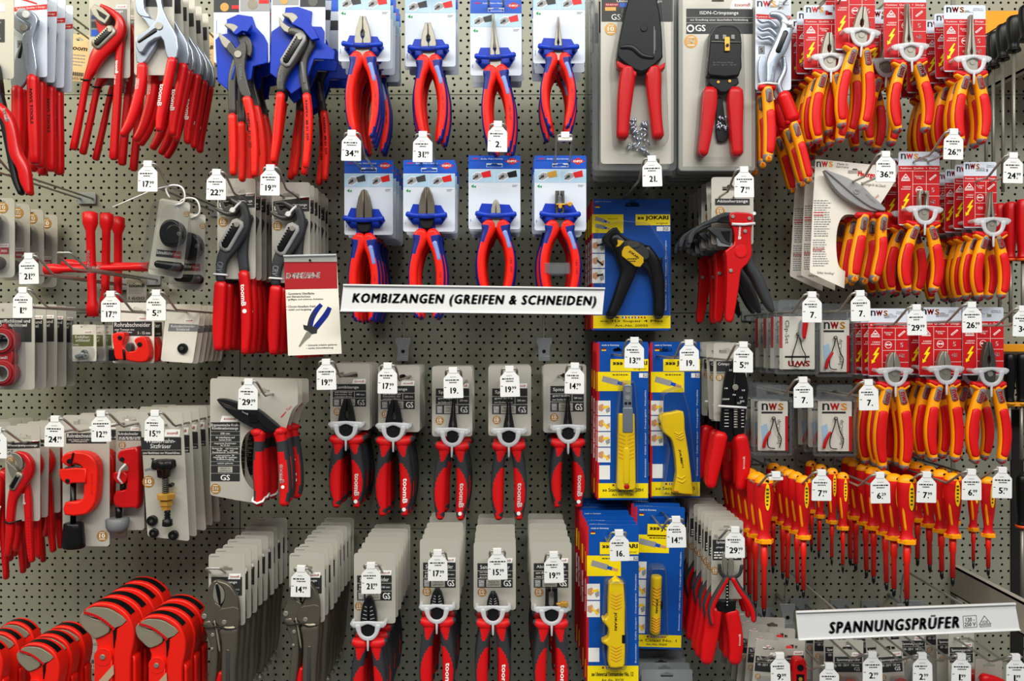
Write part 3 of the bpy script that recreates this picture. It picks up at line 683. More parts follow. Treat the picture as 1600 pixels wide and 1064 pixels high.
tm('side_cutters', .285, (740, 847, 806, 953), (746, 880, 801, 918), 'Seitenschneider', ('zum Schneiden von', 'weichem Draht', 'geeignet'), '140 mm', (753, 925, 7), 770.6, 947, 26, 'side', 122, 6, 'red and charcoal side cutters next to wire strippers, bottom row', 'side cutters by the bottom 15.99 tag', sp_=.042, hw=10)
def strip2(t):
    s_ = t.part('adjusting_screw', label='brass thumb screw'); t0 = 17
    s_.tube([(868, 938, t0), (884, 938, t0)], 1.8, 'brs'); s_.disc(877, 938, 4, t0 - 4, t0 + 4, 'brs', 14, .6); s_.disc(883, 938, 4, t0 - 4, t0 + 4, 'brs', 14, .6)
tm('wire_strippers', .285, (830, 847, 893, 955), (834, 880, 888, 918), 'Abisolierzange', ('zum Abisolieren', 'von Drähten'), '160 mm', (842, 925, 7), 861, 948, 33, 'strip', 122, 6, 'red and charcoal wire strippers with brass screw, bottom row', 'wire strippers by the bottom 19.99 tag', sp_=.042, hw=12, extra=strip2)

# ------------------------------------------------------------------ red and yellow insulated pliers, right
def nw(name, d, q, cx, jy, H, kind, L, n, desc, grp, tilt=0, hw=12, sp=20.5, sp_=None, roll=0, hm='steel', ws=1.0, head=22, hy=20, yaw=0):
    t = pliers(name, 'nws', (q[0] + q[2]) / 2 + 3, q[1] + head * .5, d, cx, jy, H, kind, hm, L, sp, lambda t: nws_card(t, *q, head=head), tilt, hw, hy=hy, ws=ws, clipw=26)
    return stack(t, n, desc, 'pliers', grp, sp_, roll=roll, jr=1.5, jy=3.5, yaw=yaw)
nw('combination_pliers', .25, (1256, 8, 1320, 108), 1291, 96, 41, 'combi', 108, 6, 'insulated combination pliers beside the chrome pump pliers', 'insulated combination pliers, upper left of the red cards', sp_=.03)
nw('combination_pliers', .27, (1305, -45, 1367, 78), 1340, 57, 42, 'combi', 126, 2, 'larger insulated combination pliers hanging highest of the red cards', 'large insulated combination pliers', 5, sp_=.04)
nw('bent_nose_pliers', .2, (1356, 15, 1412, 118), 1377, 104, 53, 'long', 104, 2, 'insulated bent-nosed pliers squeezed between two taller pairs', 'insulated bent-nosed pliers', 3, sp_=.05, hw=10)
nw('long_nose_pliers', .26, (1381, -18, 1447, 92), 1414.6, 80, 70, 'long', 108, 1, 'red and yellow long-nosed pliers with widely open handles, top right', '', -2, hw=11, sp=26)
nw('long_nose_pliers', .27, (1475, 8, 1540, 112), 1511, 99, 71, 'needle', 106, 6, 'insulated long straight-nosed pliers beside the taped shelf arm', 'insulated long-nosed pliers, far top right', sp_=.03, hw=11)
nw('wire_strippers', .22, (1404, 237, 1468, 352), 1436.5, 331, 31, 'strip', 104, 4, 'red and yellow insulated wire strippers with square jaws', 'insulated wire strippers', 2, sp_=.048, hw=10, sp=25)
nw('long_nose_pliers', .24, (1505.6, 253, 1557, 356), 1541, 349, 47, 'needle', 98, 6, 'insulated pointed-nose pliers beside the red-handled screwdrivers', 'insulated short long-nosed pliers', sp_=.028, hw=9, sp=21, ws=.9, hy=18)
nw('side_cutters', .2, (1357, 482, 1419, 588), 1390.5, 580, 30, 'side', 130, 4, 'insulated side cutters with long handles beside the clip sets', 'insulated side cutters by the 29.99 tag', sp_=.03, hw=11, ws=1.05)
nw('side_cutters', .2, (1436, 480, 1502, 588), 1469, 577, 29, 'side', 120, 4, 'insulated side cutters in the middle of the lower row', 'insulated side cutters by the lower 26.99 tag', sp_=.032, hw=11)
nw('combination_pliers', .2, (1504, 480, 1568, 586), 1538, 580, 46, 'combi', 120, 3, 'insulated grey-headed combination pliers with wide open handles', 'insulated combination pliers, lower right', sp_=.05, hw=11, hm='gunm', sp=25)
# ------------------------------------------------------------------ water pump pliers and other left-hand tools
fA1 = (0, 0, 3.324); fA2 = (320, 0, 3.547); fA4 = (920, 0, 3.547); fA5 = (1160, 0, 3.547)
fB1 = (0, 240, 2.956); fB2 = (320, 240, 3.225); fB4 = (900, 240, 3.324); fB5 = (1220, 240, 3.326)
fC1 = (0, 580, 3.547); fC2 = (310, 560, 4.09); fC4 = (900, 510, 3.547); fC5 = (1160, 480, 3.636)
fD1 = (0, 820, 4.362); fD2 = (310, 790, 3.882); fD4 = (900, 770, 3.618); fD5 = (1160, 720, 3.093)

# black gripping pliers cut by the left edge
t = T('gripping_pliers', -10, -20, .3, fA1)
c = t.part('card'); card(c, (-110, -80, 72, 410), 'card', 5, (-30, -50, 36, 9)); c.rc(-100, 100, 25, 220, .3, 'pk'); c.rc(-100, 20, 25, 60, .3, 'pw'); c.bars(-90, 110, 20, 210, 6, .5, 'pg', seed=4)
j = t.part('jaw'); j.plate(cr([(-60, 300), (0, 330), (20, 400), (30, 520), (-20, 520), (-60, 420)], 3, True), 3, 14, 'blkm', bev=1.2)
h = t.part('handle', label='black lower lever'); h.sweep([(10, 500, 26), (45, 640, 24), (75, 800, 20), (100, 930, 18), (130, 1010, 14)], 'blkm', t=9, h=7)
h = t.part('handle', label='red plastic lever'); h.sweep([(-30, 540, 26), (40, 590, 30), (85, 660, 28), (110, 800, 32), (150, 880, 32), (165, 950, 30), (185, 1015, 14)], 'redp', t=14, h=8); h.text('toomB', 75, 615, 70, 22, 22.3, 'pw', rot=75, bold=.04); rivet(h, 8, 570, 9, 21); rivet(h, 28, 580, 8, 21)
stack(t, 1, 'black gripping pliers with red lever at the left edge', 'pliers', '')

# chrome water pump pliers with straight red grips
t = T('water_pump_pliers', 160, -20, .25, fA1)
c = t.part('card'); card(c, (75, -80, 245, 400), 'cardw', 4, (160, -20, 30, 8)); c.flat([(75, 38), (245, 22), (245, 48), (75, 60)], .3, 'pr'); c.text('Funktion Qualität + Design', 160, 42, 150, 11, .5, 'pw', rot=-4); c.flat([(80, -20), (190, 15), (195, 24), (84, -8)], .4, 'red'); c.rc(90, 210, 122, 250, .3, 'pg'); c.text('5', 105, 235, 16, 26, .5, 'pt', bold=.03); c.bars(84, 290, 100, 300, 1, .3, 'pt')
a = t.part('jaw'); a.plate(cr([(76, 72), (84, 130), (104, 170), (132, 190), (140, 240), (112, 262), (92, 330), (80, 400), (80, 462), (132, 462), (165, 400), (158, 330), (150, 250), (166, 205), (150, 150), (118, 112)], 2, True), 5, 11, 'chrm', bev=1.4)
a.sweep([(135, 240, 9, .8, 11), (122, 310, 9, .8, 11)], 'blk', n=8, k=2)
b = t.part('jaw'); b.plate(cr([(112, 92), (135, 62), (172, 72), (206, 86), (226, 122), (216, 172), (202, 230), (214, 300), (222, 412), (172, 408), (160, 330), (146, 240), (150, 196), (182, 176), (190, 150), (160, 130), (130, 112)], 2, True), 10, 17, 'chrm', bev=1.6)
rivet(b, 158, 165, 20, 17, 'steel'); b.text('QUALITY TOOL', 178, 300, 110, 8, 17.2, 'grm', rot=88)
p = t.part('jaw', label='white packing knob'); p.disc(170, 100, 20, 16, 20, 'wht', 14, 1.5)
for x, tt, y0, x1, lab in ((106, 8, 468, 104, 'NWS'), (196, 13, 415, 208, 'NWS')):
    h = t.part('handle', label='red dipped grip'); h.sweep([(x, y0, 26), (x + 1, y0 + 120, 27), ((x + x1) / 2, y0 + 260, 27), (x1, 850, 24)], 'red', t=tt, h=7, ex=2.8)
    if x > 150: h.text('NWS TOOLS', x + 5, 570, 180, 15, tt + 7.25, 'pt', rot=88, bold=.06)
stack(t, 4, 'chrome water pump pliers with straight red grips', 'pliers', 'chrome pliers with straight red grips', .028, jr=2)

# red-bodied fitting pliers
t = T('fitting_pliers', 570, -40, .22, fA1)
c = t.part('card'); card(c, (463, -90, 676, 405), 'card', 5, (570, -40, 36, 9)); c.rc(468, 48, 660, 190, .3, 'pg'); c.text('Armaturenzange', 565, 60, 150, 17, .5, 'pw'); badge(c, 495, 225, 22); c.rc(475, 80, 520, 100, .4, 'pdb'); c.rc(475, 112, 512, 145, .4, 'pk'); c.rc(475, 155, 545, 188, .4, 'pb'); toom_logo(c, 600, 25, 660, 45)
j = t.part('jaw', label='bare steel jaw face'); j.plate([(497, 66), (520, 44), (560, 62), (600, 100), (588, 128), (574, 148), (540, 128), (510, 100)], 8, 18, 'steel', bev=1.3); j.plate([(530, 70), (585, 105), (572, 125), (545, 105)], 18, 18.4, 'blk')
a = t.part('jaw', label='red jaw arm'); a.plate(cr([(514, 112), (540, 140), (590, 150), (600, 190), (560, 230), (530, 180)], 2, True), 5, 12, 'redp', bev=1.2)
h = t.part('handle'); h.sweep([(548, 48, 9, 5, 12), (600, 78, 16, 6, 12), (645, 125, 22, 7, 12), (640, 185, 34, 7, 12), (590, 235, 44, 7, 12), (535, 300, 38, 7, 12), (500, 370, 26, 6, 12), (470, 440, 15, 5, 12), (440, 600, 15, 5, 12), (404, 780, 16, 6, 12)], 'redp', k=4, ex=3.5)
slotted(t, h, (612, 178), (532, 256), 29, 19, 'steel')
h = t.part('handle'); h.sweep([(640, 170, 22), (632, 300, 19), (622, 480, 19), (612, 640, 19), (600, 825, 20)], 'redp', t=6, h=5.5, ex=3.5)
tx = t.part('lettering', h, 'white lettering'); tx.text('toomB', 625, 360, 68, 15, 11.8, 'pw', rot=92, bold=.05); tx.text('240 mm', 616, 425, 50, 9, 11.8, 'pw', rot=92)
z = t.part('tie', label='black wire tie'); z.tube([(452, 432, 18), (496, 434, 18)], 1.2, 'blk')
stack(t, 3, 'red pliers with bare steel jaw and silver slot plate, top left', 'pliers', 'red pliers with silver slot plate', .045, jr=2)

# wide-mouthed chrome pliers with curved red grips
t = T('water_pump_pliers', 800, -60, .28, fA1)
c = t.part('card'); card(c, (697, -120, 905, 390), 'card', 5, (800, -60, 36, 9)); c.rc(706, -40, 895, 35, .3, 'pk')
a = t.part('jaw'); a.plate(cr([(725, -30), (723, 60), (745, 98), (790, 108), (792, 95), (768, 62), (764, 0), (765, -30)], 2, True), 5, 13, 'chrm', bev=1.5)
a.plate(cr([(745, 92), (792, 108), (830, 120), (850, 100), (850, 190), (775, 330), (727, 335), (724, 226), (770, 180), (792, 155)], 2, True), 5, 12, 'chrm', bev=1.5)
b = t.part('jaw'); b.plate(cr([(812, -40), (850, -40), (862, 20), (872, 70), (905, 140), (945, 215), (946, 318), (893, 320), (880, 262), (860, 215), (800, 245), (770, 290), (745, 290), (728, 240), (740, 205), (785, 180), (838, 120), (842, 60), (830, 20)], 2, True), 12, 19, 'chrm', bev=1.8)
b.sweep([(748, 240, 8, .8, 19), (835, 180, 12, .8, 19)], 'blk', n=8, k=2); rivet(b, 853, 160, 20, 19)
h = t.part('handle'); h.sweep([(752, 350, 25), (748, 430, 26), (724, 540, 26), (690, 640, 23), (652, 708, 17)], 'red', t=8, h=7); h.text('MADE IN\nGERMANY', 734, 450, 60, 18, 15.3, 'pw', rot=96)
h = t.part('handle'); h.sweep([(917, 328, 24), (898, 420, 24), (874, 530, 24), (856, 620, 22), (850, 688, 17)], 'red', t=15, h=7)
tx = t.part('lettering', h, 'white lettering'); tx.text('toomB', 866, 515, 115, 22, 22.6, 'pw', rot=98, bold=.05)
stack(t, 6, 'wide-mouthed chrome pliers with curved red grips at top left', 'pliers', 'wide-mouthed chrome pliers', .03, jr=3)

# dark grey pliers with red grips on blue plastic holders
def blueplate(t, pts):
    c = t.part('card'); return c
t = T('water_pump_pliers', 200, -100, .28, fA2)
c = t.part('card'); card(c, (50, -170, 360, 350), 'cardw', 5, (200, -100, 40, 9)); c.rc(50, -170, 360, -60, .3, 'pb'); c.rc(50, -20, 190, 68, .3, 'dkg'); c.rc(196, -20, 360, 62, .3, 'gry'); c.disc(110, 40, 24, .3, .6, 'gold'); c.disc(265, 25, 28, .3, .6, 'brz'); c.rc(150, 30, 190, 50, .6, 'red'); c.rc(300, 0, 356, 20, .5, 'red'); c.rc(65, 110, 67, 190, .4, 'pb')
bp = t.part('plastic_holder', label='blue plastic holder'); bp.plate([(125, 112), (188, 84), (266, 96), (285, 152), (330, 200), (350, 240), (352, 352), (272, 372), (262, 440), (135, 505), (75, 455), (62, 225), (90, 196), (128, 190)], .4, 4, 'blue', bev=1)
bp.plate([(180, 210), (240, 140), (282, 165), (262, 205), (230, 200), (200, 222)], 14, 22, 'blue', bev=1); bp.box(236, 150, 262, 200, 4, 15, 'blue')
a = t.part('jaw', label='bright ground tip'); a.plate(cr([(125, 156), (160, 150), (202, 168), (190, 214), (165, 188), (140, 172)], 2, True), 9, 17, 'steel', bev=1.3)
a = t.part('jaw', label='bright ground tip'); a.plate(cr([(94, 202), (120, 216), (155, 244), (166, 262), (142, 292), (112, 262)], 2, True), 9, 17, 'steel', bev=1.3)
b = t.part('body'); b.plate(cr([(166, 250), (190, 290), (215, 262), (240, 250), (250, 300), (240, 400), (262, 500), (276, 560), (222, 545), (200, 480), (190, 400), (178, 340), (150, 310), (140, 282)], 2, True), 10, 18, 'gunm', bev=1.5)
b.plate(cr([(195, 200), (250, 215), (275, 260), (268, 330), (230, 300), (210, 260)], 2, True), 6, 13, 'gunm', bev=1.2); rivet(b, 205, 323, 21, 18); b.text('COBRA', 218, 420, 90, 16, 18.2, 'grm', rot=90, bold=.02)
h = t.part('handle'); h.sweep([(250, 560, 26), (268, 640, 25), (284, 740, 23), (292, 850, 21), (292, 980, 17)], 'redk', t=13, h=7, ex=3); h.text('KNIPEX  87 01 250', 268, 740, 190, 13, 20.1, 'pt', rot=86, bold=.05)
b2 = t.part('body'); b2.sweep([(190, 340, 24), (165, 430, 24), (160, 520, 22), (163, 635, 21)], 'gunm', t=6, h=5, ex=4); b2.sweep([(178, 380, 6, .8, 11), (165, 450, 6, .8, 11)], 'blue', n=8, k=2)
h = t.part('handle'); h.sweep([(164, 650, 22), (166, 760, 22), (168, 870, 21), (168, 970, 17)], 'redk', t=8, h=7, ex=3); h.text('chrome vanadium', 158, 780, 150, 8, 15.1, 'prd', rot=89)
stack(t, 3, 'dark pump pliers on blue holder beside the chrome pliers', 'pliers', 'pump pliers on blue holders above the 22.99 tag', .05, jr=1.5)
t = T('water_pump_pliers', 540, -120, .28, fA2)
c = t.part('card'); card(c, (368, -190, 668, 335), 'cardw', 5, (520, -120, 40, 9)); c.rc(368, -190, 668, -75, .3, 'pb'); c.rc(375, -20, 520, 28, .3, 'gry'); c.rc(528, -20, 668, 38, .3, 'dkg'); c.disc(440, 5, 20, .3, .6, 'gold'); c.disc(600, 10, 26, .3, .6, 'gunm')
bp = t.part('plastic_holder', label='blue plastic holder'); bp.plate([(450, 46), (520, 42), (596, 68), (590, 150), (650, 152), (664, 175), (664, 240), (722, 285), (720, 335), (610, 330), (560, 470), (482, 525), (420, 452), (364, 408), (372, 180), (430, 140), (445, 100)], .4, 4, 'blue', bev=1)
bp.plate([(500, 160), (560, 100), (600, 150), (650, 240), (610, 250), (560, 190), (520, 170)], 15, 22, 'blue', bev=1); bp.box(556, 125, 580, 175, 4, 16, 'blue')
a = t.part('jaw', label='bright ground tip'); a.plate(cr([(445, 96), (500, 92), (532, 120), (512, 164), (480, 124), (452, 112)], 2, True), 9, 17, 'steel', bev=1.3)
a = t.part('jaw', label='bright ground tip'); a.plate(cr([(426, 112), (446, 142), (476, 166), (500, 180), (496, 206), (456, 196), (430, 160)], 2, True), 9, 17, 'steel', bev=1.3)
b = t.part('body'); b.sweep([(488, 192, 22, 5, 14), (530, 205, 26, 6, 14), (548, 240, 38, 6, 14), (500, 330, 40, 6, 14), (455, 410, 32, 6, 14), (438, 470, 24, 6, 14), (436, 520, 20, 6, 14)], 'gunm', ex=4, k=4)
slotted(t, b, (552, 232), (466, 372), 33, 20.5, 'gry'); b.text('KNIPEX', 442, 440, 70, 18, 20.3, 'grm', rot=95)
h = t.part('handle'); h.sweep([(434, 540, 23), (422, 660, 23), (412, 780, 22), (396, 905, 17)], 'redk', t=14, h=7, ex=3); h.text('chrome vanadium', 416, 700, 180, 8, 21.1, 'prd', rot=94)
b2 = t.part('body'); b2.sweep([(560, 190, 20), (600, 240, 24), (560, 330, 22), (552, 420, 22), (570, 525, 21)], 'gunm', t=7, h=5, ex=4); b2.sweep([(548, 360, 8, 1, 12), (562, 470, 8, 1, 12)], 'grm', n=8, k=2)
h = t.part('handle'); h.sweep([(572, 538, 23), (582, 650, 23), (580, 780, 22), (568, 930, 17)], 'redk', t=8, h=7, ex=3); h.text('KNIPEX  88 01 250', 579, 680, 220, 13, 15.1, 'pt', rot=88, bold=.05)
stack(t, 4, 'dark pump pliers with silver slot plate on blue holder', 'pliers', 'pump pliers on blue holders above the 19.99 tag', .05, jr=3)

# grey-headed pump pliers on grey cards
def wpz(dx, n, desc, grp, d, sp):
    fr = (fB2[0] + dx, fB2[1] + 6 * (dx > 0), 3.225)
    t = T('water_pump_pliers', 165, 165, d, fr)
    c = t.part('card'); card(c, (63, 125, 256, 632), 'card', 5, (160, 190, 42, 10)); c.flat([(70, 222), (238, 200), (252, 200), (252, 272), (70, 272)], .3, 'pk'); c.text('Wasserpumpenzange', 160, 240, 160, 17, .5, 'pw'); toom_logo(c, 205, 198, 250, 214); c.rc(75, 246, 88, 268, .5, 'pw'); badge(c, 92, 345, 24); c.text('GS', 88, 298, 30, 24, .4, 'pk'); c.rc(100, 255, 240, 257, .5, 'pw')
    a = t.part('jaw'); a.sweep([(85, 238, 6, 4, 9), (125, 232, 10, 5, 9), (165, 252, 14, 5, 9), (200, 275, 20, 5, 9)], 'gunm', ex=3.5, k=4)
    a.plate(cr([(88, 240), (108, 252), (118, 275), (140, 262), (170, 280), (150, 300), (105, 290)], 2, True), 6, 13, 'gunm', bev=1)
    l = t.part('jaw'); l.sweep([(70, 282, 6, 4, 14), (100, 300, 10, 5, 14), (135, 312, 12, 6, 14), (165, 305, 14, 6, 14), (190, 270, 16, 6, 14), (212, 280, 18, 6, 14)], 'gunm', ex=3.5, k=4)
    b = t.part('body'); b.sweep([(205, 262, 20, 6, 14), (222, 320, 22, 6, 14), (205, 370, 40, 6, 14), (165, 440, 42, 6, 14), (120, 510, 34, 6, 14), (102, 560, 26, 6, 14), (96, 640, 22, 6, 14)], 'dkg', ex=4, k=4)
    slotted(t, b, (190, 360), (122, 478), 34, 20.5, 'gry'); b.text('CRV', 98, 575, 50, 30, 20.3, 'pg', rot=100, bold=.02)
    h = t.part('handle'); h.sweep([(96, 660, 30), (90, 760, 31), (86, 880, 30), (86, 980, 24)], 'red', t=13, h=7.5, ex=3)
    b2 = t.part('body'); b2.sweep([(232, 320, 20), (205, 400, 28), (198, 500, 26), (206, 592, 25)], 'dkg', t=6, h=5, ex=4)
    h = t.part('handle'); h.sweep([(206, 605, 27), (216, 720, 27), (220, 860, 26), (214, 1000, 20)], 'red', t=8, h=7.5, ex=3)
    tx = t.part('lettering', h, 'white lettering'); tx.text('toomB', 210, 715, 110, 24, 15.7, 'pw', rot=88, bold=.05); tx.disc(216, 795, 11, 15.3, 15.9, 'pw', 12)
    z = t.part('cable_tie', label='white cable tie'); z.tube([(150, 300, 22), (168, 296, 23), (188, 270, 22), (200, 255, 18)], 2.0, 'wht'); z.disc(165, 296, 14, 21, 25, 'wht', 10, 1); z = t.part('cable_tie', label='white cable tie'); z.tube([(62, 614, 14), (70, 612, 21), (128, 616, 21), (133, 618, 14)], 1.6, 'wht')
    stack(t, n, desc, 'pliers', grp, sp, jr=1.2, jy=2)
wpz(0, 6, 'charcoal pump pliers with red grips beside the plug blisters', 'pump pliers by the 22.99 tag', .21, .03)
wpz(275 / 3.225, 6, 'charcoal pump pliers with red grips half behind the red and white flyer', 'pump pliers behind the flyer', .20, .029)

# small all-red pump pliers, lower left
t = T('water_pump_pliers', 130, 370, .26, fC1)
c = t.part('card'); card(c, (30, 302, 222, 830), 'card', 5, (130, 366, 42, 10)); c.flat([(33, 400), (220, 386), (220, 425), (33, 430)], .3, 'pk'); c.text('Wasserpumpenzange', 125, 412, 165, 16, .5, 'pw'); toom_logo(c, 176, 384, 215, 398); c.text('GS', 55, 448, 38, 26, .4, 'pk'); badge(c, 58, 497, 24)
j = t.part('jaw', label='bare steel jaw face'); j.plate(cr([(100, 446), (130, 444), (160, 470), (166, 520), (150, 535), (132, 490)], 2, True), 14, 20, 'steel', bev=1)
j2 = t.part('jaw', label='bare steel jaw face'); j2.plate(cr([(66, 488), (92, 510), (128, 545), (110, 588), (84, 560)], 2, True), 6, 15, 'steel', bev=1)
b = t.part('handle'); b.sweep([(125, 443, 8, 5, 13), (170, 462, 16, 6, 13), (196, 510, 20, 7, 13), (180, 565, 30, 7, 13), (130, 630, 36, 7, 13), (100, 700, 24, 6, 13), (88, 800, 20, 6, 13), (84, 900, 19, 6, 13), (72, 1005, 12, 5, 13)], 'redp', ex=3.5, k=4)
slotted(t, b, (152, 560), (112, 632), 21, 20, 'steel')
b = t.part('handle'); b.sweep([(112, 570, 14), (150, 600, 18), (165, 680, 22), (172, 780, 19), (178, 920, 18), (190, 1045, 13)], 'redp', t=6, h=5.5, ex=3.5)
for q in range(14): b.disc(176 + q * .6, 800 + q * 17, 5, 11, 12.2, 'red', 6)
tx = t.part('lettering', b, 'white lettering'); tx.text('toomB', 158, 700, 62, 14, 11.8, 'pw', rot=88, bold=.05)
z = t.part('tie', label='black wire tie'); z.tube([(66, 818, 20), (100, 824, 21), (148, 815, 13)], 1.3, 'blk')
stack(t, 6, 'slim all-red pump pliers on grey card at lower left', 'pliers', 'slim red pump pliers', .03, jr=2)
t2 = T('water_pump_pliers', -90, 340, .17, fC1)
c = t2.part('card'); card(c, (-160, 290, -10, 520), 'card', 5, (-90, 340, 30, 9))
h = t2.part('handle'); h.sweep([(-30, 560, 24, 6, 12), (20, 620, 30, 6, 12), (10, 760, 26, 6, 12), (-5, 900, 24, 6, 12), (-14, 1060, 20, 5, 12)], 'redp', ex=3)
h.sweep([(30, 560, 22), (20, 700, 20), (26, 850, 18), (36, 980, 16), (46, 1140, 13)], 'redp', t=5, h=5, ex=3); h.text('toomB', 30, 770, 80, 18, 18.5, 'pw', rot=110, bold=.05)
stack(t2, 4, 'larger all-red pump pliers cut off by the left edge', 'pliers', 'large red pump pliers at the left edge', .035, jr=2)
# ------------------------------------------------------------------ clear blisters with crimping pliers
t = T('crimping_pliers', 268, -110, .25, fA4)
c = t.part('card'); card(c, (66, -180, 470, 908), 'card', 6, (268, -110, 42, 10)); c.rc(70, -60, 466, 120, .3, 'pk'); c.text('Universal Crimpzange', 280, 8, 250, 18, .5, 'pw'); c.rc(90, 18, 165, 36, .5, 'prd'); c.rc(170, 18, 235, 40, .5, 'pb'); c.rc(90, 40, 150, 60, .5, 'gold'); c.text('0,5-6,0 mm²', 128, 27, 66, 10, .7, 'pw'); badge(c, 122, 162, 34); c.text('GS', 150, 95, 50, 32, .5, 'pw')
hd = t.part('head'); hd.plate(cr([(205, 40), (225, 22), (345, 22), (365, 50), (386, 180), (392, 320), (385, 358), (305, 420), (250, 422), (160, 360), (148, 320), (172, 180)], 2, True), 6, 26, 'blkm', bev=2.5)
hd.sweep([(165, 295, 10, 2, 26), (225, 295, 16, 2, 26), (280, 340, 14, 2, 26), (340, 350, 10, 2, 26)], 'blk', k=3); hd.disc(290, 190, 20, 26, 27.5, 'blkm', 16, .6); hd.rc(344, 180, 347, 330, 26.2, 'gry'); hd.rc(350, 200, 352, 310, 26.2, 'gry')
for s_, nm in ((1, 'a'), (-1, 'b')):
    h = t.part('handle', label='red plastic grip')
    P1 = [(205, 400, 34), (204, 450, 44), (192, 560, 42), (182, 680, 36), (178, 770, 34)] if s_ > 0 else [(350, 400, 34), (348, 450, 44), (352, 560, 38), (362, 680, 32), (372, 770, 32)]
    h.sweep(P1, 'red', t=16, h=11, ex=3, k=4)
    h.plate([(145, 362), (252, 425), (250, 455), (148, 398)] if s_ > 0 else [(408, 372), (305, 430), (305, 460), (405, 405)], 8, 25, 'red', bev=2)
bg = t.part('small_parts_bag', label='clear bag of small silver crimp sleeves')
rg = random.Random(3)
for k in range(46): x, y = rg.uniform(222, 330), rg.uniform(660, 845); bg.sweep([(x, y, 7, 2, rg.uniform(4, 9)), (x + rg.uniform(-16, 16), y + rg.uniform(8, 22), 6, 2, rg.uniform(4, 9))], 'chrm', n=6, k=1)
blister(t, [(180, 10), (390, 10), (412, 340), (430, 820), (330, 860), (130, 840), (110, 380)], 30, r=14)
f = t.part('blister_flange', label='clear outer blister edge'); f.plate(rr(rect(20, -195, 486, 945), 26), -6, 1, 'clr2', holes=[inset(rect(20, -195, 486, 945), 30)]); 
stack(t, 4, 'clear blister with big black-headed crimping pliers and loose crimp sleeves', 'pliers', 'large crimping pliers in clear blisters', .05, jr=.8, jy=1)

t = T('network_crimping_pliers', 715, -50, .22, fA4)
c = t.part('card'); card(c, (498, -120, 922, 945), 'card', 6, (715, 3, 34, 7)); c.rc(540, 48, 910, 96, .3, 'pk'); c.rc(540, 99, 910, 125, .3, 'pk'); c.rc(540, 128, 910, 188, .3, 'pk'); c.text('ISDN-Crimpzange', 722, 74, 214, 24, .5, 'pw'); c.text('zur Erstellung einer dauerhaften Verbindung', 722, 112, 320, 13, .5, 'pw'); toom_logo(c, 782, 2, 912, 52); c.disc(563, 158, 22, .3, .5, 'pw', 8); c.disc(563, 158, 13, .5, .7, 'pk', 14); c.text('GS', 618, 156, 58, 36, .5, 'pw', bold=.03); badge(c, 566, 230, 37)
hd = t.part('head'); hd.plate(cr([(655, 230), (665, 192), (700, 176), (775, 176), (808, 195), (822, 240), (822, 340), (808, 445), (655, 445), (640, 420), (648, 330)], 2, True), 6, 24, 'blk', bev=2)
hd.sweep([(658, 262, 3, 1.5, 24.5), (822, 266, 3, 1.5, 24.5)], 'steel', n=8, k=2)
for x in (686, 728, 774): hd.box(x - 9, 225, x + 9, 248, 23, 25.5, 'gry')
hd.text('for Modular Plugs', 722, 375, 110, 9, 24.3, 'pg'); hd.text('RJ 11 - RJ 12 - RJ 45', 730, 388, 125, 8, 24.3, 'pg')
hd.plate([(655, 450), (810, 450), (815, 480), (745, 530), (715, 530), (648, 482)], 4, 18, 'blkm', bev=1.5); hd.disc(700, 475, 8, 18, 19.5, 'brs', 12); hd.disc(762, 470, 8, 18, 19.5, 'brs', 12)
k_ = t.part('cutting_blade', label='small brass coloured blade'); k_.box(728, 238, 756, 315, 25, 27, 'brs', .5); k_.disc(742, 285, 9, 27, 28, 'blk', 12)
for P1 in ([(655, 520, 36), (652, 580, 42), (640, 700, 36), (625, 800, 32), (614, 865, 28)], [(796, 520, 36), (795, 580, 42), (798, 700, 35), (802, 800, 31), (806, 865, 28)]):
    h = t.part('handle', label='red plastic grip'); h.sweep(P1, 'red', t=14, h=10, ex=7, k=3)
b = t.part('small_parts_bag', label='small clear bag with fittings'); b.plate(cr([(705, 560), (735, 550), (750, 680), (770, 720), (760, 780), (708, 785), (700, 690)], 2, True), 2, 6, 'blkm', bev=1)
for k in range(16): x, y = rg.uniform(708, 760), rg.uniform(650, 720); b.sweep([(x, y, 6, 2, 7), (x + rg.uniform(-14, 14), y + 14, 5, 2, 7)], 'chrm', n=6, k=1)
blister(t, [(690, 165), (790, 165), (835, 220), (842, 480), (840, 900), (575, 900), (610, 480), (640, 220)], 28, r=16)
f = t.part('blister_flange', label='clear outer blister edge'); f.plate(rr(rect(492, -150, 930, 952), 26), -6, 1, 'clr2', holes=[inset(rect(492, -150, 930, 952), 28)])
stack(t, 5, 'clear blister with ISDN crimping pliers, black square head and red handles', 'pliers', 'network crimping pliers in clear blisters', .032, jr=.8, jy=1)

# chrome-armed insulated pump pliers, left of red cards
t = T('insulated_pump_pliers', 195, 40, .24, fA5)
c = t.part('card'); card(c, (72, -20, 270, 500), 'cardw', 5, (190, 45, 38, 8)); nws_logo(c, 80, 5, 108, 32); c.text('Made in\nGermany', 228, 20, 62, 26, .4, 'pg'); c.flat([(76, 78), (268, 88), (268, 108), (76, 104)], .3, 'pr'); c.text('Funktion Qualität + Design', 172, 95, 185, 12, .5, 'pw'); c.rc(88, 255, 124, 300, .3, 'pg'); c.text('5', 106, 280, 16, 24, .5, 'pt', bold=.03)
a = t.part('jaw')
for dy in (0, 45, 90): a.sweep([(80, 118 + dy, 4, 3, 7), (100, 135 + dy, 6, 3, 8), (140, 130 + dy, 10, 3, 9), (178, 165 + dy, 10, 3, 9)], 'chrm', ex=3)
b = t.part('jaw'); b.sweep([(140, 100, 12, 4, 15), (185, 108, 18, 5, 15), (215, 140, 22, 6, 15), (222, 190, 38, 6, 15), (190, 280, 42, 6, 15), (150, 350, 34, 6, 15), (140, 410, 26, 6, 15), (135, 480, 22, 6, 15)], 'chrm', ex=4, k=4)
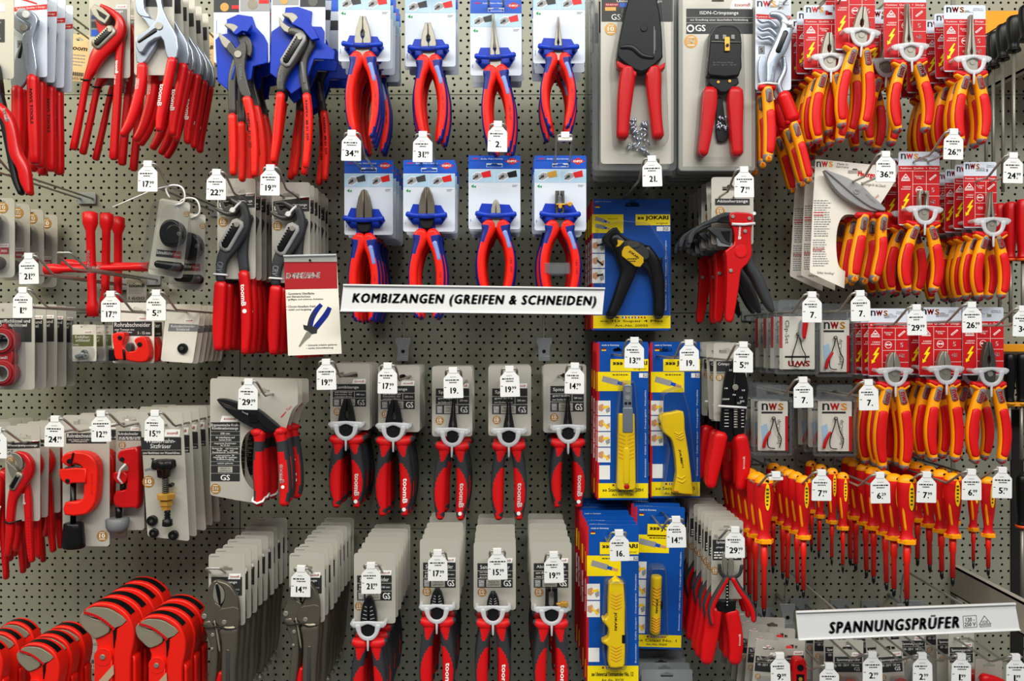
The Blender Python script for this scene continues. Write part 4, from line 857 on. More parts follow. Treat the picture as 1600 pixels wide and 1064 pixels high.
b.sweep([(215, 205, 15, 1, 21), (172, 310, 15, 1, 21)], 'blk', n=10, ex=4, k=2); b.text('NWS classic', 142, 430, 80, 12, 21.2, 'grm', rot=98)
b.plate(cr([(90, 320), (130, 345), (125, 420), (110, 480), (88, 480), (78, 400)], 2, True), 4, 10, 'chrm', bev=1)
def ins_handle(t, pts, tt):
    h = t.part('handle'); h.sweep([(x, y, w_, 8, tt) for x, y, w_ in pts], 'yel', n=14, k=5)
    q = cr([(x, y, w_, 8, tt) for x, y, w_ in pts], 6); N = len(q)
    i_ = t.part('inlay', h, 'red rubber inlay'); i_.sweep([(a[0] + a[2] * .1, a[1], a[2] * .8, 3.2, tt + 5.9) for a in q[int(N * .38):int(N * .88):3]], 'redm', n=10, k=2)
    g = t.part('thumb_guard', h); g.sweep([(pts[0][0] - pts[0][2] * 1.3, pts[0][1] - 2, 16, 7, tt), (pts[0][0] + pts[0][2] * 1.3, pts[0][1] - 2, 16, 7, tt)], 'redm', k=2)
    lp = t.part('label_patch', h, 'grey patch with lettering'); lp.sweep([(z[0], z[1], z[2] * .6, 3, tt + 6.2) for z in q[int(N * .1):int(N * .34):2]], 'grm', n=8, ex=6, k=2)
    m = q[int(N * .22)]; lp.text('1000V', m[0], m[1], 60, 16, tt + 9.6, 'prd', rot=-85, bold=.04)
    e = q[-1]; tp = t.part('handle_cap', h, 'grey end cap'); tp.sweep([(q[-3][0], q[-3][1], e[2] * 1.25, 8.3, tt), (e[0], e[1], e[2] * 1.15, 6.6, tt), (e[0], e[1] + 10, e[2] * .6, 4, tt)], 'grm', k=2); tp.text('R', e[0], e[1] - 8, 14, 16, tt + 8.8, 'pr', rot=-20)
ins_handle(t, [(118, 505, 30), (125, 580, 30), (132, 700, 32), (132, 800, 32), (122, 900, 22)], 15)
c2 = t.part('jaw'); c2.sweep([(215, 330, 10), (222, 400, 14), (190, 480, 16), (210, 540, 18)], 'chrm', t=9, h=5)
h = t.part('handle', label='red sleeve'); h.sweep([(212, 540, 34), (240, 610, 36), (262, 670, 36)], 'red', t=12, h=10, ex=3)
ins_handle(t, [(268, 690, 26), (290, 760, 27), (318, 860, 27), (340, 950, 26), (352, 1010, 18)], 10)
z = t.part('cable_tie', label='white cable tie'); z.tube([(195, 140, 20), (240, 170, 22), (262, 180, 16)], 2.2, 'wht'); z.disc(235, 160, 14, 22, 26, 'wht', 10, 1); z = t.part('cable_tie', label='white cable tie'); z.tube([(70, 485, 16), (110, 483, 22), (172, 490, 22)], 1.8, 'wht')
stack(t, 3, 'chrome insulated pump pliers with red and yellow grips', 'pliers', 'insulated pump pliers', .05, jr=2)

# ergonomic pliers on white lying-L card
t = T('ergonomic_pliers', 380, 95, .21, fB5)
c = t.part('card'); c.plate([(180, 32), (188, 28), (400, 50), (604, 70), (612, 78)] + cr([(590, 150), (545, 220), (505, 285), (500, 300)], 3) + cr([(400, 320), (330, 320), (296, 380), (288, 480), (300, 580), (335, 612)], 4) + [(330, 700), (240, 660), (152, 618), (150, 608), (165, 300)], -1, 0, 'cardn', holes=[slot(385, 96, 36, 9)])
nws_logo(c, 184, 40, 88, 30); c.text('Made in\nGermany', 320, 64, 66, 30, .3, 'pk', rot=3); c.text('My Ergo', 445, 112, 90, 34, .3, 'pr', rot=5, bold=.05); c.text('Technologie für die Zukunft', 480, 165, 130, 20, .3, 'pk', rot=6, shear=.3); c.text('Safety handling!', 232, 622, 90, 16, .3, 'pk', rot=4, shear=.3)
c.bars(172, 240, 262, 435, 16, .3, 'pg', .4, 5); c.bars(166, 445, 250, 590, 12, .3, 'pg', .4, 6); c.bars(170, 300, 230, 330, 2, .4, 'pr', .4, 7); c.bars(166, 490, 232, 510, 2, .4, 'pr', .4, 8); c.text('Test', 495, 225, 34, 16, .3, 'pr', rot=-40, shear=.3)
a = t.part('jaw'); a.plate(cr([(208, 96), (250, 108), (330, 138), (400, 178), (450, 228), (518, 292), (500, 306), (440, 286), (360, 230), (285, 165)], 2, True), 8, 18, 'gry', bev=1.5)
b = t.part('jaw'); b.plate(cr([(208, 97), (262, 140), (330, 168), (372, 168), (440, 240), (485, 300), (440, 305), (370, 275), (290, 220), (240, 160)], 2, True), 6, 15, 'gry', bev=1.5); b.disc(368, 205, 17, 17.5, 19, 'gry', 16, .6); b.text('NWS', 368, 205, 20, 10, 19.2, 'pk', rot=20); b.text('MADE IN GERMANY', 440, 245, 70, 12, 18.2, 'grm', rot=42)
def ih(pts, tt):
    k0 = t.fr; ins_handle(t, pts, tt)
ih([(408, 330, 26), (395, 400, 28), (378, 490, 31), (362, 580, 30), (354, 660, 22)], 16)
ih([(512, 328, 26), (502, 400, 27), (502, 500, 28), (484, 590, 28), (464, 660, 20)], 12)
stack(t, 3, 'long-jawed grey pliers on big curved white card', 'pliers', 'ergonomic pliers on white cards', .045, jr=1)

t = T('power_combination_pliers', 415, 210, .23, fC2)
c = t.part('card'); c.plate([(82, 130), (90, 127), (400, 132), (625, 139), (634, 146), (636, 160)] + cr([(636, 290), (600, 330), (575, 400), (560, 450)], 3) + [(470, 470)] + cr([(370, 440), (300, 490), (272, 600), (285, 740), (330, 820), (368, 845)], 4) + [(368, 925), (240, 905), (90, 876), (80, 870), (75, 860), (75, 145)], -1, 0, 'card', holes=[slot(415, 210, 40, 10)])
toom_logo(c, 140, 366, 260, 404); ys = [408, 468, 492, 534, 566, 610, 660, 684, 735, 788]
for i in range(9): c.rc(80, ys[i], 265, ys[i + 1] - 3, .3, 'pk')
c.text('Ergonomische Kraft-\nKombinationszange', 172, 438, 176, 42, .5, 'pw'); c.text('200 mm', 172, 479, 60, 12, .5, 'pw'); c.text('für mittelharten und\nharten Draht', 172, 512, 120, 28, .5, 'pw'); c.text('integrierter Rundrücken\nbis 10 mm', 172, 549, 140, 22, .5, 'pw'); c.text('Backen für    mit Schneide\nFlach- und    und\nRundmaterial  Greifmulde', 172, 587, 165, 34, .5, 'pw'); c.text('ergonomischer 2K\nMantelgriff für optimale\nKraftübertragung', 172, 634, 150, 38, .5, 'pw'); c.text('induktiv gehärtet', 172, 671, 100, 12, .5, 'pw'); c.rc(126, 692, 218, 728, .5, 'card'); c.text('MADE IN\nGERMANY', 172, 710, 76, 28, .7, 'pk'); c.text('GS', 172, 761, 60, 36, .5, 'pw', bold=.03); badge(c, 110, 833, 33)
c.text('Test', 580, 318, 40, 16, .3, 'pr', rot=-45, shear=.3); c.flat([(560, 338), (530, 368), (524, 380), (536, 374), (563, 342)], .3, 'pr')
a = t.part('jaw'); a.plate(cr([(140, 258), (190, 252), (260, 270), (330, 300), (400, 318), (470, 372), (545, 440), (510, 466), (440, 430), (370, 360), (260, 310)], 2, True), 8, 18, 'blkm', bev=1.5)
b = t.part('jaw'); b.plate(cr([(140, 262), (200, 300), (270, 318), (320, 320), (380, 350), (450, 430), (510, 468), (440, 462), (350, 430), (250, 370), (180, 310)], 2, True), 6, 16, 'blkm', bev=1.5); b.text('toomB', 322, 340, 44, 12, 18.2, 'gry', rot=28, bold=.03)
b.rc(350, 350, 400, 400, 18.15, 'blk')
for side, pts in ((-1, [(405, 470, 40), (405, 520, 32), (400, 600, 32), (400, 720, 36), (405, 830, 34), (400, 915, 30)]), (1, [(530, 462, 36), (546, 520, 34), (556, 600, 36), (568, 720, 38), (572, 840, 36), (562, 915, 30)])):
    def fn(s, lat, fr, side=side):
        o = lat * side
        if s < .2: return 'redm'
        if s < .38: return 'dkg'
        if s > .93: return 'redm'
        return 'redm' if o < .65 - abs(s - .62) * 1.2 else 'dkg'
    h = t.part('handle'); h.sweep([(x, y, w_, 8.5, 12) for x, y, w_ in pts], fn, n=20, k=6)
    g = t.part('thumb_guard', h); x, y = pts[0][0], pts[0][1]; g.sweep([(x - side * 10, y, 26, 9, 12), (x + side * 18, y - 2, 30, 9.5, 12), (x + side * 44, y - 6, 16, 5, 12)], 'redm', k=3)
    if side > 0: tx = t.part('lettering', h, 'white lettering'); tx.text('toomB', 556, 722, 120, 28, 20.8, 'pw', rot=90, bold=.05); tx.disc(562, 806, 11, 20.4, 21, 'pw', 12)
z = t.part('cable_tie', label='white cable tie'); z.tube([(366, 878, 12), (372, 895, 21), (402, 908, 22.5), (436, 896, 21), (440, 880, 12)], 1.8, 'wht')
stack(t, 3, 'dark long-jawed pliers on wide grey card', 'pliers', 'power combination pliers on wide cards', .035, jr=1)

# ------------------------------------------------------------------ blue and yellow blister cards
fz = (0, 0, 1)
t = T('cable_stripping_tool', 988, 320, .13, fz)
x0, y0, x1, y1 = 925, 311, 1048, 516
c = t.part('card'); card(c, (x0, y0, x1, y1), 'pbj', 3, (988, 320, 11, 3), t0=-6); c.box(x0 - .5, y0 + 2, x0, y1 - 2, -6, 0, 'pr'); c.rc(x0, y0 + 1, x0 + 2.2, y1 - 1, .2, 'pr')
c.text('made in Germany', 942, 315, 26, 2.8, .3, 'pw', bold=.02); flag(c, 930, 320, 7); c.rc(925, 335, 974, 364, .25, 'py'); cable(c, 930, 341, 953, 348, 3); cable(c, 930, 352, 953, 358, 3); c.text('Kabelquerschnitt', 957, 342, 16, 2.4, .4, 'pt')
c.rc(993, 335, 1047, 352, .25, 'py'); c.text('»» JOKARI', 1020, 341, 49, 8, .4, 'pt', bold=.05); c.text('original', 1034, 349, 18, 3.8, .4, 'pt'); c.rc(1026, 354, 1036, 361, .25, 'pw'); c.rc(1037, 354, 1047, 361, .25, 'pw'); c.text('GS', 1041, 357.5, 7, 5, .4, 'pt', bold=.03)
pic_strip(c, 925, 373, 945, 444, 3, 'blk'); jokari_foot(c, 925, 493, 1048, 513, '3D Super 4 Plus', 'Art.-No. 20050'); c.text('Abisolieren · Crimpen · Schneiden · Wire stripper', 1040.5, 430, 110, 2.6, .3, 'pw', rot=-90)
g = t.part('tool_body', label='black gripping body'); FB = fB4; g.fr = FB
g.plate(cr([(165, 405), (205, 388), (235, 430), (290, 455), (340, 470), (372, 510), (385, 545), (440, 545), (438, 600), (445, 740), (448, 840), (420, 860), (396, 840), (395, 740), (375, 640), (350, 600), (310, 590), (260, 680), (240, 760), (200, 850), (165, 858), (150, 835), (190, 780), (215, 680), (240, 620), (225, 560), (190, 510), (150, 480), (130, 450)], 2, True), 3, 15, 'blk', bev=2); g.sweep([(352, 500, 30), (392, 560, 34), (416, 640, 34), (424, 740, 30), (424, 830, 26)], 'blk', t=11, h=7, ex=3); g.sweep([(190, 440, 34), (230, 490, 46), (262, 560, 56), (262, 620, 42), (235, 700, 34), (205, 780, 30), (178, 838, 26)], 'blk', t=11, h=7, ex=3)
g.plate(cr([(240, 460), (300, 465), (360, 500), (370, 545), (330, 560), (250, 520)], 2, True), 14, 20, 'dkg', bev=2)
yl = t.part('label_plate', label='yellow label plate'); yl.fr = FB; yl.plate([(240, 492), (262, 485), (338, 545), (340, 570), (322, 594), (296, 592), (228, 538), (228, 515)], 19, 22, 'gyl', bev=.8); yl.text('JOKARI', 288, 532, 62, 15, 22.3, 'pt', rot=38, bold=.05); yl.bars(255, 548, 310, 572, 2, 22.3, 'pt', seed=4)
yp = t.part('yellow_pointer', label='small yellow pointer'); yp.fr = FB; yp.plate([(205, 455), (240, 462), (215, 490), (198, 492), (208, 475)], 16, 22, 'gyl', bev=.6); yp.disc(288, 480, 34, 20, 21.5, 'gunm', 16, .6, ry=18)
blister(t, [(930, 352), (968, 346), (1012, 350), (1040, 395), (1044, 498), (938, 498)], 24, r=8)
stack(t, 4, 'black wire stripper with yellow label in blue blister', 'wire stripper', 'black wire strippers in blue blisters', .034, jr=.5, jy=1)

def jk(name, d, q, n, sp, desc, grp, build, foot, nm, art, slx, cab, picn, tilt=0, seedm='gry', inner=('pb', 'psk')):
    x0, y0, x1, y1 = q; t = T(name, slx, y0 + 12, d, fz); w = x1 - x0
    c = t.part('card'); card(c, q, 'pbj', 3, (slx, y0 + 13, 10, 2.8), t0=-3); c.box(x0 - .5, y0 + 2, x0, y1 - 2, -3, 0, 'pr'); c.rc(x0, y0 + 1, x0 + 3.5, y1 - 1, .2, 'pr')
    c.text('made in Germany', x0 + w * .26, y0 + 5.5, w * .34, 3, .3, 'pw', bold=.02); flag(c, x0 + 7, y0 + 9.5, 7)
    c.rc(x0 + w * .26, y0 + 27, x1, y0 + 46, .25, 'py'); c.text('»»» JOKARI', x0 + w * .64, y0 + 34, w * .68, 9, .4, 'pt', bold=.05); c.text('original', x1 - w * .17, y0 + 42.5, w * .25, 4, .4, 'pt')
    ya = y0 + cab[0]; c.rc(x0 + 1, ya, x0 + w * cab[2], y0 + cab[1], .25, 'py'); cable(c, x0 + w * .1, ya + (cab[1] - cab[0]) * .35, x0 + w * (cab[2] - .06), y0 + cab[1] - 9, 4.5, inner)
    c.bars(x0 + w * .3, ya + 3, x0 + w * cab[2] - 3, ya + 7, 1, .4, 'pt', .4)
    c.rc(x0 + w * .82, y0 + 49, x0 + w * .9, y0 + 56, .25, 'pw'); c.rc(x0 + w * .91, y0 + 49, x0 + w * .99, y0 + 56, .25, 'pw'); c.text('GS', x0 + w * .95, y0 + 52.5, 6, 5, .4, 'pt', bold=.03)
    if picn: pic_strip(c, x0 + 1, y0 + picn[0], x0 + w * .26, y0 + picn[1], picn[2])
    jokari_foot(c, x0, y1 - foot, x1, y1 - 3, nm, art)
    c.text('Entmanteler · Cable stripper · Coupe-gaine · Pelacables', x1 - 4.5, (y0 + y1) / 2 + 20, (y1 - y0) * .55, 2.8, .3, 'pw', rot=-90); c.rc(x0 + w * .04, y1 - foot - 28, x0 + w * .25, y1 - foot - 6, .25, 'pw') if not (picn and y0 + picn[1] > y1 - foot - 28) else None
    build(t)
    return stack(t, n, desc, 'cable stripper', grp, sp, roll=tilt, jr=.5, jy=.8)
def b28(t):
    k = t.part('knife_handle', label='yellow handle with ribs'); k.plate(rr([(965, 645), (990, 645), (992, 760), (988, 764), (966, 764), (962, 760)], 3), 3, 12, 'yelb', bev=2)
    for i in range(7):
        for s_ in (-1, 1): k.flat([(977 + s_ * 2, 680 + i * 6), (977 + s_ * 12, 676 + i * 6), (977 + s_ * 12, 677.5 + i * 6), (977 + s_ * 2, 681.5 + i * 6)], 12.2, 'tray')
    k.sweep([(977, 700, 5, 1, 12), (977, 752, 5, 1, 12)], 'yelb', k=2); k.sweep([(975, 758, 5, 3, 10), (980, 758, 5, 3, 10)], 'red', k=1)
    b = t.part('blade_bracket', k, 'steel bracket holding the blade'); b.plate(rr(rect(971, 636, 987, 674), 2), 12, 13.5, 'chrm', bev=.6); b.plate(rr(rect(972, 600, 986, 640), 5), 6, 12.5, 'chrm', bev=1.2); b.disc(979, 608, 4.5, 12.5, 13.4, 'gry', 14); b.disc(979, 620, 4, 12.5, 13.4, 'gry', 14); b.box(974, 627, 978, 631, 12.5, 13.4, 'blkm'); b.box(980, 627, 984, 631, 12.5, 13.4, 'blkm')
    blister(t, [(967, 594), (991, 594), (995, 640), (996, 768), (961, 768), (962, 640)], 16, r=5)
jk('cable_knife', .15, (933, 534, 1013, 781), 5, .025, 'straight yellow cable knife with steel bracket in blue blister', 'yellow cable knives in blue blisters', b28, 26, 'Standard No. 28H', 'Art.-No. 10280', 968, (47, 77, .66), (92, 190, 4), tilt=0)
def b12(t):
    k = t.part('stripper_body', label='curved yellow body with arrow ribs'); k.fr = fC4
    k.plate(cr([(455, 485), (520, 470), (582, 466), (590, 560), (612, 700), (634, 900), (628, 922), (540, 912), (528, 900), (545, 800), (530, 660), (510, 610), (470, 578), (458, 530)], 2, True), 3, 18, 'yelb', bev=2.2)
    for i in range(5):
        y = 580 + i * 14 if i < 3 else 820 + (i - 3) * 22
        k.sweep([(535 + i * 4, y, 4, 1, 18), (555 + i * 5, y + 12, 4, 1, 18.4), (578 + i * 4, y - 2, 4, 1, 18)], 'yelb', n=8, k=1)
    k.text('JOKARI', 565, 710, 76, 14, 18.3, 'pt', rot=82, bold=.05); k.text('secura', 575, 745, 60, 10, 18.3, 'pt', rot=82); k.sweep([(530, 898, 6, 1, 17.8), (552, 902, 6, 1, 17.8)], 'tray', n=8, k=1); k.disc(462, 536, 8, 6, 12, 'blk', 10)
    blister(t, [(1031, 612), (1062, 600), (1074, 640), (1088, 772), (1030, 770), (1040, 700), (1028, 660)], 22, r=6)
jk('cable_stripper', .12, (1016, 534, 1094, 778), 4, .028, 'banana-shaped yellow cable stripper in blue blister', 'curved yellow cable strippers in blue blisters', b12, 25, 'Secura No. 15', 'Art.-No. 30155', 1040, (47, 79, .68), (92, 164, 3))
def bu(t):
    k = t.part('stripper_body', label='thick yellow tube with side hooks'); k.plate(cr([(950, 906), (972, 906), (974, 980), (974, 1030), (968, 1036), (950, 1036), (948, 1020), (948, 1004), (940, 999), (939, 995), (948, 990), (948, 975), (940, 966), (940, 960), (948, 956)], 2, True), 3, 19, 'yelb', bev=3)
    for i in range(5):
        for yb in (922, 1002): k.sweep([(952, yb + i * 5, 1, .6, 18.6), (960, yb + 4 + i * 5, 1, .6, 19), (969, yb + i * 5, 1, .6, 18.6)], 'tray', n=6, k=1)
    k.text('JOKARI', 959, 964, 28, 5, 19.3, 'pt', rot=90, bold=.05); k.rc(969, 985, 974, 998, 19.2, 'blk')
    blister(t, [(943, 902), (976, 902), (979, 1000), (977, 1040), (943, 1040), (938, 1000)], 22, r=6)
jk('cable_stripper', .25, (916, 820, 998, 1072), 9, .027, 'thick yellow cable stripper with side hooks in blue blister', 'thick yellow cable strippers in blue blisters', bu, 32, 'Universal Entmanteler No. 12', 'Art.-No. 30120', 959, (48, 80, .66), (92, 146, 2))
def bc(t):
    k = t.part('stripper_body', label='slim yellow tube'); k.lathe(1026, [(896, 7), (898, 8.5), (902, 8.6), (980, 8.2), (985, 7.5), (986, 6)], 'yelb', t=11)
    for i in range(6): k.sweep([(1020, 912 + i * 5, 1, .6, 18.6), (1026, 916 + i * 5, 1, .6, 19.6), (1032, 912 + i * 5, 1, .6, 18.6)], 'tray', n=6, k=1); k.sweep([(1020, 958 + i * 4, 1, .6, 18.6), (1026, 962 + i * 4, 1, .6, 19.6), (1032, 958 + i * 4, 1, .6, 18.6)], 'tray', n=6, k=1)
    k.text('JOKARI', 1026, 940, 22, 4, 20.4, 'pt', rot=92, bold=.05); k.box(1032, 935, 1036, 946, 8, 16, 'blk')
    blister(t, [(1014, 880), (1040, 880), (1046, 986), (1040, 990), (1014, 990), (1011, 970)], 24, r=6)
jk('coaxial_cable_stripper', .18, (992, 792, 1070, 1014), 3, .04, 'slim yellow coaxial cable stripper in blue blister', 'slim yellow coaxial strippers in blue blisters', bc, 22, 'Coaxi No. 1', 'Art.-No. 30600', 1034, (44, 72, .7), (86, 200, 4), tilt=1.5)

# ------------------------------------------------------------------ red self-adjusting strippers, crimping pliers with red dipped grips
t = T('automatic_wire_stripper', 785, 185, .22, fB4)
c = t.part('card'); card(c, (703, 122, 922, 472), 'card', 5, (800, 182, 40, 10)); c.rc(722, 234, 902, 268, .3, 'pk'); c.text('Abisolierzange', 812, 249, 160, 19, .5, 'pw'); badge(c, 748, 300, 25); c.rc(715, 330, 730, 340, .3, 'pk')
b = t.part('body', label='red stamped body'); b.plate(cr([(782, 316), (860, 314), (892, 322), (904, 345), (893, 400), (892, 470), (895, 530), (870, 580), (840, 610), (828, 700), (800, 860), (770, 872), (760, 850), (764, 760), (768, 640), (764, 540), (760, 510), (800, 480), (806, 440), (796, 390), (782, 365)], 2, True), 10, 20, 'redp', bev=2)
b.disc(838, 515, 34, 20, 21, 'redp', 22, .6); b.disc(838, 515, 28, 20.6, 21.4, 'red', 22)
for x, y in ((795, 337), (880, 346), (858, 412), (785, 613)): rivet(b, x, y, 10, 20.5)
tx = t.part('lettering', b, 'white lettering'); tx.text('toomB', 833, 415, 78, 15, 20.4, 'pw', rot=95, bold=.05)
j = t.part('jaw', label='black gripping jaws'); j.plate(cr([(568, 470), (580, 420), (620, 385), (680, 350), (730, 322), (784, 314), (782, 365), (720, 362), (650, 385), (605, 420), (590, 470)], 2, True), 8, 19, 'dkg', bev=1.5)
j.plate([(676, 400), (700, 392), (795, 396), (797, 460), (785, 485), (738, 470), (715, 440)], 8, 18, 'dkg', bev=1.5); j.plate([(735, 340), (778, 328), (778, 358), (715, 358)], 19, 19.6, 'blk'); j.plate([(735, 412), (785, 408), (780, 470), (760, 455)], 18, 18.6, 'blk')
k_ = t.part('tie', label='white plastic tie'); k_.tube([(790, 375, 21), (850, 378, 22), (908, 372, 21)], 2.2, 'wht'); k_.disc(910, 318, 9, 8, 16, 'wht', 10)
g = t.part('wire_stop', label='grey plastic wire stop'); g.plate(rr([(715, 440), (760, 462), (800, 470), (800, 492), (722, 488)], 8), 14, 17, 'grm', bev=.8)
h = t.part('handle', label='black plastic handle'); h.sweep([(895, 500, 16), (890, 575, 24), (930, 640, 26), (965, 720, 25), (990, 780, 20), (1008, 820, 10)], 'dkg', t=10, h=7, ex=3)
stack(t, 6, 'red stamped automatic wire stripper with black jaws and curved black handle', 'wire stripper', 'automatic wire strippers with red bodies', .034, jr=3, jy=3)

def crimper(t, hd=True):
    pass
t = T('crimping_pliers', 850, 140, .19, fC4)
c = t.part('card'); card(c, (762, 90, 945, 525), 'card', 5, (835, 140, 42, 10)); c.rc(778, 192, 932, 250, .3, 'pk'); c.text('Crimpzange', 838, 210, 105, 20, .5, 'pw'); badge(c, 795, 282, 20); c.rc(778, 253, 932, 262, .3, 'pg')
a = t.part('jaw'); a.plate(cr([(872, 178), (850, 200), (820, 260), (806, 340), (800, 420), (792, 590), (830, 636), (870, 600), (868, 400), (862, 330), (868, 260)], 2, True), 5, 11, 'blk', bev=1.2)
b = t.part('jaw'); b.plate(cr([(876, 178), (905, 200), (928, 270), (940, 350), (932, 430), (915, 595), (865, 598), (862, 560), (872, 430), (868, 330), (878, 270), (862, 230)], 2, True), 9, 15, 'blk', bev=1.2)
rivet(b, 868, 334, 17, 15, 'steel')
for i, (x, y, s_) in enumerate(((845, 240, '22'), (822, 340, '18'), (912, 350, '10'), (900, 390, '12'), (862, 375, 'M4'), (820, 400, 'CRIMP'), (890, 420, 'CUT'), (905, 410, 'AWG'))): b.text(s_, x, y, 8 * len(s_), 9, 15.3 if x > 850 else 11.3, 'pw')
for i in range(9): b.sweep([(862, 440 + i * 14, 5, 1, 15), (878, 440 + i * 14, 5, 1, 15)], 'steel', n=6, k=1)
for y in range(440, 560, 18): a.rc(812, y, 835, y + 3, 11.3, 'pw'); b.rc(900, y, 915, y + 3, 15.3, 'pw')
for i, m_ in enumerate(('yelb', 'blue', 'red')): b.disc(872 + i * 14, 225 + i * 8, 6, 15, 15.6, m_, 10)
z = t.part('cable_tie', label='white cable tie'); z.tube([(772, 436, 16), (850, 440, 17.5), (928, 446, 16)], 1.8, 'wht'); z.text('', 0, 0, 1, 1, 0, 'wht') if False else None
h = t.part('handle', label='red dipped grip'); h.sweep([(795, 600, 38), (775, 690, 37), (752, 790, 35), (738, 875, 28)], 'red', t=8, h=7, ex=3)
h = t.part('handle', label='red dipped grip'); h.sweep([(900, 610, 36), (915, 700, 38), (912, 790, 37), (900, 885, 26)], 'red', t=12, h=7, ex=3)
tx = t.part('lettering', h, 'white lettering'); tx.text('toomB', 910, 745, 70, 12, 19.4, 'pw', rot=-88, bold=.04)
stack(t, 4, 'black crimping pliers with short fat red grips below the 5.99 tag', 'pliers', 'black crimping pliers with fat red grips', .045, jr=3, jy=6)

t = T('pliers_set', 862, 205, .25, fD4)
c = t.part('card'); card(c, (765, 155, 945, 600), 'card', 5, (850, 205, 42, 10)); c.rc(772, 265, 935, 380, .3, 'pk'); c.text('Spitzzange', 835, 280, 85, 18, .5, 'pw'); c.text('gebogen', 812, 308, 40, 12, .5, 'pw'); badge(c, 785, 440, 22); c.bars(780, 330, 930, 375, 3, .5, 'pw', seed=2)
h = t.part('handle', label='fat red dipped grip'); h.sweep([(775, 660, 44), (762, 760, 44), (745, 860, 42), (732, 940, 34)], 'red', t=6, h=5, ex=3)
h = t.part('handle', label='fat red dipped grip'); h.sweep([(872, 668, 40), (890, 760, 42), (898, 860, 40), (890, 940, 34)], 'red', t=7, h=5, ex=3); tx = t.part('lettering', h, 'white lettering'); tx.text('toomB', 912, 815, 66, 12, 12.4, 'pw', rot=-88, bold=.04)
a = t.part('body', label='black crimping body'); a.plate([(780, 600), (895, 600), (892, 655), (845, 665), (790, 655)], 3, 11, 'blk', bev=1); a.sweep([(846, 470, 9, 1, 12), (842, 640, 9, 1, 12)], 'blk', n=8, k=2)
for i in range(8): a.rc(838, 490 + i * 18, 846, 494 + i * 18, 13.3, 'pw')
j = t.part('jaw', label='steel nose of small pliers'); j.plate(cr([(815, 345), (830, 325), (842, 380), (840, 455), (820, 440)], 2, True), 10, 15, 'steel', bev=1); j.plate(cr([(870, 345), (880, 400), (870, 450), (845, 460), (848, 380)], 2, True), 10, 15, 'steel', bev=1)
k_ = t.part('clip', label='black plastic clip'); k_.sweep([(795, 390, 11, 1.5, 16.5), (805, 440, 10, 1.5, 16.5), (850, 465, 12, 1.5, 16.5), (905, 445, 10, 1.5, 16.5), (920, 395, 11, 1.5, 16.5)], 'dkg', n=8, k=3)
for s_, pts in ((-1, [(832, 465, 16), (800, 520, 18), (762, 590, 20), (745, 650, 18), (755, 715, 15)]), (1, [(872, 465, 16), (910, 530, 18), (955, 590, 20), (982, 650, 18), (985, 700, 13)])):
    h = t.part('handle', label='small red and grey handle'); h.sweep([(x, y, w_, 4.5, 17.5) for x, y, w_ in pts], lambda s, l, f, s_=s_: 'dkg' if l * s_ > .2 else 'red', n=14, k=4)
stack(t, 10, 'red-gripped pliers set with small bent-nose pliers clipped in front', 'pliers', 'red-gripped pliers sets', .026, jr=1, jy=2)
# ------------------------------------------------------------------ pipe cutters and reamers, left
t = T('pipe_cutter', 450, 290, .24, fC1)
c = t.part('card'); card(c, (347, 243, 607, 970), 'card', 5, (450, 286, 42, 10)); c.rc(367, 343, 590, 400, .3, 'pk'); c.text('Rohrabschneider', 448, 357, 150, 21, .5, 'pw'); c.text('zum Trennen von Kupfer-\nund Messingrohren', 440, 385, 120, 20, .5, 'pw'); c.text('3 - 28 mm', 552, 386, 50, 12, .5, 'pw'); toom_logo(c, 488, 306, 570, 338); badge(c, 567, 913, 30)
b = t.part('frame', label='red cast C-frame'); b.plate(cr([(384, 490), (388, 462), (412, 440), (450, 434), (512, 440), (556, 465), (578, 510), (580, 600), (572, 700), (545, 752), (505, 780), (402, 780), (402, 712), (470, 706), (498, 690), (505, 650), (506, 560), (498, 520), (460, 500), (420, 515)], 2, True), 5, 24, 'redk', bev=3)
b.text('ROHR 3-28', 552, 610, 110, 12, 24.3, 'red', rot=90)
s_ = t.part('slide', label='red sliding jaw'); s_.plate([(378, 530), (470, 520), (525, 524), (525, 602), (455, 603), (420, 612), (392, 590), (378, 565)], 7, 27, 'redk', bev=2); s_.disc(426, 590, 12, 27, 28.5, 'blkm', 14, .5)
wl = t.part('cutting_wheel', label='steel cutting wheel and rollers'); wl.disc(425, 532, 30, 10, 22, 'gunm', 18, 1, ry=18); wl.disc(470, 522, 26, 12, 24, 'gunm', 16, 1, ry=14); wl.disc(432, 486, 14, 24, 26, 'blkm', 14); wl.sweep([(452, 440, 6, 1, 24.5), (440, 500, 6, 1, 25)], 'blk', n=6, k=1)
r_ = t.part('feed_screw', label='black feed screw'); r_.lathe(432, [(612, 15), (700, 15), (704, 18), (710, 18), (712, 15), (835, 15)], 'blk', t=14)
k_ = t.part('knob', label='black ribbed knob'); k_.lathe(436, [(828, 48), (834, 54), (860, 56), (930, 62), (958, 63), (966, 56)], 'blk', n=36, t=15, flute=(12, .07), sq=.75)
stack(t, 3, 'large red C-frame pipe cutter with black ribbed knob', 'pipe cutter', 'large red pipe cutters', .055, jr=1)

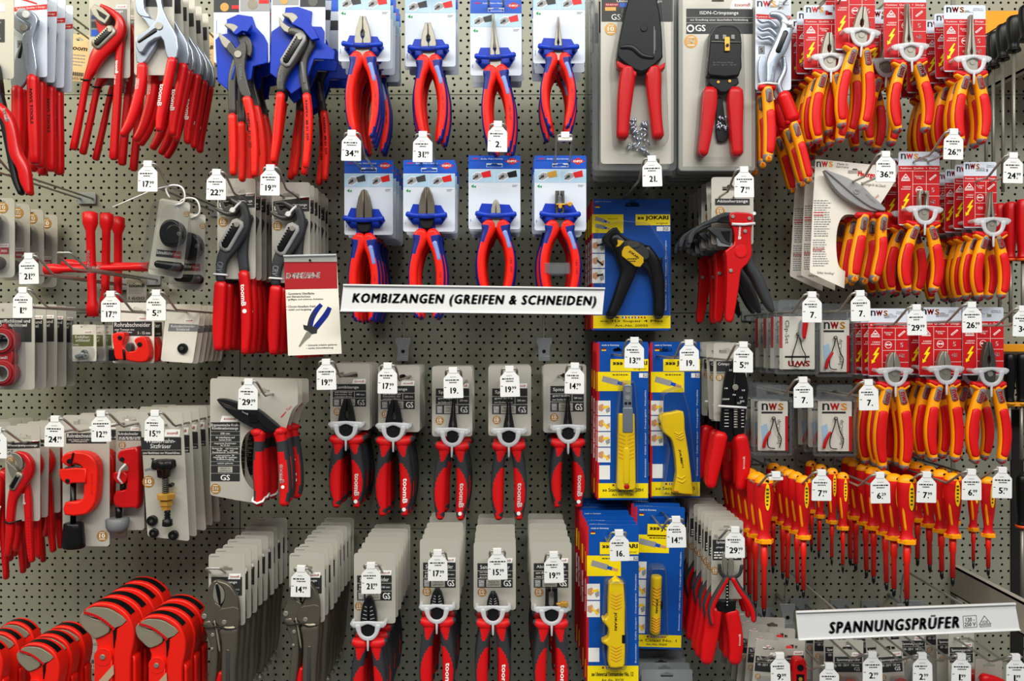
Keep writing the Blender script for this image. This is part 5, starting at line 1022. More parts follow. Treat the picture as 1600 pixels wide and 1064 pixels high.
t = T('pipe_cutter', 715, 265, .22, fC1)
c = t.part('card'); card(c, (642, 222, 800, 880), 'card', 5, (718, 265, 38, 10)); c.rc(655, 332, 795, 382, .3, 'pk'); c.text('Rohrabschneider', 712, 346, 110, 16, .5, 'pw'); toom_logo(c, 722, 310, 770, 328); badge(c, 678, 410, 20); c.bars(660, 362, 790, 380, 2, .5, 'pw', seed=3); badge(c, 640, 860, 20)
b = t.part('frame', label='red cast frame'); b.plate(cr([(686, 450), (710, 425), (770, 415), (800, 440), (800, 720), (775, 740), (710, 742), (672, 730), (662, 690), (680, 650), (735, 640), (735, 560), (745, 520), (720, 500), (692, 485)], 2, True), 5, 22, 'redp', bev=2.5); b.disc(714, 476, 12, 22, 23.5, 'blkm', 12)
b.plate(cr([(662, 560), (680, 545), (730, 545), (745, 575), (720, 612), (680, 600)], 2, True), 8, 24, 'redp', bev=2)
z = t.part('cable_tie', label='white cable tie'); z.tube([(738, 500, 25), (712, 530, 27), (698, 575, 26), (718, 608, 24)], 1.8, 'wht')
r_ = t.part('feed_screw', label='black feed screw'); r_.lathe(704, [(610, 15), (655, 15)], 'blk', t=14); r_.lathe(682, [(742, 18), (808, 16)], 'blk', t=14)
k_ = t.part('knob', label='grey ribbed knob'); k_.lathe(676, [(800, 50), (806, 62), (850, 58), (868, 50), (876, 36)], 'grm', n=40, t=15, flute=(20, .05), sq=.9)
stack(t, 4, 'smaller red pipe cutter with grey ribbed knob between two grey cards', 'pipe cutter', 'small red pipe cutters with grey knobs', .045, jr=2)

t = T('tap_reseating_tool', 905, 275, .25, fC1)
c = t.part('card'); card(c, [(776, 225), (1012, 225), (1050, 942), (818, 915)], 'card', 5, (915, 272, 42, 10)); c.flat([(780, 366), (1004, 366), (1006, 464), (786, 464)], .3, 'pk'); c.text('Wasserhahn-\nSitzfräser', 890, 400, 165, 54, .5, 'pw'); c.rc(786, 436, 1004, 438, .5, 'card'); c.text('zum Nachfräsen von Wasserhähnen', 895, 452, 205, 13, .5, 'pw'); toom_logo(c, 908, 322, 1000, 362); badge(c, 823, 612, 33)
c.flat([(800, 545), (830, 535), (862, 545), (860, 555), (830, 548), (805, 556)], .3, 'pg'); c.flat([(835, 482), (858, 482), (850, 492), (850, 530), (842, 530), (843, 492)], .3, 'pk')
k_ = t.part('star_knob', label='black star-shaped knob'); k_.lathe(930, [(482, 52), (488, 64), (520, 68), (532, 60), (538, 38), (575, 34), (582, 22)], 'blk', n=36, t=15, flute=(6, .22), sq=.8)
r_ = t.part('threaded_spindle'); r_.lathe(940, [(580, 11), (672, 11)], 'blkm', t=15)
for i in range(9): r_.lathe(940, [(584 + i * 10, 12), (586 + i * 10, 19), (590 + i * 10, 19), (592 + i * 10, 12)], 'gunm', t=15)
n_ = t.part('brass_nut', label='brass hexagonal fitting'); n_.lathe(942, [(664, 30), (670, 50), (696, 50), (702, 30), (706, 36), (730, 36), (736, 28), (756, 26)], 'brs', n=6, t=15)
e = t.part('cutter_head', label='dark steel cutting head'); e.lathe(950, [(756, 12), (770, 18), (776, 12), (786, 18), (792, 12), (800, 18), (806, 12), (810, 26), (842, 28), (846, 20)], 'blkm', n=20, t=15)
for x, y, r0 in ((848, 826, 29), (857, 894, 25), (965, 907, 27)):
    q = t.part('spare_cutter', label='black spare cutter disc'); q.disc(x, y, r0, 0, 6, 'blk', 20, 1.2); q.disc(x, y, r0 * .3, 5.5, 7, 'gunm', 8)
q = t.part('wing_screw', label='small black side screw'); q.disc(968, 622, 12, 8, 18, 'blk', 10, 1)
stack(t, 5, 'tap reseating tool with black star knob and brass nut on grey card', 'tap reseating tool', 'tap reseating tools on grey cards', .036, jr=.8)

# small pipe cutter and spare wheels, row above
t = T('mini_pipe_cutter', 625, 722, .17, fB1)
c = t.part('card'); card(c, (520, 688, 712, 968), 'cardn', 4, (630, 722, 30, 7)); c.rc(522, 775, 702, 842, .3, 'pk'); c.text('Rohrabschneider', 612, 790, 165, 20, .5, 'pw'); c.text('zum Trennen von\nKupferrohren', 575, 820, 90, 24, .5, 'pw'); c.text('3 - 15 mm', 665, 828, 58, 13, .5, 'pw'); toom_logo(c, 632, 750, 695, 772)
b = t.part('frame', label='orange-red frame'); b.plate(cr([(545, 842), (560, 828), (596, 826), (602, 850), (592, 880), (610, 905), (640, 912), (660, 895), (645, 865), (660, 848), (695, 846), (708, 880), (716, 915), (705, 955), (660, 962), (600, 950), (560, 948), (552, 900)], 2, True), 4, 20, 'redk', bev=2); rivet(b, 582, 850, 10, 20, 'blkm'); rivet(b, 672, 880, 11, 20, 'blkm')
k_ = t.part('knob', label='black knob'); k_.plate(rr(rect(524, 900, 556, 956), 8), 4, 18, 'blk', bev=2); wl = t.part('cutting_wheel'); wl.disc(620, 895, 14, 8, 20, 'gunm', 14, 1, ry=22); wl.sweep([(600, 905, 6, 1, 21), (604, 950, 6, 1, 21)], 'blk', n=6, k=1)
stack(t, 3, 'miniature orange-red pipe cutter on ivory card', 'pipe cutter', 'miniature pipe cutters', .04, jr=1)
t = T('spare_cutting_wheel', 850, 725, .17, fB1)
c = t.part('card'); card(c, [(770, 695), (932, 695), (890, 968), (742, 958)], 'cardn', 4, (848, 725, 30, 7)); c.flat([(782, 784), (916, 790), (914, 822), (776, 820)], .3, 'pg'); c.text('Rohrabschneider\nErsatzrad', 846, 804, 110, 26, .5, 'pw'); toom_logo(c, 850, 762, 896, 780)
wl = t.part('cutting_wheel', label='black steel wheel'); wl.disc(846, 900, 24, .3, 4, 'blkm', 22, 1); wl.disc(846, 900, 9, 4, 7, 'gunm', 14, .6)
stack(t, 7, 'spare cutting wheel on plain ivory card', 'spare part', 'spare cutting wheels on ivory cards', .024, jr=1.2)
t = T('bleed_key', 400, 800, .12, fB1)
c = t.part('card'); card(c, (333, 790, 445, 960), 'cardn', 3, (395, 800, 22, 4)); c.rc(335, 836, 432, 890, .3, 'pol'); c.text('Entlüfter-\nschlüssel', 383, 854, 70, 28, .5, 'pw'); c.text('5 mm', 350, 882, 26, 9, .5, 'pw'); toom_logo(c, 384, 816, 428, 832)
k_ = t.part('key', label='small grey square key'); k_.sweep([(360, 938, 9, 3, 4), (395, 925, 9, 3, 5)], 'zinc', k=2, ex=5); k_.disc(395, 918, 14, 2, 6, 'zinc', 16, .5, hole=.5); k_.disc(408, 934, 12, 6, 9, 'zinc', 16, .5, hole=.5)
blister(t, rect(335, 892, 440, 955), 16, r=8); f = t.part('blister_flange', label='clear outer blister edge'); f.plate(rr(rect(326, 762, 492, 966), 10), -5, 1, 'clr2', holes=[inset(rect(326, 762, 492, 966), 9)])
stack(t, 3, 'small bleed keys on olive-titled card in clear blister', 'bleed key', 'bleed keys in clear blisters', .035, jr=1)

# red ring-shaped deburrers
t = T('pipe_deburrer', -10, 715, .2, fB1)
c = t.part('card'); card(c, (-90, 690, 160, 1090), 'card', 5, (-10, 720, 36, 9)); c.rc(-80, 760, 146, 870, .3, 'pk'); c.text('Engriffschlüssel und\nDeckelschlüssel', 60, 782, 160, 34, .5, 'pw'); toom_logo(c, 84, 742, 146, 758); c.bars(-80, 830, 140, 860, 2, .5, 'pw', seed=6)
b = t.part('ring_wrench', label='dark red body with two rings')
for cy, r0 in ((868, 62), (1012, 60)):
    Cc = lambda q: [(40 + r0 * q * math.cos(2 * math.pi * i / 28), cy + r0 * q * math.sin(2 * math.pi * i / 28)) for i in range(28)]
    b.plate(Cc(1), 3, 17, 'prd', holes=[Cc(.56)], bev=2); b.plate(Cc(.8), 16, 20, 'prd', holes=[Cc(.6)], bev=.5); b.plate(Cc(.62), 4, 21, 'gry', holes=[Cc(.54)])
b.plate([(0, 910), (84, 910), (90, 940), (84, 970), (0, 970), (-6, 940)], 3, 16, 'prd', bev=1.5); b.text('toomB', 36, 940, 56, 14, 16.3, 'pw', bold=.03); b.sweep([(40, 790, 10, 5, 9), (40, 810, 22, 6, 9)], 'prd', k=2)
blister(t, [(-35, 770), (110, 770), (122, 940), (120, 1085), (-45, 1085)], 25, r=20)
stack(t, 5, 'dark red double-ring wrench in clear blister', 'wrench', 'double-ring wrenches in blisters', .033, jr=1)

# small grey blister cards on the far left edge
t = T('valve_socket', -6, 215, .16, fB1)
c = t.part('card'); card(c, (-90, 205, 68, 572), 'card', 8, (-6, 225, 30, 8)); badge(c, 12, 250, 26); c.rc(-60, 434, 42, 464, .3, 'prd'); c.text('mm', 20, 450, 26, 10, .5, 'pw'); toom_logo(c, -10, 416, 42, 432)
b = t.part('socket', label='dark steel socket'); b.disc(0, 505, 30, 1, 16, 'gunm', 22, 3); b.disc(0, 505, 14, 15, 17, 'blk', 8)
b.lathe(-10, [(290, 24), (300, 34), (380, 34), (395, 22)], 'gunm', t=12)
blister(t, [(-70, 280), (40, 280), (50, 560), (-80, 560)], 22, r=20)
stack(t, 4, 'dark valve socket on grey badge card', 'socket', 'valve sockets on grey cards', .045, jr=1, drift=(0, -3))

# plug spanner blisters swinging on white loops
def plug(n_, dx, dy, d, desc, roll):
    fr = (fB1[0] + dx, fB1[1] + dy, 2.956); t = T('drain_plug_set', 810, 150, d, fr)
    c = t.part('card'); card(c, [(738, 205), (880, 228), (842, 578), (682, 556)], 'card', 6); c.flat([(724, 442), (838, 452), (836, 486), (720, 474)], .3, 'pk'); c.text('Schraublöcher', 762, 458, 76, 16, .5, 'pw', rot=5); c.flat([(800, 450), (838, 453), (836, 484), (798, 480)], .45, 'prd'); c.text('32 mm', 818, 467, 30, 11, .6, 'pw', rot=5); badge(c, 862, 278, 14)
    b = t.part('rubber_plug', label='big black rubber plug'); b.disc(795, 372, 44, 2, 14, 'blkm', 28, 2, ry=62); b.disc(822, 375, 52, 10, 30, 'blk', 30, 3, ry=60); b.disc(846, 385, 40, 28, 36, 'blk', 28, 2, ry=46); b.disc(870, 385, 11, 34, 38, 'gunm', 12, 1)
    k_ = t.part('plug_bolt', label='black bolt'); k_.sweep([(738, 512, 17, 6, 10), (790, 520, 20, 7, 10), (845, 528, 22, 7, 10)], 'blk', k=3)
    blister(t, [(748, 225), (878, 245), (888, 400), (850, 560), (690, 540)], 42, r=14)
    l = t.part('hanging_loop', label='white plastic loop'); l.tube(cr([(812, 240, 2), (850, 225, 3), (858, 190, 4), (842, 156, 4), (800, 148, 4), (770, 165, 3), (786, 205, 2)], 4), 1.4, 'wht')
    if n_ == 0: l.tube([(800, 148, 4), (720, 168, 6), (640, 205, 8), (535, 252, 10)], 1.1, 'wht')
    stack(t, 1, desc, 'plug set', '', roll=roll)
plug(0, 0, 0, .27, 'clear blister with big black rubber plug on long white loop', 0)
plug(1, 22, 20, .215, 'clear blister with black plug hanging lower right behind the other plug blister', -4)

# ------------------------------------------------------------------ red cross wrenches
def crosswrench(d, x, y, desc, roll, scl=1.0, n=0):
    t = T('cross_wrench', x, y, d, (0, 0, 1)); b = t.part('vertical_bar'); k = scl
    def bar(mb, horiz, tt):
        L1, L2 = (88 * k, 74 * k) if not horiz else (76 * k, 86 * k)
        pr = [(-L1, 7 * k), (-L1 + 2, 11 * k), (-L1 + 18 * k, 11 * k), (-L1 + 30 * k, 6.6 * k), (L2 - 26 * k, 6.6 * k), (L2 - 18 * k, 8.6 * k), (L2, 8.6 * k)]
        if not horiz: mb.lathe(x, [(y + a, r) for a, r in pr], 'red', n=14, t=tt)
        else:
            rows = []
            for a, r in pr:
                rows.append([mb.P(x + a, y - 1 + r * .8 * math.cos(2 * math.pi * j / 14), tt + r * .8 * math.sin(2 * math.pi * j / 14)) for j in range(14)])
            for i in range(len(rows) - 1):
                for j in range(14): q = (j + 1) % 14; mb.face((rows[i][j], rows[i][q], rows[i + 1][q], rows[i + 1][j]), 'red', True)
            mb.face(rows[0][::-1], 'red'); mb.face(rows[-1], 'red')
    bar(b, False, 14); h = t.part('horizontal_bar'); bar(h, True, 8)
    q = t.part('socket_opening', b, 'dark hexagonal socket mouth'); q.lathe(x, [(y - 88 * k - .6, 5 * k), (y - 88 * k + .1, 5 * k)], 'blk', n=6, t=14)
    if n == 0: b.text('toomB', x, y - 10, 36, 5, 21.5, 'pw', rot=90, bold=.04); h.text('toomB', x + 5, y - 2, 26, 5, 21.5, 'pw', bold=.04)
    stack(t, 1, desc, 'wrench', '', roll=roll)
crosswrench(.17, 150, 421, 'red four-way cross wrench hanging foremost of three', -1.5)
crosswrench(.11, 172, 416, 'red four-way cross wrench directly behind the foremost one', 1, .92, 1)
crosswrench(.055, 191, 420, 'red four-way cross wrench hanging nearest to the perforated wall', 0, .9, 2)

# ------------------------------------------------------------------ big red pipe wrenches, lower left
def wrench(ox, oy, sc_, d, n, sp, desc, grp):
    fr = (ox, oy, 4.362 / sc_); t = T('pipe_wrench', 860, 620, d, fr); h = 30 * sc_
    u = t.part('upper_jaw'); U = cr([(636, 540), (660, 522), (700, 498), (760, 490), (830, 502), (890, 535), (935, 580), (962, 640), (972, 700), (965, 780), (948, 860), (944, 1000), (944, 1400), (842, 1400), (840, 1000), (836, 800), (850, 720), (856, 662), (920, 612), (860, 556), (800, 524), (740, 518), (690, 520), (650, 545)], 2, True)
    u.plate(U, 0, h, 'redk', bev=2.2)
    for i, p in enumerate([0]): pass
    arc = [(660, 519), (700, 496), (760, 487.5), (830, 499.5), (892, 533), (936, 576)]
    s_ = t.part('jaw_spine', u, 'black top face'); s_.plate(cr(arc, 3) + list(reversed([(x - 1, y + 10) for x, y in cr(arc, 3)])), h * .25, h * .75, 'blk')
    f = t.part('jaw_face', u, 'bare steel jaw face'); f.plate(cr([(646, 546), (690, 520), (740, 519), (800, 526), (860, 556), (922, 608), (848, 656), (800, 620), (740, 592), (690, 582)], 2, True), h * .3, h + .8, 'fac', bev=.6)
    l = t.part('lower_jaw', label='bare steel lower jaw'); l.plate(cr([(606, 598), (615, 570), (642, 548), (690, 592), (750, 608), (800, 640), (800, 690), (735, 725), (700, 726), (660, 690), (622, 650)], 2, True), h * .1, h * .95, 'fac', bev=1.6)
    te = t.part('jaw_teeth', l, 'red serrated teeth between the jaws'); up = []; dn = []
    for k in range(27):
        a = k / 26; x = 642 + 205 * a; y = 549 + 116 * a - 22 * math.sin(a * 3.1); z_ = 5 if k % 2 else -4
        up.append((x + 3, y - 6 + z_ * .6)); dn.append((x - 4, y + 8 + z_))
    te.plate(up + dn[::-1], h * .3, h + 1.6, 'redp')
    te.plate([(832, 662), (852, 652), (858, 668), (850, 722), (838, 790), (836, 700)], h * .8, h + .9, 'blk')
    g = t.part('handle', label='red lower handle'); g.plate([(700, 728), (735, 727), (800, 694), (818, 655), (834, 680), (836, 800), (828, 1400), (706, 1400), (706, 850), (716, 780)], 0, h * .85, 'redk', bev=2)
    g.disc(766, 850, 60, h * .85, h + .6, 'redk', 26, .5); g.box(706, 850, 824, 1400, h * .8, h, 'redk', 1.5); rivet(g, 766, 848, 18, h + .6)
    w_ = t.part('cardboard_wrap', label='brown cardboard strip'); w_.plate([(690, 1062), (838, 898), (842, 960), (740, 1080)], h + .5, h + 2, 'ply'); 
    r_ = t.part('rib', u, 'raised red rib'); r_.sweep([(955, 870, 10), (962, 900, 12), (962, 1380, 12)], 'redk', t=h * .5, h=h * .35, ex=4)
    return stack(t, n, desc, 'pipe wrench', grp, sp, jr=1, jy=1.5)
wrench(0, 820, 1.0, .3, 4, .038, 'largest red pipe wrench with steel jaws, right of the two smaller ones', 'largest red pipe wrenches')
wrench(0 + 232 - 612 / 4.362 * .93 - 8, 820 + 134 - 500 / 4.362 * .95 + 2, .93, .3, 3, .038, 'red pipe wrench hanging rightmost, against the locking pliers', 'rightmost red pipe wrenches')
wrench(40 - 612 / 4.362 * .8, 998 - 500 / 4.362 * .8, .8, .28, 3, .04, 'small red pipe wrench low down, second from the left edge', 'small red pipe wrenches')
wrench(-42 - 612 / 4.362 * .72, 996 - 500 / 4.362 * .72, .72, .27, 3, .045, 'small red pipe wrench cut by the left bottom corner', 'pipe wrenches in the bottom left corner')

# ------------------------------------------------------------------ locking pliers
def locking(dx, dy, s, d, n, sp, desc, grp, title):
    fr = (310 + dx, 790 + dy, 3.882 / s); t = T('locking_pliers', 165, 385, d, fr)
    c = t.part('card'); card(c, (62, 292, 284, 725), 'card', 6, (165, 385, 42, 10)); c.rc(78, 432, 265, 545, .3, 'pk'); c.text(title, 180, 465, 110, 20, .5, 'pw'); toom_logo(c, 180, 412, 258, 446); c.bars(70, 304, 130, 312, 1, .3, 'pg'); badge(c, 84, 590, 24); c.bars(190, 500, 258, 540, 2, .5, 'pg', seed=4)
    a = t.part('jaw', label='fixed curved jaw'); a.plate(cr([(75, 500), (96, 455), (126, 437), (126, 470), (108, 500), (110, 550), (128, 575), (150, 590), (160, 640), (140, 690), (95, 700), (55, 680), (35, 645), (50, 620), (62, 580)], 2, True), 5, 14, 'brz', bev=1.6)
    b = t.part('jaw', label='moving jaw'); b.plate(cr([(130, 437), (190, 452), (236, 498), (262, 570), (266, 660), (262, 722), (200, 728), (150, 710), (135, 680), (150, 640), (158, 600), (178, 560), (182, 510), (165, 470), (138, 452)], 2, True), 8, 17, 'brz', bev=1.6)
    te = t.part('jaw_teeth', a, 'bright serrated teeth'); te.plate(cr([(126, 452), (150, 462), (178, 505), (176, 550), (156, 580), (132, 575), (110, 548), (108, 502)], 2, True), 6, 15, 'steel', bev=1); te.sweep([(132, 462, 8, .6, 15.2), (142, 510, 12, .6, 15.2), (150, 575, 6, .6, 15.2)], 'blk', n=8, k=3)
    rivet(b, 180, 684, 15, 17, 'steel'); rivet(a, 56, 652, 16, 14, 'steel'); b.plate(cr([(150, 610), (200, 598), (262, 600), (262, 700), (150, 705), (130, 660)], 2, True), 16.6, 17.6, 'brz', bev=.5)
    h = t.part('handle', label='fixed channel handle'); h.sweep([(205, 730, 58, 9, 11), (212, 820, 50, 9, 11), (205, 950, 44, 9, 11), (200, 1100, 42, 8, 11), (190, 1215, 34, 7, 11)], 'brz', ex=4, k=3); h.sweep([(206, 850, 12, .8, 20), (202, 1100, 12, .8, 19.4)], 'gunm', n=8, k=2)
    l = t.part('lever', label='release lever'); l.sweep([(70, 690, 26), (95, 750, 30), (112, 830, 22), (110, 930, 24), (92, 1100, 22), (84, 1200, 16)], 'brz', t=9, h=6, ex=4); rivet(l, 108, 762, 12, 15, 'steel'); rivet(l, 104, 845, 9, 15, 'steel'); l.sweep([(118, 680, 5), (135, 760, 6), (150, 860, 5)], 'steel', t=15, h=1.2)
    e = t.part('grip_patch', l, 'red release pad'); e.sweep([(150, 1000, 16), (140, 1060, 24), (130, 1180, 24)], 'red', t=8, h=5)
    s2 = t.part('adjusting_screw', label='knurled steel screw'); s2.lathe(196, [(1215, 12), (1250, 12), (1252, 24), (1275, 26), (1280, 20)], 'steel', t=11, n=16)
    z = t.part('tie', label='black cord tie'); z.tube(cr([(38, 706, 12), (80, 716, 18), (150, 706, 19), (200, 722, 20), (252, 720, 18)], 3), 1.3, 'blk')
    stack(t, n, desc, 'pliers', grp, sp, jr=.9, jy=1.5)
locking(0, 0, 1, .3, 9, .031, 'grey steel locking pliers on the bare hook beside pipe wrenches', 'left stack of locking pliers', 'Gripzange')
locking(126.5, 1, .97, .3, 9, .031, 'grey steel locking pliers, stack carrying a price tag', 'right stack of locking pliers', 'Gripzange')
# ------------------------------------------------------------------ clip sets in clear blisters
def clipset(q, d, n, sp, desc, grp, up=True, title='SystemClip', stripe='right'):
    x0, y0, x1, y1 = q; t = T('tool_clip_set', (x0 + x1) / 2, y0 - 12, d, (0, 0, 1)); w, h = x1 - x0, y1 - y0
    c = t.part('card'); card(c, q, 'cardn', 2)
    if up:
        nws_logo(c, x0 + w * .12, y0 + 3, w * .75, 11); c.rc(x0 + w * .12, y0 + 16, x0 + w * .82, y0 + 19, .3, 'pk'); c.text(title, x0 + w * .7, y0 + h * .62, h * .5, 7, .3, 'pk', rot=-90)
        c.rc(x1 - w * .09, y0 + h * .3, x1, y1, .3, 'pr'); c.flat([(x0 + 5, y1 - h * .5), (x0 + 14, y1 - h * .55), (x0 + 18, y1 - h * .3), (x0 + 8, y1 - 3)], .3, 'plb')
        g = t.part('key_clip', label='small red and black pliers clip'); g.sweep([(x0 + 8, y1 - 6, 2.5), (x0 + 11, y1 - 18, 2.5), (x0 + 18, y1 - 30, 2)], 'red', t=4, h=2)
    else:
        c.text(title, x0 + w * .2, y0 + h * .3, h * .44, 8, .3, 'pk', rot=90); nws_logo_r = c.text('swn', x0 + w * .55, y1 - 9, w * .62, 9, .3, 'pr', rot=180, bold=.04)
        c.rc(x0 + w * .15, y1 - 21, x0 + w * .85, y1 - 18, .3, 'pk'); c.rc(x0, y0, x0 + w * .08, y0 + h * .6, .3, 'pr')
        g = t.part('key_clip', label='small red pliers clip'); g.sweep([(x0 + w * .72, y0 + 2, 4), (x0 + w * .7, y0 + 14, 4.5), (x0 + w * .66, y0 + 34, 3)], 'red', t=4, h=2.5); g.sweep([(x0 + w * .6, y0 + 8, 2.5), (x0 + w * .56, y0 + 26, 3), (x0 + w * .62, y0 + 38, 2)], 'gry', t=4, h=2)
    r_ = t.part('cord', label='black cord and ring'); cx = x0 + w * .5
    r_.tube(cr([(cx, y0 + h * .35, 4), (cx - 3, y0 + h * .5, 5), (cx - 9, y1 - h * .25, 4), (cx - 8, y1 - 6, 4), (cx + 2, y1 - 4, 4)], 3), .8, 'blk'); r_.tube(cr([(cx + 2, y0 + h * .35, 4), (cx + 6, y0 + h * .6, 5), (cx + 12, y1 - h * .25, 4), (cx + 9, y1 - 5, 4)], 3), .8, 'blk'); r_.disc(cx, y0 + h * .34, 3, 3, 5, 'gunm', 12, hole=.6)
    h_ = t.part('hang_tab', label='clear hanging tab'); h_.plate(rr(rect(x0 - 2, y0 - 26, x1 + 2, y0 - 1), 5), -1, 0, 'clr2', holes=[slot((x0 + x1) / 2, y0 - 13, 9, 2.2)])
    blister(t, (lambda a: [(x0 - 4, y0 - 4), (x1 + 4, y0 - 4), (x1 + 4, y1 + 5), (x0 - 4, y1 + 5)])(0), 20, r=5)
    f = t.part('blister_flange', label='clear outer blister edge'); o = rect(x0 - 7, y0 - 7, x1 + 7, y1 + 8); f.plate(rr(o, 4), -3, .5, 'clr2', holes=[inset(o, 4)])
    return stack(t, n, desc, 'clip set', grp, sp, jr=.8, jy=2)
clipset((1218, 494, 1273, 577), .2, 4, .045, 'clear blister with upside-down white clip set card', 'upper left clip sets', False, 'Clip-Set')
clipset((1281, 500, 1327, 581), .16, 4, .04, 'clip card blister beside the upside-down one', 'upper right clip sets')
clipset((1184, 627, 1231, 704), .19, 3, .045, 'clip card blister beside the red crimping grips', 'lower left clip sets')
clipset((1278, 627, 1331, 705), .17, 3, .05, 'clip card blister beside insulated side cutters, lower one', 'lower right clip sets')

# ------------------------------------------------------------------ insulated screwdrivers
def driver(x, y, hl, sl, hw, d, n, sp, desc, grp, yaw=8, tip=14, drift=(0, 0), jr=1.5):
    """handle x centre, top y, handle length, shaft length, half width"""
    t = T('insulated_screwdriver', x, y + 7, d, (0, 0, 1)); T0 = 12
    h = t.part('handle')
    def fn(yy, a):
        s = (yy - y) / hl
        if s < .1: return 'yel'
        lat, fr = math.cos(a), math.sin(a)
        return 'redm'
    h.lathe(x, [(y, hw * .35), (y + hl * .03, hw * .75), (y + hl * .1, hw * .98), (y + hl * .3, hw * 1.02), (y + hl * .6, hw * .82), (y + hl * .8, hw * .6), (y + hl * .9, hw * .66), (y + hl * .96, hw * .95)], fn, n=24, t=T0, k=3, sq=.85)
    e = t.part('collar', h, 'yellow collar'); e.lathe(x, [(y + hl * .93, hw * .7), (y + hl * .95, hw * 1.02), (y + hl * 1.0, hw * 1.02), (y + hl * 1.02, hw * .5)], 'yel', n=6, t=T0)
    o = t.part('label_oval', h, 'yellow oval label with print'); pts = [(x + hw * .28 * math.cos(q) + hw * .1, y + hl * .3 + hl * .2 * math.sin(q)) for q in [i * math.pi / 9 for i in range(18)]]
    o.plate(pts, T0 + hw * .6, T0 + hw * .9, 'yelb'); o.bars(x - hw * .05, y + hl * .16, x + hw * .25, y + hl * .44, 5, T0 + hw * .93, 'pt', .5, 3)
    g_ = t.part('grip_stripe', h, 'yellow grip stripe'); g_.sweep([(x - hw * .62, y + hl * .38, 1.0, 2.0, T0 + hw * .35), (x - hw * .55, y + hl * .5, hw * .17, 2.4, T0 + hw * .42), (x - hw * .42, y + hl * .64, hw * .19, 2.4, T0 + hw * .4), (x - hw * .3, y + hl * .8, hw * .12, 2, T0 + hw * .36)], 'yel', n=8, k=3)
    b = t.part('hanging_hole', h, 'dark hanging hole'); b.disc(x + hw * .1, y + hl * .07, hw * .2, T0 + hw * .4, T0 + hw * .8, 'blk', 12)
    s_ = t.part('shaft', label='red insulated shaft'); s_.lathe(x, [(y + hl, hw * .36), (y + hl + sl * .3, hw * .36), (y + hl + sl * .32, hw * .28), (y + hl + sl - tip, hw * .28)], 'redk', n=12, t=T0)
    p = t.part('tip', s_, 'black steel tip'); p.lathe(x, [(y + hl + sl - tip, hw * .2), (y + hl + sl - tip * .3, hw * .2), (y + hl + sl, hw * .07)], 'blk', n=10, t=T0)
    return stack(t, n, desc, 'screwdriver', grp, sp, jr=jr, jy=yaw, drift=drift)
driver(1190, 741, 103, 116, 14.5, .25, 6, .042, 'large insulated screwdriver beside the red crimping grips', 'long insulated screwdrivers, leftmost group')
driver(1251, 741, 97, 93, 12, .25, 5, .036, 'mid-sized insulated screwdriver, second group from the crimping pliers', 'insulated screwdrivers left of the first 7.99 tag')
driver(1312, 736, 88, 68, 9.5, .22, 4, .045, 'slim short insulated screwdriver in the third group', 'slim insulated screwdrivers right of the first 7.99 tag', jr=2)
driver(1411, 740, 105, 100, 14.5, .28, 1, 0, 'insulated screwdriver hanging foremost and lowest above the tester sign', '')
driver(1391, 738, 101, 90, 14, .24, 6, .036, 'insulated screwdriver behind the 6.29 tag', 'insulated screwdrivers behind the 6.29 tag')
driver(1482, 737, 99, 76, 13.5, .25, 6, .038, 'insulated screwdriver beneath the second 7.99 tag', 'insulated screwdrivers beneath the second 7.99 tag')
driver(1514, 740, 86, 60, 9, .2, 3, .05, 'small insulated screwdriver beneath the 6.99 tag', 'small insulated screwdrivers beneath the 6.99 tag')
driver(1537, 743, 92, 62, 11, .26, 1, 0, 'single insulated screwdriver hanging rightmost, left of the 5.79 tag', '')

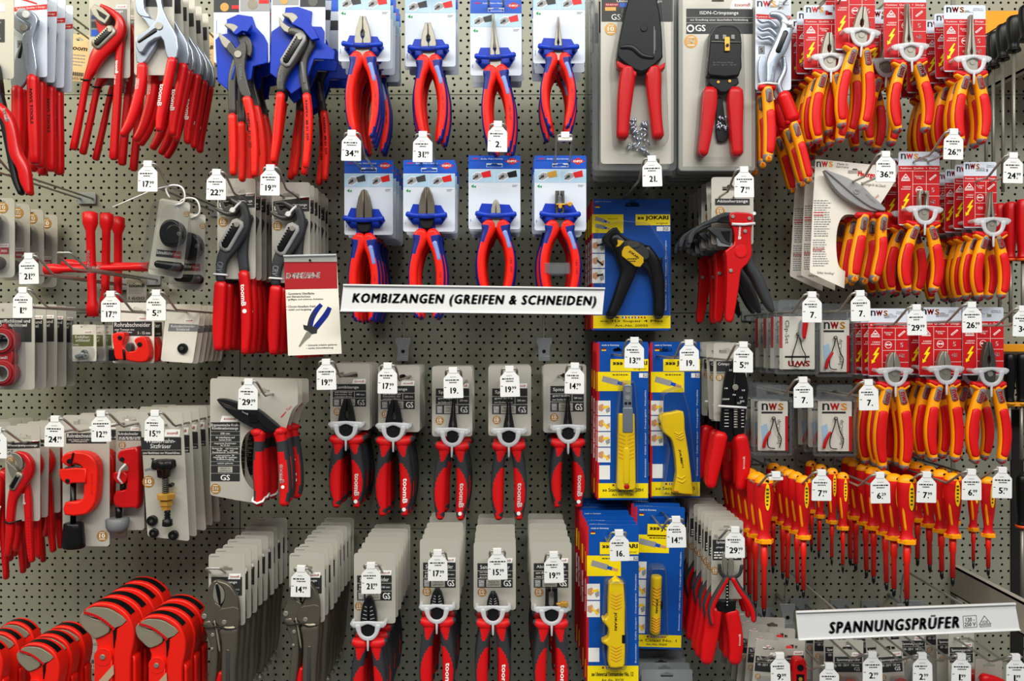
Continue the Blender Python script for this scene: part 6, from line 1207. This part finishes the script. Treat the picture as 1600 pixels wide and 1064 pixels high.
# ------------------------------------------------------------------ voltage testers, bottom right
def tester(q, d, n, sp, desc, grp, col='red', roll=0, cx=None, kind='tube', mm='140 mm'):
    x0, y0, x1, y1 = q; t = T('voltage_tester', (x0 + x1) / 2, y0 + 12, d, (0, 0, 1)); w = x1 - x0
    c = t.part('card'); card(c, q, 'card', 4, ((x0 + x1) / 2, y0 + 13, 9, 2.4)); c.rc(x0 + 2, y0 + 26, x1 - 2, y0 + 50, .3, 'pk'); c.text('Spannungsprüfer', (x0 + x1) / 2, y0 + 31, w * .78, 5, .5, 'pw'); c.text('100 - 250 V   ' + mm, (x0 + x1) / 2, y0 + 39, w * .7, 3.6, .5, 'pw'); c.rc(x0 + 2, y0 + 35, x1 - 2, y0 + 35.6, .5, 'card'); toom_logo(c, x1 - 19, y0 + 19, x1 - 3, y0 + 25.5); badge(c, x0 + 8, y0 + 58, 4.5); c.text('GS', x1 - 10, y0 + 45, 9, 6, .5, 'pw', bold=.03)
    cx = cx or (x0 + x1) / 2
    if kind == 'tube':
        b = t.part('cap', label='red cap'); b.lathe(cx, [(y0 + 58, 6), (y0 + 60, 9), (y0 + 72, 9), (y0 + 74, 7)], 'red', t=11); e = t.part('handle', label='clear tester barrel'); e.lathe(cx, [(y0 + 74, 7.5), (y0 + 120, 7.5)], 'clr2', t=11); e.lathe(cx, [(y0 + 74, 2), (y0 + 120, 2)], 'brs', t=11, n=8)
    elif kind == 'flat':
        b = t.part('handle', label='red tester body with round eye'); b.plate(rr([(cx - 8, y0 + 25), (cx + 8, y0 + 25), (cx + 11, y0 + 36), (cx + 9, y0 + 130), (cx - 9, y0 + 130), (cx - 11, y0 + 36)], 5), 3, 18, 'red', bev=2.5); b.disc(cx, y0 + 38, 5, 18, 19, 'blk', 16); b.plate(rect(cx - 6, y0 + 48, cx + 6, y0 + 66), 18, 18.6, 'blk'); b.disc(cx, y0 + 55, 3, 18.6, 19.4, 'brs', 12)
    else:
        b = t.part('handle', label='clear curved tester'); b.sweep([(cx - 4, y0 + 125, 7), (cx - 3, y0 + 90, 8), (cx + 3, y0 + 65, 6)], 'clr2', t=9, h=7); b.sweep([(cx - 4, y0 + 120, 2), (cx - 2, y0 + 80, 2)], 'brs', t=9, h=2)
    blister(t, rect(cx - 14, y0 + 56, cx + 14, y0 + 140), 22, r=6) if kind != 'flat' else None
    return stack(t, n, desc, 'voltage tester', grp, sp, roll=roll, jr=1.5, jy=2)
tester((1180, 1000, 1222, 1110), .26, 6, .038, 'voltage tester on tilted grey card, leftmost tester stack', 'voltage testers by the 9.99 tag', kind='curved', roll=5)
tester((1216, 998, 1258, 1110), .24, 3, .05, 'red flat voltage tester with round black eye on grey card', 'red flat voltage testers', kind='flat', cx=1244)
tester((1302, 1000, 1349, 1112), .2, 4, .045, 'red-capped voltage tester under the sign\'s lettering start', 'red-capped voltage testers, left', cx=1326)
tester((1369, 1000, 1410, 1112), .16, 3, .045, 'red-capped voltage tester on tilted card', 'red-capped voltage testers, middle', cx=1400, roll=-4)
tester((1482, 985, 1522, 1096), .17, 4, .04, 'red-capped voltage tester under the sign\'s triangle mark', 'red-capped voltage testers, right', cx=1516, mm='190 mm')
tester((1405, 975, 1447, 1080), .09, 2, .04, 'voltage tester card hanging deep behind the tester sign', 'voltage testers behind the sign', kind='curved')
t = T('voltage_tester', 1545, 1040, .22, (0, 0, 1)); b = t.part('handle'); b.sweep([(1528, 1054, 8), (1548, 1060, 9), (1572, 1072, 8)], 'red', t=14, h=8); c = t.part('card'); card(c, (1524, 1030, 1566, 1130), 'card', 4, (1545, 1040, 9, 2.4))
stack(t, 1, 'red voltage tester handle lying crosswise in the bottom right corner', 'voltage tester', '')
t = T('boxed_card_stack', 1040, 1030, .2, (0, 0, 1))
c = t.part('card'); card(c, (1002, 1046, 1082, 1120), 'zinc', 3, (1042, 1055, 10, 2.6)); c.rc(1004, 1066, 1080, 1090, .3, 'pk')
t.name = 'blank_grey_card'
stack(t, 6, 'dark grey product card beneath the coaxial strippers', 'product card', 'dark grey cards at the bottom edge', .028, jr=.6)
# ------------------------------------------------------------------ wire hooks and price tags
def hook(bx, by, label, reach=.32, half=12, drop=27, arm=True):
    t = T('display_hook', bx, by, reach, (0, 0, 1)); u = t.u; L = -(reach - .004) / u
    a = t.part('wire_loop'); d = drop
    path = [(bx - half, by + d, L), (bx - half, by + d - 1, -48), (bx - half, by + d - 4, -40), (bx - half, by + 4, -6), (bx - half + 1, by + 1, -1.5), (bx - half + 3, by, 0)]
    a.tube(path + [(2 * bx - x, y, z) for x, y, z in reversed(path)], 1.9, 'wire', 8)
    b = t.part('back_plate', label='small zinc plate on the wall'); b.plate(rr(rect(bx - half - 6, by + d - 12, bx + half + 6, by + d + 10), 3), L - 1, L + 1.5, 'zinc', bev=.5)
    o = t.build(); o['label'] = label; o['category'] = 'hook'; o['group'] = 'double wire display hooks'
def tag(bx, by, price, label, d=.32, roll=0, clip_only=False, dx=0):
    t = T('price_tag', bx, by, d, (0, 0, 1)); x = bx + dx; y = by; rg = random.Random(int(bx) * 7)
    c = t.part('clip'); c.plate(rr(rect(x - 6.5, y - 4.5, x + 6.5, y + 5), 1.5), 2.2, 3.6, 'wht', bev=.5); c.plate(rect(x - 6.5, y - 4.5, x + 6.5, y - 2.4), -3, 2.4, 'wht'); c.plate(rect(x - 6.5, y + 2.6, x + 6.5, y + 4), -3, 2.4, 'wht')
    if clip_only: c.plate(rr(rect(x - 11, y + 4, x + 11, y + 9), 1.5), -6, 2.5, 'wht', bev=.4); c.rc(x - 9, y + 5, x + 9, y + 7.5, 2.7, 'cardn')
    else:
        p = t.part('plate'); p.plate(rr([(x - 6.5, y + 4), (x + 6.5, y + 4), (x + 15, y + 13), (x + 15.5, y + 44), (x - 15.5, y + 44), (x - 15, y + 13)], 1.8), 1.6, 3, 'wht', bev=.35)
        p.bars(x - 5, y + 10, x + 5, y + 12, 1, 3.1, 'pg', .5, int(bx)); p.bars(x - 12, y + 14, x + 13, y + 17.5, 1, 3.1, 'pt', .6, int(bx) + 1); p.bars(x - 7, y + 18, x + 8, y + 21, 1, 3.1, 'pt', .6, int(bx) + 2, True)
        if price:
            a, _, b_ = price.partition('.')
            w_ = sum(2.8 if q == '1' else 6.6 for q in a); xc = x - (2.5 if b_ else 0); p.text(a, xc, y + 32, w_, 9.6, 3.1, 'pt', bold=.05); p.disc(xc + w_ / 2 + 1.8, y + 36, 1.1, 3, 3.15, 'pt', 8)
            if b_: p.text(b_, xc + w_ / 2 + 4.2, y + 29.8, 7, 4.8, 3.1, 'pt', bold=.04)
        p.bars(x - 14, y + 26, x - 10, y + 28, 1, 3.1, 'pt', .6, 5)
    o = t.build(); o.rotation_euler = (0, R(roll), 0); o['label'] = label; o['category'] = 'price tag'; o['group'] = 'white price tags'
def slothook(sx, sy, d, label):
    k = (D - d) / 1.28; hook(VX + (sx - VX) * k, VY + (sy - VY) * k - 34, label)
TAGS = [
 (232, 256, '17.99', 'reading 17.99 above the black plug blisters'), (339, 269, '22.99', 'reading 22.99'), (423, 262, '19.99', 'reading 19.99 beside the 22.99 one'),
 (550, 208, '34.99', 'reading 34.99'), (661, 210, '31.99', 'reading 31.99'), (778, 194, '2', 'with only a 2 legible above the small side cutters'),
 (1018, 248, '21', 'reading 21 over the black wire stripper blister'), (1162, 265, '7.99', 'reading 7.99 over the red automatic strippers'), (1489, 206, '26.99', 'reading 26.99 near the top right corner'),
 (1383, 241, '36.99', 'reading 36.99'), (1582, 243, '24.99', 'reading 24.99 at the right edge'), (46, 400, '21.99', 'reading 21.99 left of the cross wrenches'),
 (37, 453, '1.99', 'reading 1.99 above the double-ring wrenches'), (174, 459, '17.99', 'reading 17.99 above the miniature pipe cutter'), (245, 457, '5.29', 'reading 5.29'),
 (1268, 460, '7', 'reading 7 over the upside-down clip set'), (1343, 458, '7', 'reading 7 just right of the clip set\'s'), (1431, 480, '29.99', 'reading 29.99 between insulated side cutters'),
 (1517, 476, '26.99', 'reading 26.99 in the lower insulated row'), (1597, 482, '34', 'reading 34 cut by the right edge'), (991, 531, '13.99', 'reading 13.99'), (1076, 535, '19', 'reading 19 over the curved yellow stripper'),
 (1161, 538, '5.99', 'reading 5.99'), (510, 565, '19.99', 'reading 19.99 on the leftmost charcoal combination pliers'), (606, 571, '17.99', 'reading 17.99 on the second charcoal combination pliers'),
 (708, 578, '19', 'reading 19 over the bent-nosed pliers'), (796, 576, '19.99', 'reading 19.99 over the straight long-nosed pliers'), (898, 571, '14.99', 'reading 14.99 over the short long-nosed pliers'),
 (1254, 593, '7', 'reading 7 on the lower left clip blister'), (1356, 597, '7', 'reading 7 beside the insulated side cutters'), (389, 596, '29.99', 'reading 29.99 on the wide grey card'),
 (87, 654, '24.99', 'reading 24.99 beside the red pump pliers'), (159, 646, '12.99', 'reading 12.99'), (243, 645, '15.99', 'reading 15.99 on the tap reseating tool'), (-3, 672, '9', 'cut off by the left edge'),
 (1283, 738, '7.99', 'reading 7.99, first of the screwdriver row'), (1374, 742, '6.29', 'reading 6.29'), (1447, 741, '7.99', 'reading 7.99, second in the screwdriver row'), (1517, 737, '6.99', 'reading 6.99'), (1565, 734, '5.79', 'reading 5.79'),
 (471, 888, '14.99', 'reading 14.99 on the locking pliers'), (580, 883, '21.99', 'reading 21.99 on the heavy side cutters'), (684, 863, '17.99', 'reading 17.99 on the bottom side cutters'), (777, 861, '15.99', 'reading 15.99 on the bottom side cutters'),
 (865, 866, '19.99', 'reading 19.99 on the bottom wire strippers'), (967, 832, '16', 'reading 16 on the thick yellow stripper'), (1056, 811, '14.99', 'reading 14.99 on the coaxial stripper'), (1148, 827, '29.99', 'reading 29.99 on the red-gripped pliers set'),
 (1218, 1024, '9.99', 'reading 9.99'), (1295, 1040, '', 'without visible price at the bottom edge'), (1362, 1022, '2.99', 'reading 2.99, left of two'), (1440, 1024, '2.99', 'reading 2.99, right of two'), (1501, 1025, '1.99', 'reading 1.99 at the bottom right'), (1586, 1026, '1.99', 'reading 1.99 in the corner')]
rgt = random.Random(5)
for bx, by, pr, wh in TAGS:
    hook(bx, by, 'double wire hook of the tag ' + wh)
    tag(bx, by, pr, 'white price tag ' + wh, roll=rgt.uniform(-1.5, 1.5))
hook(883, 211, 'double wire hook above the wire strippers on white card'); tag(883, 211, '', 'white tag clip folded up on the hook above the blue and red wire strippers', clip_only=True)
hook(1212, 741, 'double wire hook of the leftmost insulated screwdrivers'); tag(1212, 741, '', 'white tag clip folded up above the leftmost insulated screwdrivers', clip_only=True)
hook(-26, 232, 'bare double wire hook at the left edge under the gripping pliers')
hook(333, 888, 'bare double wire hook of the left locking pliers')
hook(100, 395, 'bare double wire hook carrying the cross wrenches', drop=22)
for sx, sy, d, l in ((48, -5, .25, 'chrome pliers with straight red grips'), (172, -10, .22, 'red pliers with silver slot plate'), (241, -17, .28, 'wide-mouthed chrome pliers'), (376, -30, .28, 'left blue-held pump pliers'), (466, -35, .28, 'right blue-held pump pliers'),
    (569, -11, .28, 'upper combination pliers, leftmost'), (672, -6, .24, 'upper combination pliers, second'), (775, 16, .26, 'long slim-nosed pliers'), (873, -11, .28, 'needle-nosed pliers'), (995, -31, .25, 'large crimping blister'), (1121, -8, .22, 'network crimping blister'),
    (1213, 13, .24, 'chrome insulated pump pliers'), (1291, 19, .25, 'upper insulated combination pliers'), (1339, -34, .27, 'highest insulated combination pliers'), (1417, -7, .26, 'open long-nosed insulated pliers')):
    slothook(sx, sy, d, 'double wire hook of the ' + l)

# ------------------------------------------------------------------ signs and flyer
def sign(name, q, d, build, label, cat):
    t = T(name, q[0][0], q[0][1], d, (0, 0, 1)); c = t.part('panel'); (a, b, e, f) = q
    c.plate(q, 0, 1.4, 'sign', bev=.3)
    c.plate([a, b, (b[0] + .2, b[1] + 2.6), (a[0] - .2, a[1] + 2.6)], 0, 5, 'sign', bev=.8); c.plate([(f[0], f[1] - 2), (e[0], e[1] - 2), e, f], 0, 4, 'sign', bev=.8)
    build(t); o = t.build(); o['label'] = label; o['category'] = cat; return o
def s1(t):
    x = t.part('lettering', label='bold grey slanted capitals'); x.text('KOMBIZANGEN (GREIFEN & SCHNEIDEN)', 741, 470, 382, 20, 1.7, 'signt', rot=.7, shear=.2, bold=.06, space=1.22)
sign('shelf_sign', [(537, 444), (945, 449.5), (941, 492), (532, 487)], .345, s1, 'long white sign strip reading KOMBIZANGEN (GREIFEN & SCHNEIDEN)', 'sign')
def s2(t):
    x = t.part('lettering', label='bold grey slanted capitals'); x.text('SPANNUNGSPRÜFER', 1396, 974, 205, 23, 1.7, 'signt', rot=-2.6, shear=.2, bold=.06, space=1.22)
    y = t.part('symbols', label='voltage box and triangle mark'); y.fr = fD5
    def fr_(p, w_): 
        y.plate(p, 1.4, 1.8, 'signt', holes=[inset(p if area2(p) > 0 else p[::-1], w_)])
    fr_([(1062, 748), (1128, 744), (1132, 802), (1066, 806)], 2); y.text('120 -\n250 V', 1097, 776, 54, 42, 1.9, 'signt', rot=-3, bold=.02)
    fr_([(1140, 790), (1166, 745), (1200, 786)], 2.5); y.text('VDE', 1168, 776, 30, 13, 1.9, 'signt', rot=-3); fr_([(1144, 794), (1198, 790), (1198, 798), (1145, 802)], 1.6)
sign('shelf_sign', [(1243, 954), (1585, 941), (1593, 984.5), (1247, 1000)], .345, s2, 'white sign strip reading SPANNUNGSPRÜFER at the lower right', 'sign')
for px, lab in ((630, 'left zinc bracket under the long white sign'), (850, 'right zinc bracket under the long white sign'), (1230, 'zinc bracket on the wall behind left end of the tester sign'), (1412, 'zinc bracket on the wall behind middle of the tester sign')):
    top = px < 1000; y0 = 530 if top else 945; d = .06
    t = T('sign_bracket', px, y0, d, (0, 0, 1)); s_ = 1 if top else -1
    b = t.part('plate'); b.plate(rr([(px - 12, y0 - 2), (px + 12, y0 - 2), (px + 12, y0 + 6), (px + 9, y0 + 12), (px + 9, y0 + 30), (px - 9, y0 + 30), (px - 9, y0 + 12), (px - 12, y0 + 6)], 1.5), 0, 2, 'zinc', bev=.5); b.disc(px, y0 + 19, 3, 2, 2.6, 'blk', 8)
    b.plate(rect(px - 9, y0 + 26, px + 9, y0 + 34), 1, 8, 'zinc', bev=.5)
    w_ = t.part('arm', label='bent wire arm'); sgy = (474 if top else 972); k = (D - d) / (D - .34)
    fx = VX + (px - VX) * 1.0; # same world x
    dz = (sgy - VY) / ((D - d) / (D - .34))  # sign height in pixels at this depth
    ty = VY + (sgy - VY) * (D - .34) / (D - d)
    w_.tube(cr([(px, y0 + 2, -8), (px, y0 - 6, -8), (px, (y0 - 6 + ty) / 2, -6), (px, ty + 3, 6), (px, ty, 30), (px, ty, 236)], 3), 1.7, 'wire')
    w_.tube([(px, y0, -8), (px, y0, -54)], 3, 'zinc')
    o = t.build(); o['label'] = lab; o['category'] = 'bracket'

t = T('product_flyer', 485, 400, .30, fB2); t.ox, t.oy = 485, 400
p = t.part('sheet'); p.plate([(400, 516), (664, 508), (690, 1008), (420, 1018)], 0, .5, 'cardn')
p.flat([(400, 545), (666, 545), (669, 680), (405, 685)], .6, 'prd'); p.text('KOMBIZANGE', 496, 614, 174, 30, .8, 'pw', rot=-1.5, shear=.25, bold=.04, space=1.1)
for i, (s_, y, w_) in enumerate((('• Gummierte Oberfläche', 705, 140), ('und Abrutschschutz', 720, 120), ('• griffiges und sicheres Arbeiten', 735, 185), ('• Chrom-Vanadium-Stahl', 770, 145), ('• stabil und langlebig', 787, 125))): p.text(s_, 412 + w_ / 2, y, w_, 11, .8, 'pk', rot=-1, bold=.02)
p.text('• Schneide induktiv gehärtet', 590, 965, 155, 11, .8, 'pk', rot=-1.5, bold=.02); p.text('• starke Schneidleistung', 580, 980, 135, 11, .8, 'pk', rot=-1.5, bold=.02)
def strip(pts, m, tt):
    q = cr(pts, 5); L = []; Rr = []
    for i, (x, y, w_) in enumerate(q):
        a, b = q[max(i - 1, 0)], q[min(i + 1, len(q) - 1)]; dd = Vector((b[0] - a[0], b[1] - a[1])).normalized(); L.append((x - dd.y * w_, y + dd.x * w_)); Rr.append((x + dd.y * w_, y - dd.x * w_))
    p.flat(L + Rr[::-1], tt, m)
strip([(588, 760, 10), (562, 790, 13), (540, 830, 14), (530, 870, 14)], 'blueh', .8); strip([(630, 775, 11), (612, 810, 14), (585, 845, 14), (558, 878, 14)], 'blueh', .8); strip([(552, 800, 5), (530, 840, 6), (522, 880, 6)], 'pk', .95)
p.flat([(496, 862), (520, 868), (545, 870), (568, 880), (565, 905), (540, 910), (520, 895), (500, 885)], .9, 'pk'); p.flat([(515, 895), (540, 908), (530, 925), (505, 945), (478, 976), (474, 970), (495, 930)], 1.0, 'steel')
h = t.part('rail', label='clear plastic hanging rail'); h.plate([(398, 512), (664, 506), (665, 546), (400, 548)], .8, 2.2, 'clr2'); h.plate([(398, 512), (664, 506), (664, 514), (398, 520)], 0, 4, 'milk', bev=.5); h.disc(532, 538, 6, 2, 3, 'blk', 8)
o = t.build(); o['label'] = 'red and white flyer headed KOMBIZANGE with printed blue pliers'; o['category'] = 'flyer'

def shelf_tag(q, d, m, lines, label, roll=0, bar=True):
    x0, y0, x1, y1 = q; t = T('article_tag', (x0 + x1) / 2, y0 + 4, d, (0, 0, 1)); c = t.part('card'); card(c, q, m, 2, ((x0 + x1) / 2, y0 + 8, 6, 1.8)); w, h = x1 - x0, y1 - y0
    if lines[0]: c.text(lines[0], (x0 + x1) / 2, y0 + h * .3, w * .8, 6, .3, 'pt', shear=.2, bold=.04)
    c.bars(x0 + 3, y0 + h * .42, x1 - 3, y0 + h * .7, 4, .3, 'pg', .3, 3)
    if bar:
        for i in range(12): c.rc(x0 + w * .3 + i * w * .045, y1 - 14, x0 + w * .3 + i * w * .045 + w * .02 * (1 + i % 2), y1 - 8, .3, 'pt')
    c.text(lines[1], (x0 + x1) / 2, y1 - 4.2, w * .8, 4.6, .3, 'pt')
    o = t.build(); o.rotation_euler = (0, R(roll), 0); o['label'] = label; o['category'] = 'article tag'
shelf_tag((108, 54, 142, 127), .03, 'kraft', ('toom', '1660596'), 'buff article tag reading 1660596 behind the red fitting pliers', 6)
shelf_tag((305, 50, 338, 128), .03, 'kraft', ('toomB', '1660593'), 'buff article tag on the wall right of the wide-mouthed chrome pliers', 4)
shelf_tag((398, 66, 432, 127), .03, 'kraft', ('', '1064130'), 'buff article tag reading 1064130 behind the blue plastic holders')
shelf_tag((512, 60, 540, 128), .03, 'kraft', ('', '1064130'), 'buff article tag directly left of the leftmost upper combination pliers')
shelf_tag((198, 436, 229, 470), .03, 'card', ('toomB', '1600'), 'grey article tag behind the red cross wrenches', 0, False)
shelf_tag((597, 817, 635, 905), .03, 'card', ('', '23100'), 'grey article tag on the wall behind the heavy side cutters', 0, False)
shelf_tag((1066, 782, 1102, 858), .03, 'card', ('toom', '11062'), 'grey article tag between coaxial strippers and pliers sets', 2)
shelf_tag((1316, 754, 1338, 818), .03, 'card', ('', '73106'), 'grey article tag reading 73106 among the insulated screwdrivers', -8)
shelf_tag((138, 1000, 160, 1045), .03, 'card', ('', '23106'), 'grey article tag reading 23106 behind the pipe wrenches', 4)
shelf_tag((498, 326, 509, 396), .03, 'kraft', ('', '1066'), 'narrow article tag right of the pump pliers by the flyer')
shelf_tag((1262, 735, 1282, 815), .03, 'card', ('', '73106'), 'grey article tag left of the slim insulated screwdrivers', 6)

# ------------------------------------------------------------------ neighbouring bay on the right
def arm(px, ya, yb, length, label, tape=False):
    x = wx(px); t = T('shelf_bracket', px, (ya + yb) / 2, .0, (0, 0, 1)); c = t.part('beam'); u = t.u
    c.plate(rect(px - 1, ya, px + 2.5, yb), 0, length / u, 'beam', bev=1); c.plate(rect(px - 1, ya, px + 12, ya + 2), 0, length / u, 'beam'); c.plate(rect(px - 1, yb - 2, px + 12, yb), 0, length / u, 'beam')
    if tape:
        for tt, yy, sz in ((60, ya + 20, 12), (150, ya + 30, 16), (185, ya + 15, 12)):
            k = t.part('tape_remnant', label='torn yellowish tape'); k.fr = (0, 0, 1)
            i = [k.P(px - 1.3, yy, tt), k.P(px - 1.3, yy - 2, tt + sz), k.P(px - 1.3, yy + sz, tt + sz + 3), k.P(px - 1.3, yy + sz * 1.3, tt + 3)]; k.face(i, 'kraft')
    o = t.build(); o['label'] = label; o['category'] = 'shelf bracket'
arm(1486, 883, 926, .42, 'grey steel shelf arm reaching forward behind the tester sign')
arm(1527, 62, 146, .30, 'grey steel shelf arm with torn tape at the top right', True)
t = T('tool_rack', 1600, 95, 0, (0, 0, 1)); c = t.part('board', label='amber rack board'); c.plate(rect(1532, 60, 1740, 66), 10, 250, 'tray'); c.plate(rect(1532, 20, 1740, 66), 4, 8, 'tray')
o = t.build(); o['label'] = 'amber tool rack behind the taped shelf arm at the top right corner'; o['category'] = 'rack'
def plain_driver(px, py, d, hl, hw, sl, hm, desc, ring='org', k=1.0):
    t = T('screwdriver', px, py, d, (0, 0, 1)); h = t.part('handle'); h.lathe(px, [(py, hw * .5), (py + 3, hw * .9), (py + hl * .3, hw), (py + hl * .7, hw * .85), (py + hl * .9, hw * .7), (py + hl, hw * .9)], hm, n=20, t=0, k=2, flute=(6, .08))
    e = t.part('collar', h, 'coloured collar'); e.lathe(px, [(py + hl, hw * .95), (py + hl + 4, hw * .95)], ring, n=16, t=0)
    s_ = t.part('shaft', label='bare steel shaft'); s_.lathe(px, [(py + hl + 4, 2.6), (py + hl + sl, 2.6)], 'steel', n=10, t=0)
    o = t.build(); o['label'] = desc; o['category'] = 'screwdriver'
for i, (px, py, d, w_) in enumerate(((1541, 58, .04, 'deepest'), (1552, 50, .08, 'second deepest'), (1567, 38, .13, 'middle'), (1584, 25, .18, 'second nearest'), (1604, 8, .24, 'nearest'))):
    plain_driver(px, py, d, 52, 9 + i * .6, 210, 'blk', 'black-handled screwdriver in the amber corner rack, %s of five' % w_, 'blk')
plain_driver(1562, 318, .10, 84, 9, 90, 'red', 'red-handled screwdriver below the 24.99 tag, left one'); plain_driver(1579, 316, .12, 88, 9.5, 100, 'red', 'red-handled screwdriver below the 24.99 tag, middle one'); plain_driver(1598, 312, .14, 92, 10, 110, 'red', 'red-handled screwdriver cut by the right edge below the 24.99 tag')
plain_driver(1577, 552, .06, 76, 9, 90, 'blk', 'black-handled screwdriver beside the rightmost insulated combination pliers', 'tray'); plain_driver(1596, 552, .06, 76, 9, 90, 'blk', 'black-handled screwdriver cut by the right edge beside insulated combination pliers', 'tray')
t = T('rack_rail', 1590, 634, .05, (0, 0, 1)); c = t.part('rail'); c.box(1567, 628, 1660, 634, -30, 14, 'tray', 1); c.box(1567, 538, 1660, 550, -30, -18, 'tray', 1); o = t.build(); o['label'] = 'amber rail holding two black screwdrivers at the right edge'; o['category'] = 'rack'
plain_driver(1597, 742, .08, 78, 10, 120, 'blk', 'orange-collared black screwdriver at the right edge beneath the 5.79 tag', 'org')
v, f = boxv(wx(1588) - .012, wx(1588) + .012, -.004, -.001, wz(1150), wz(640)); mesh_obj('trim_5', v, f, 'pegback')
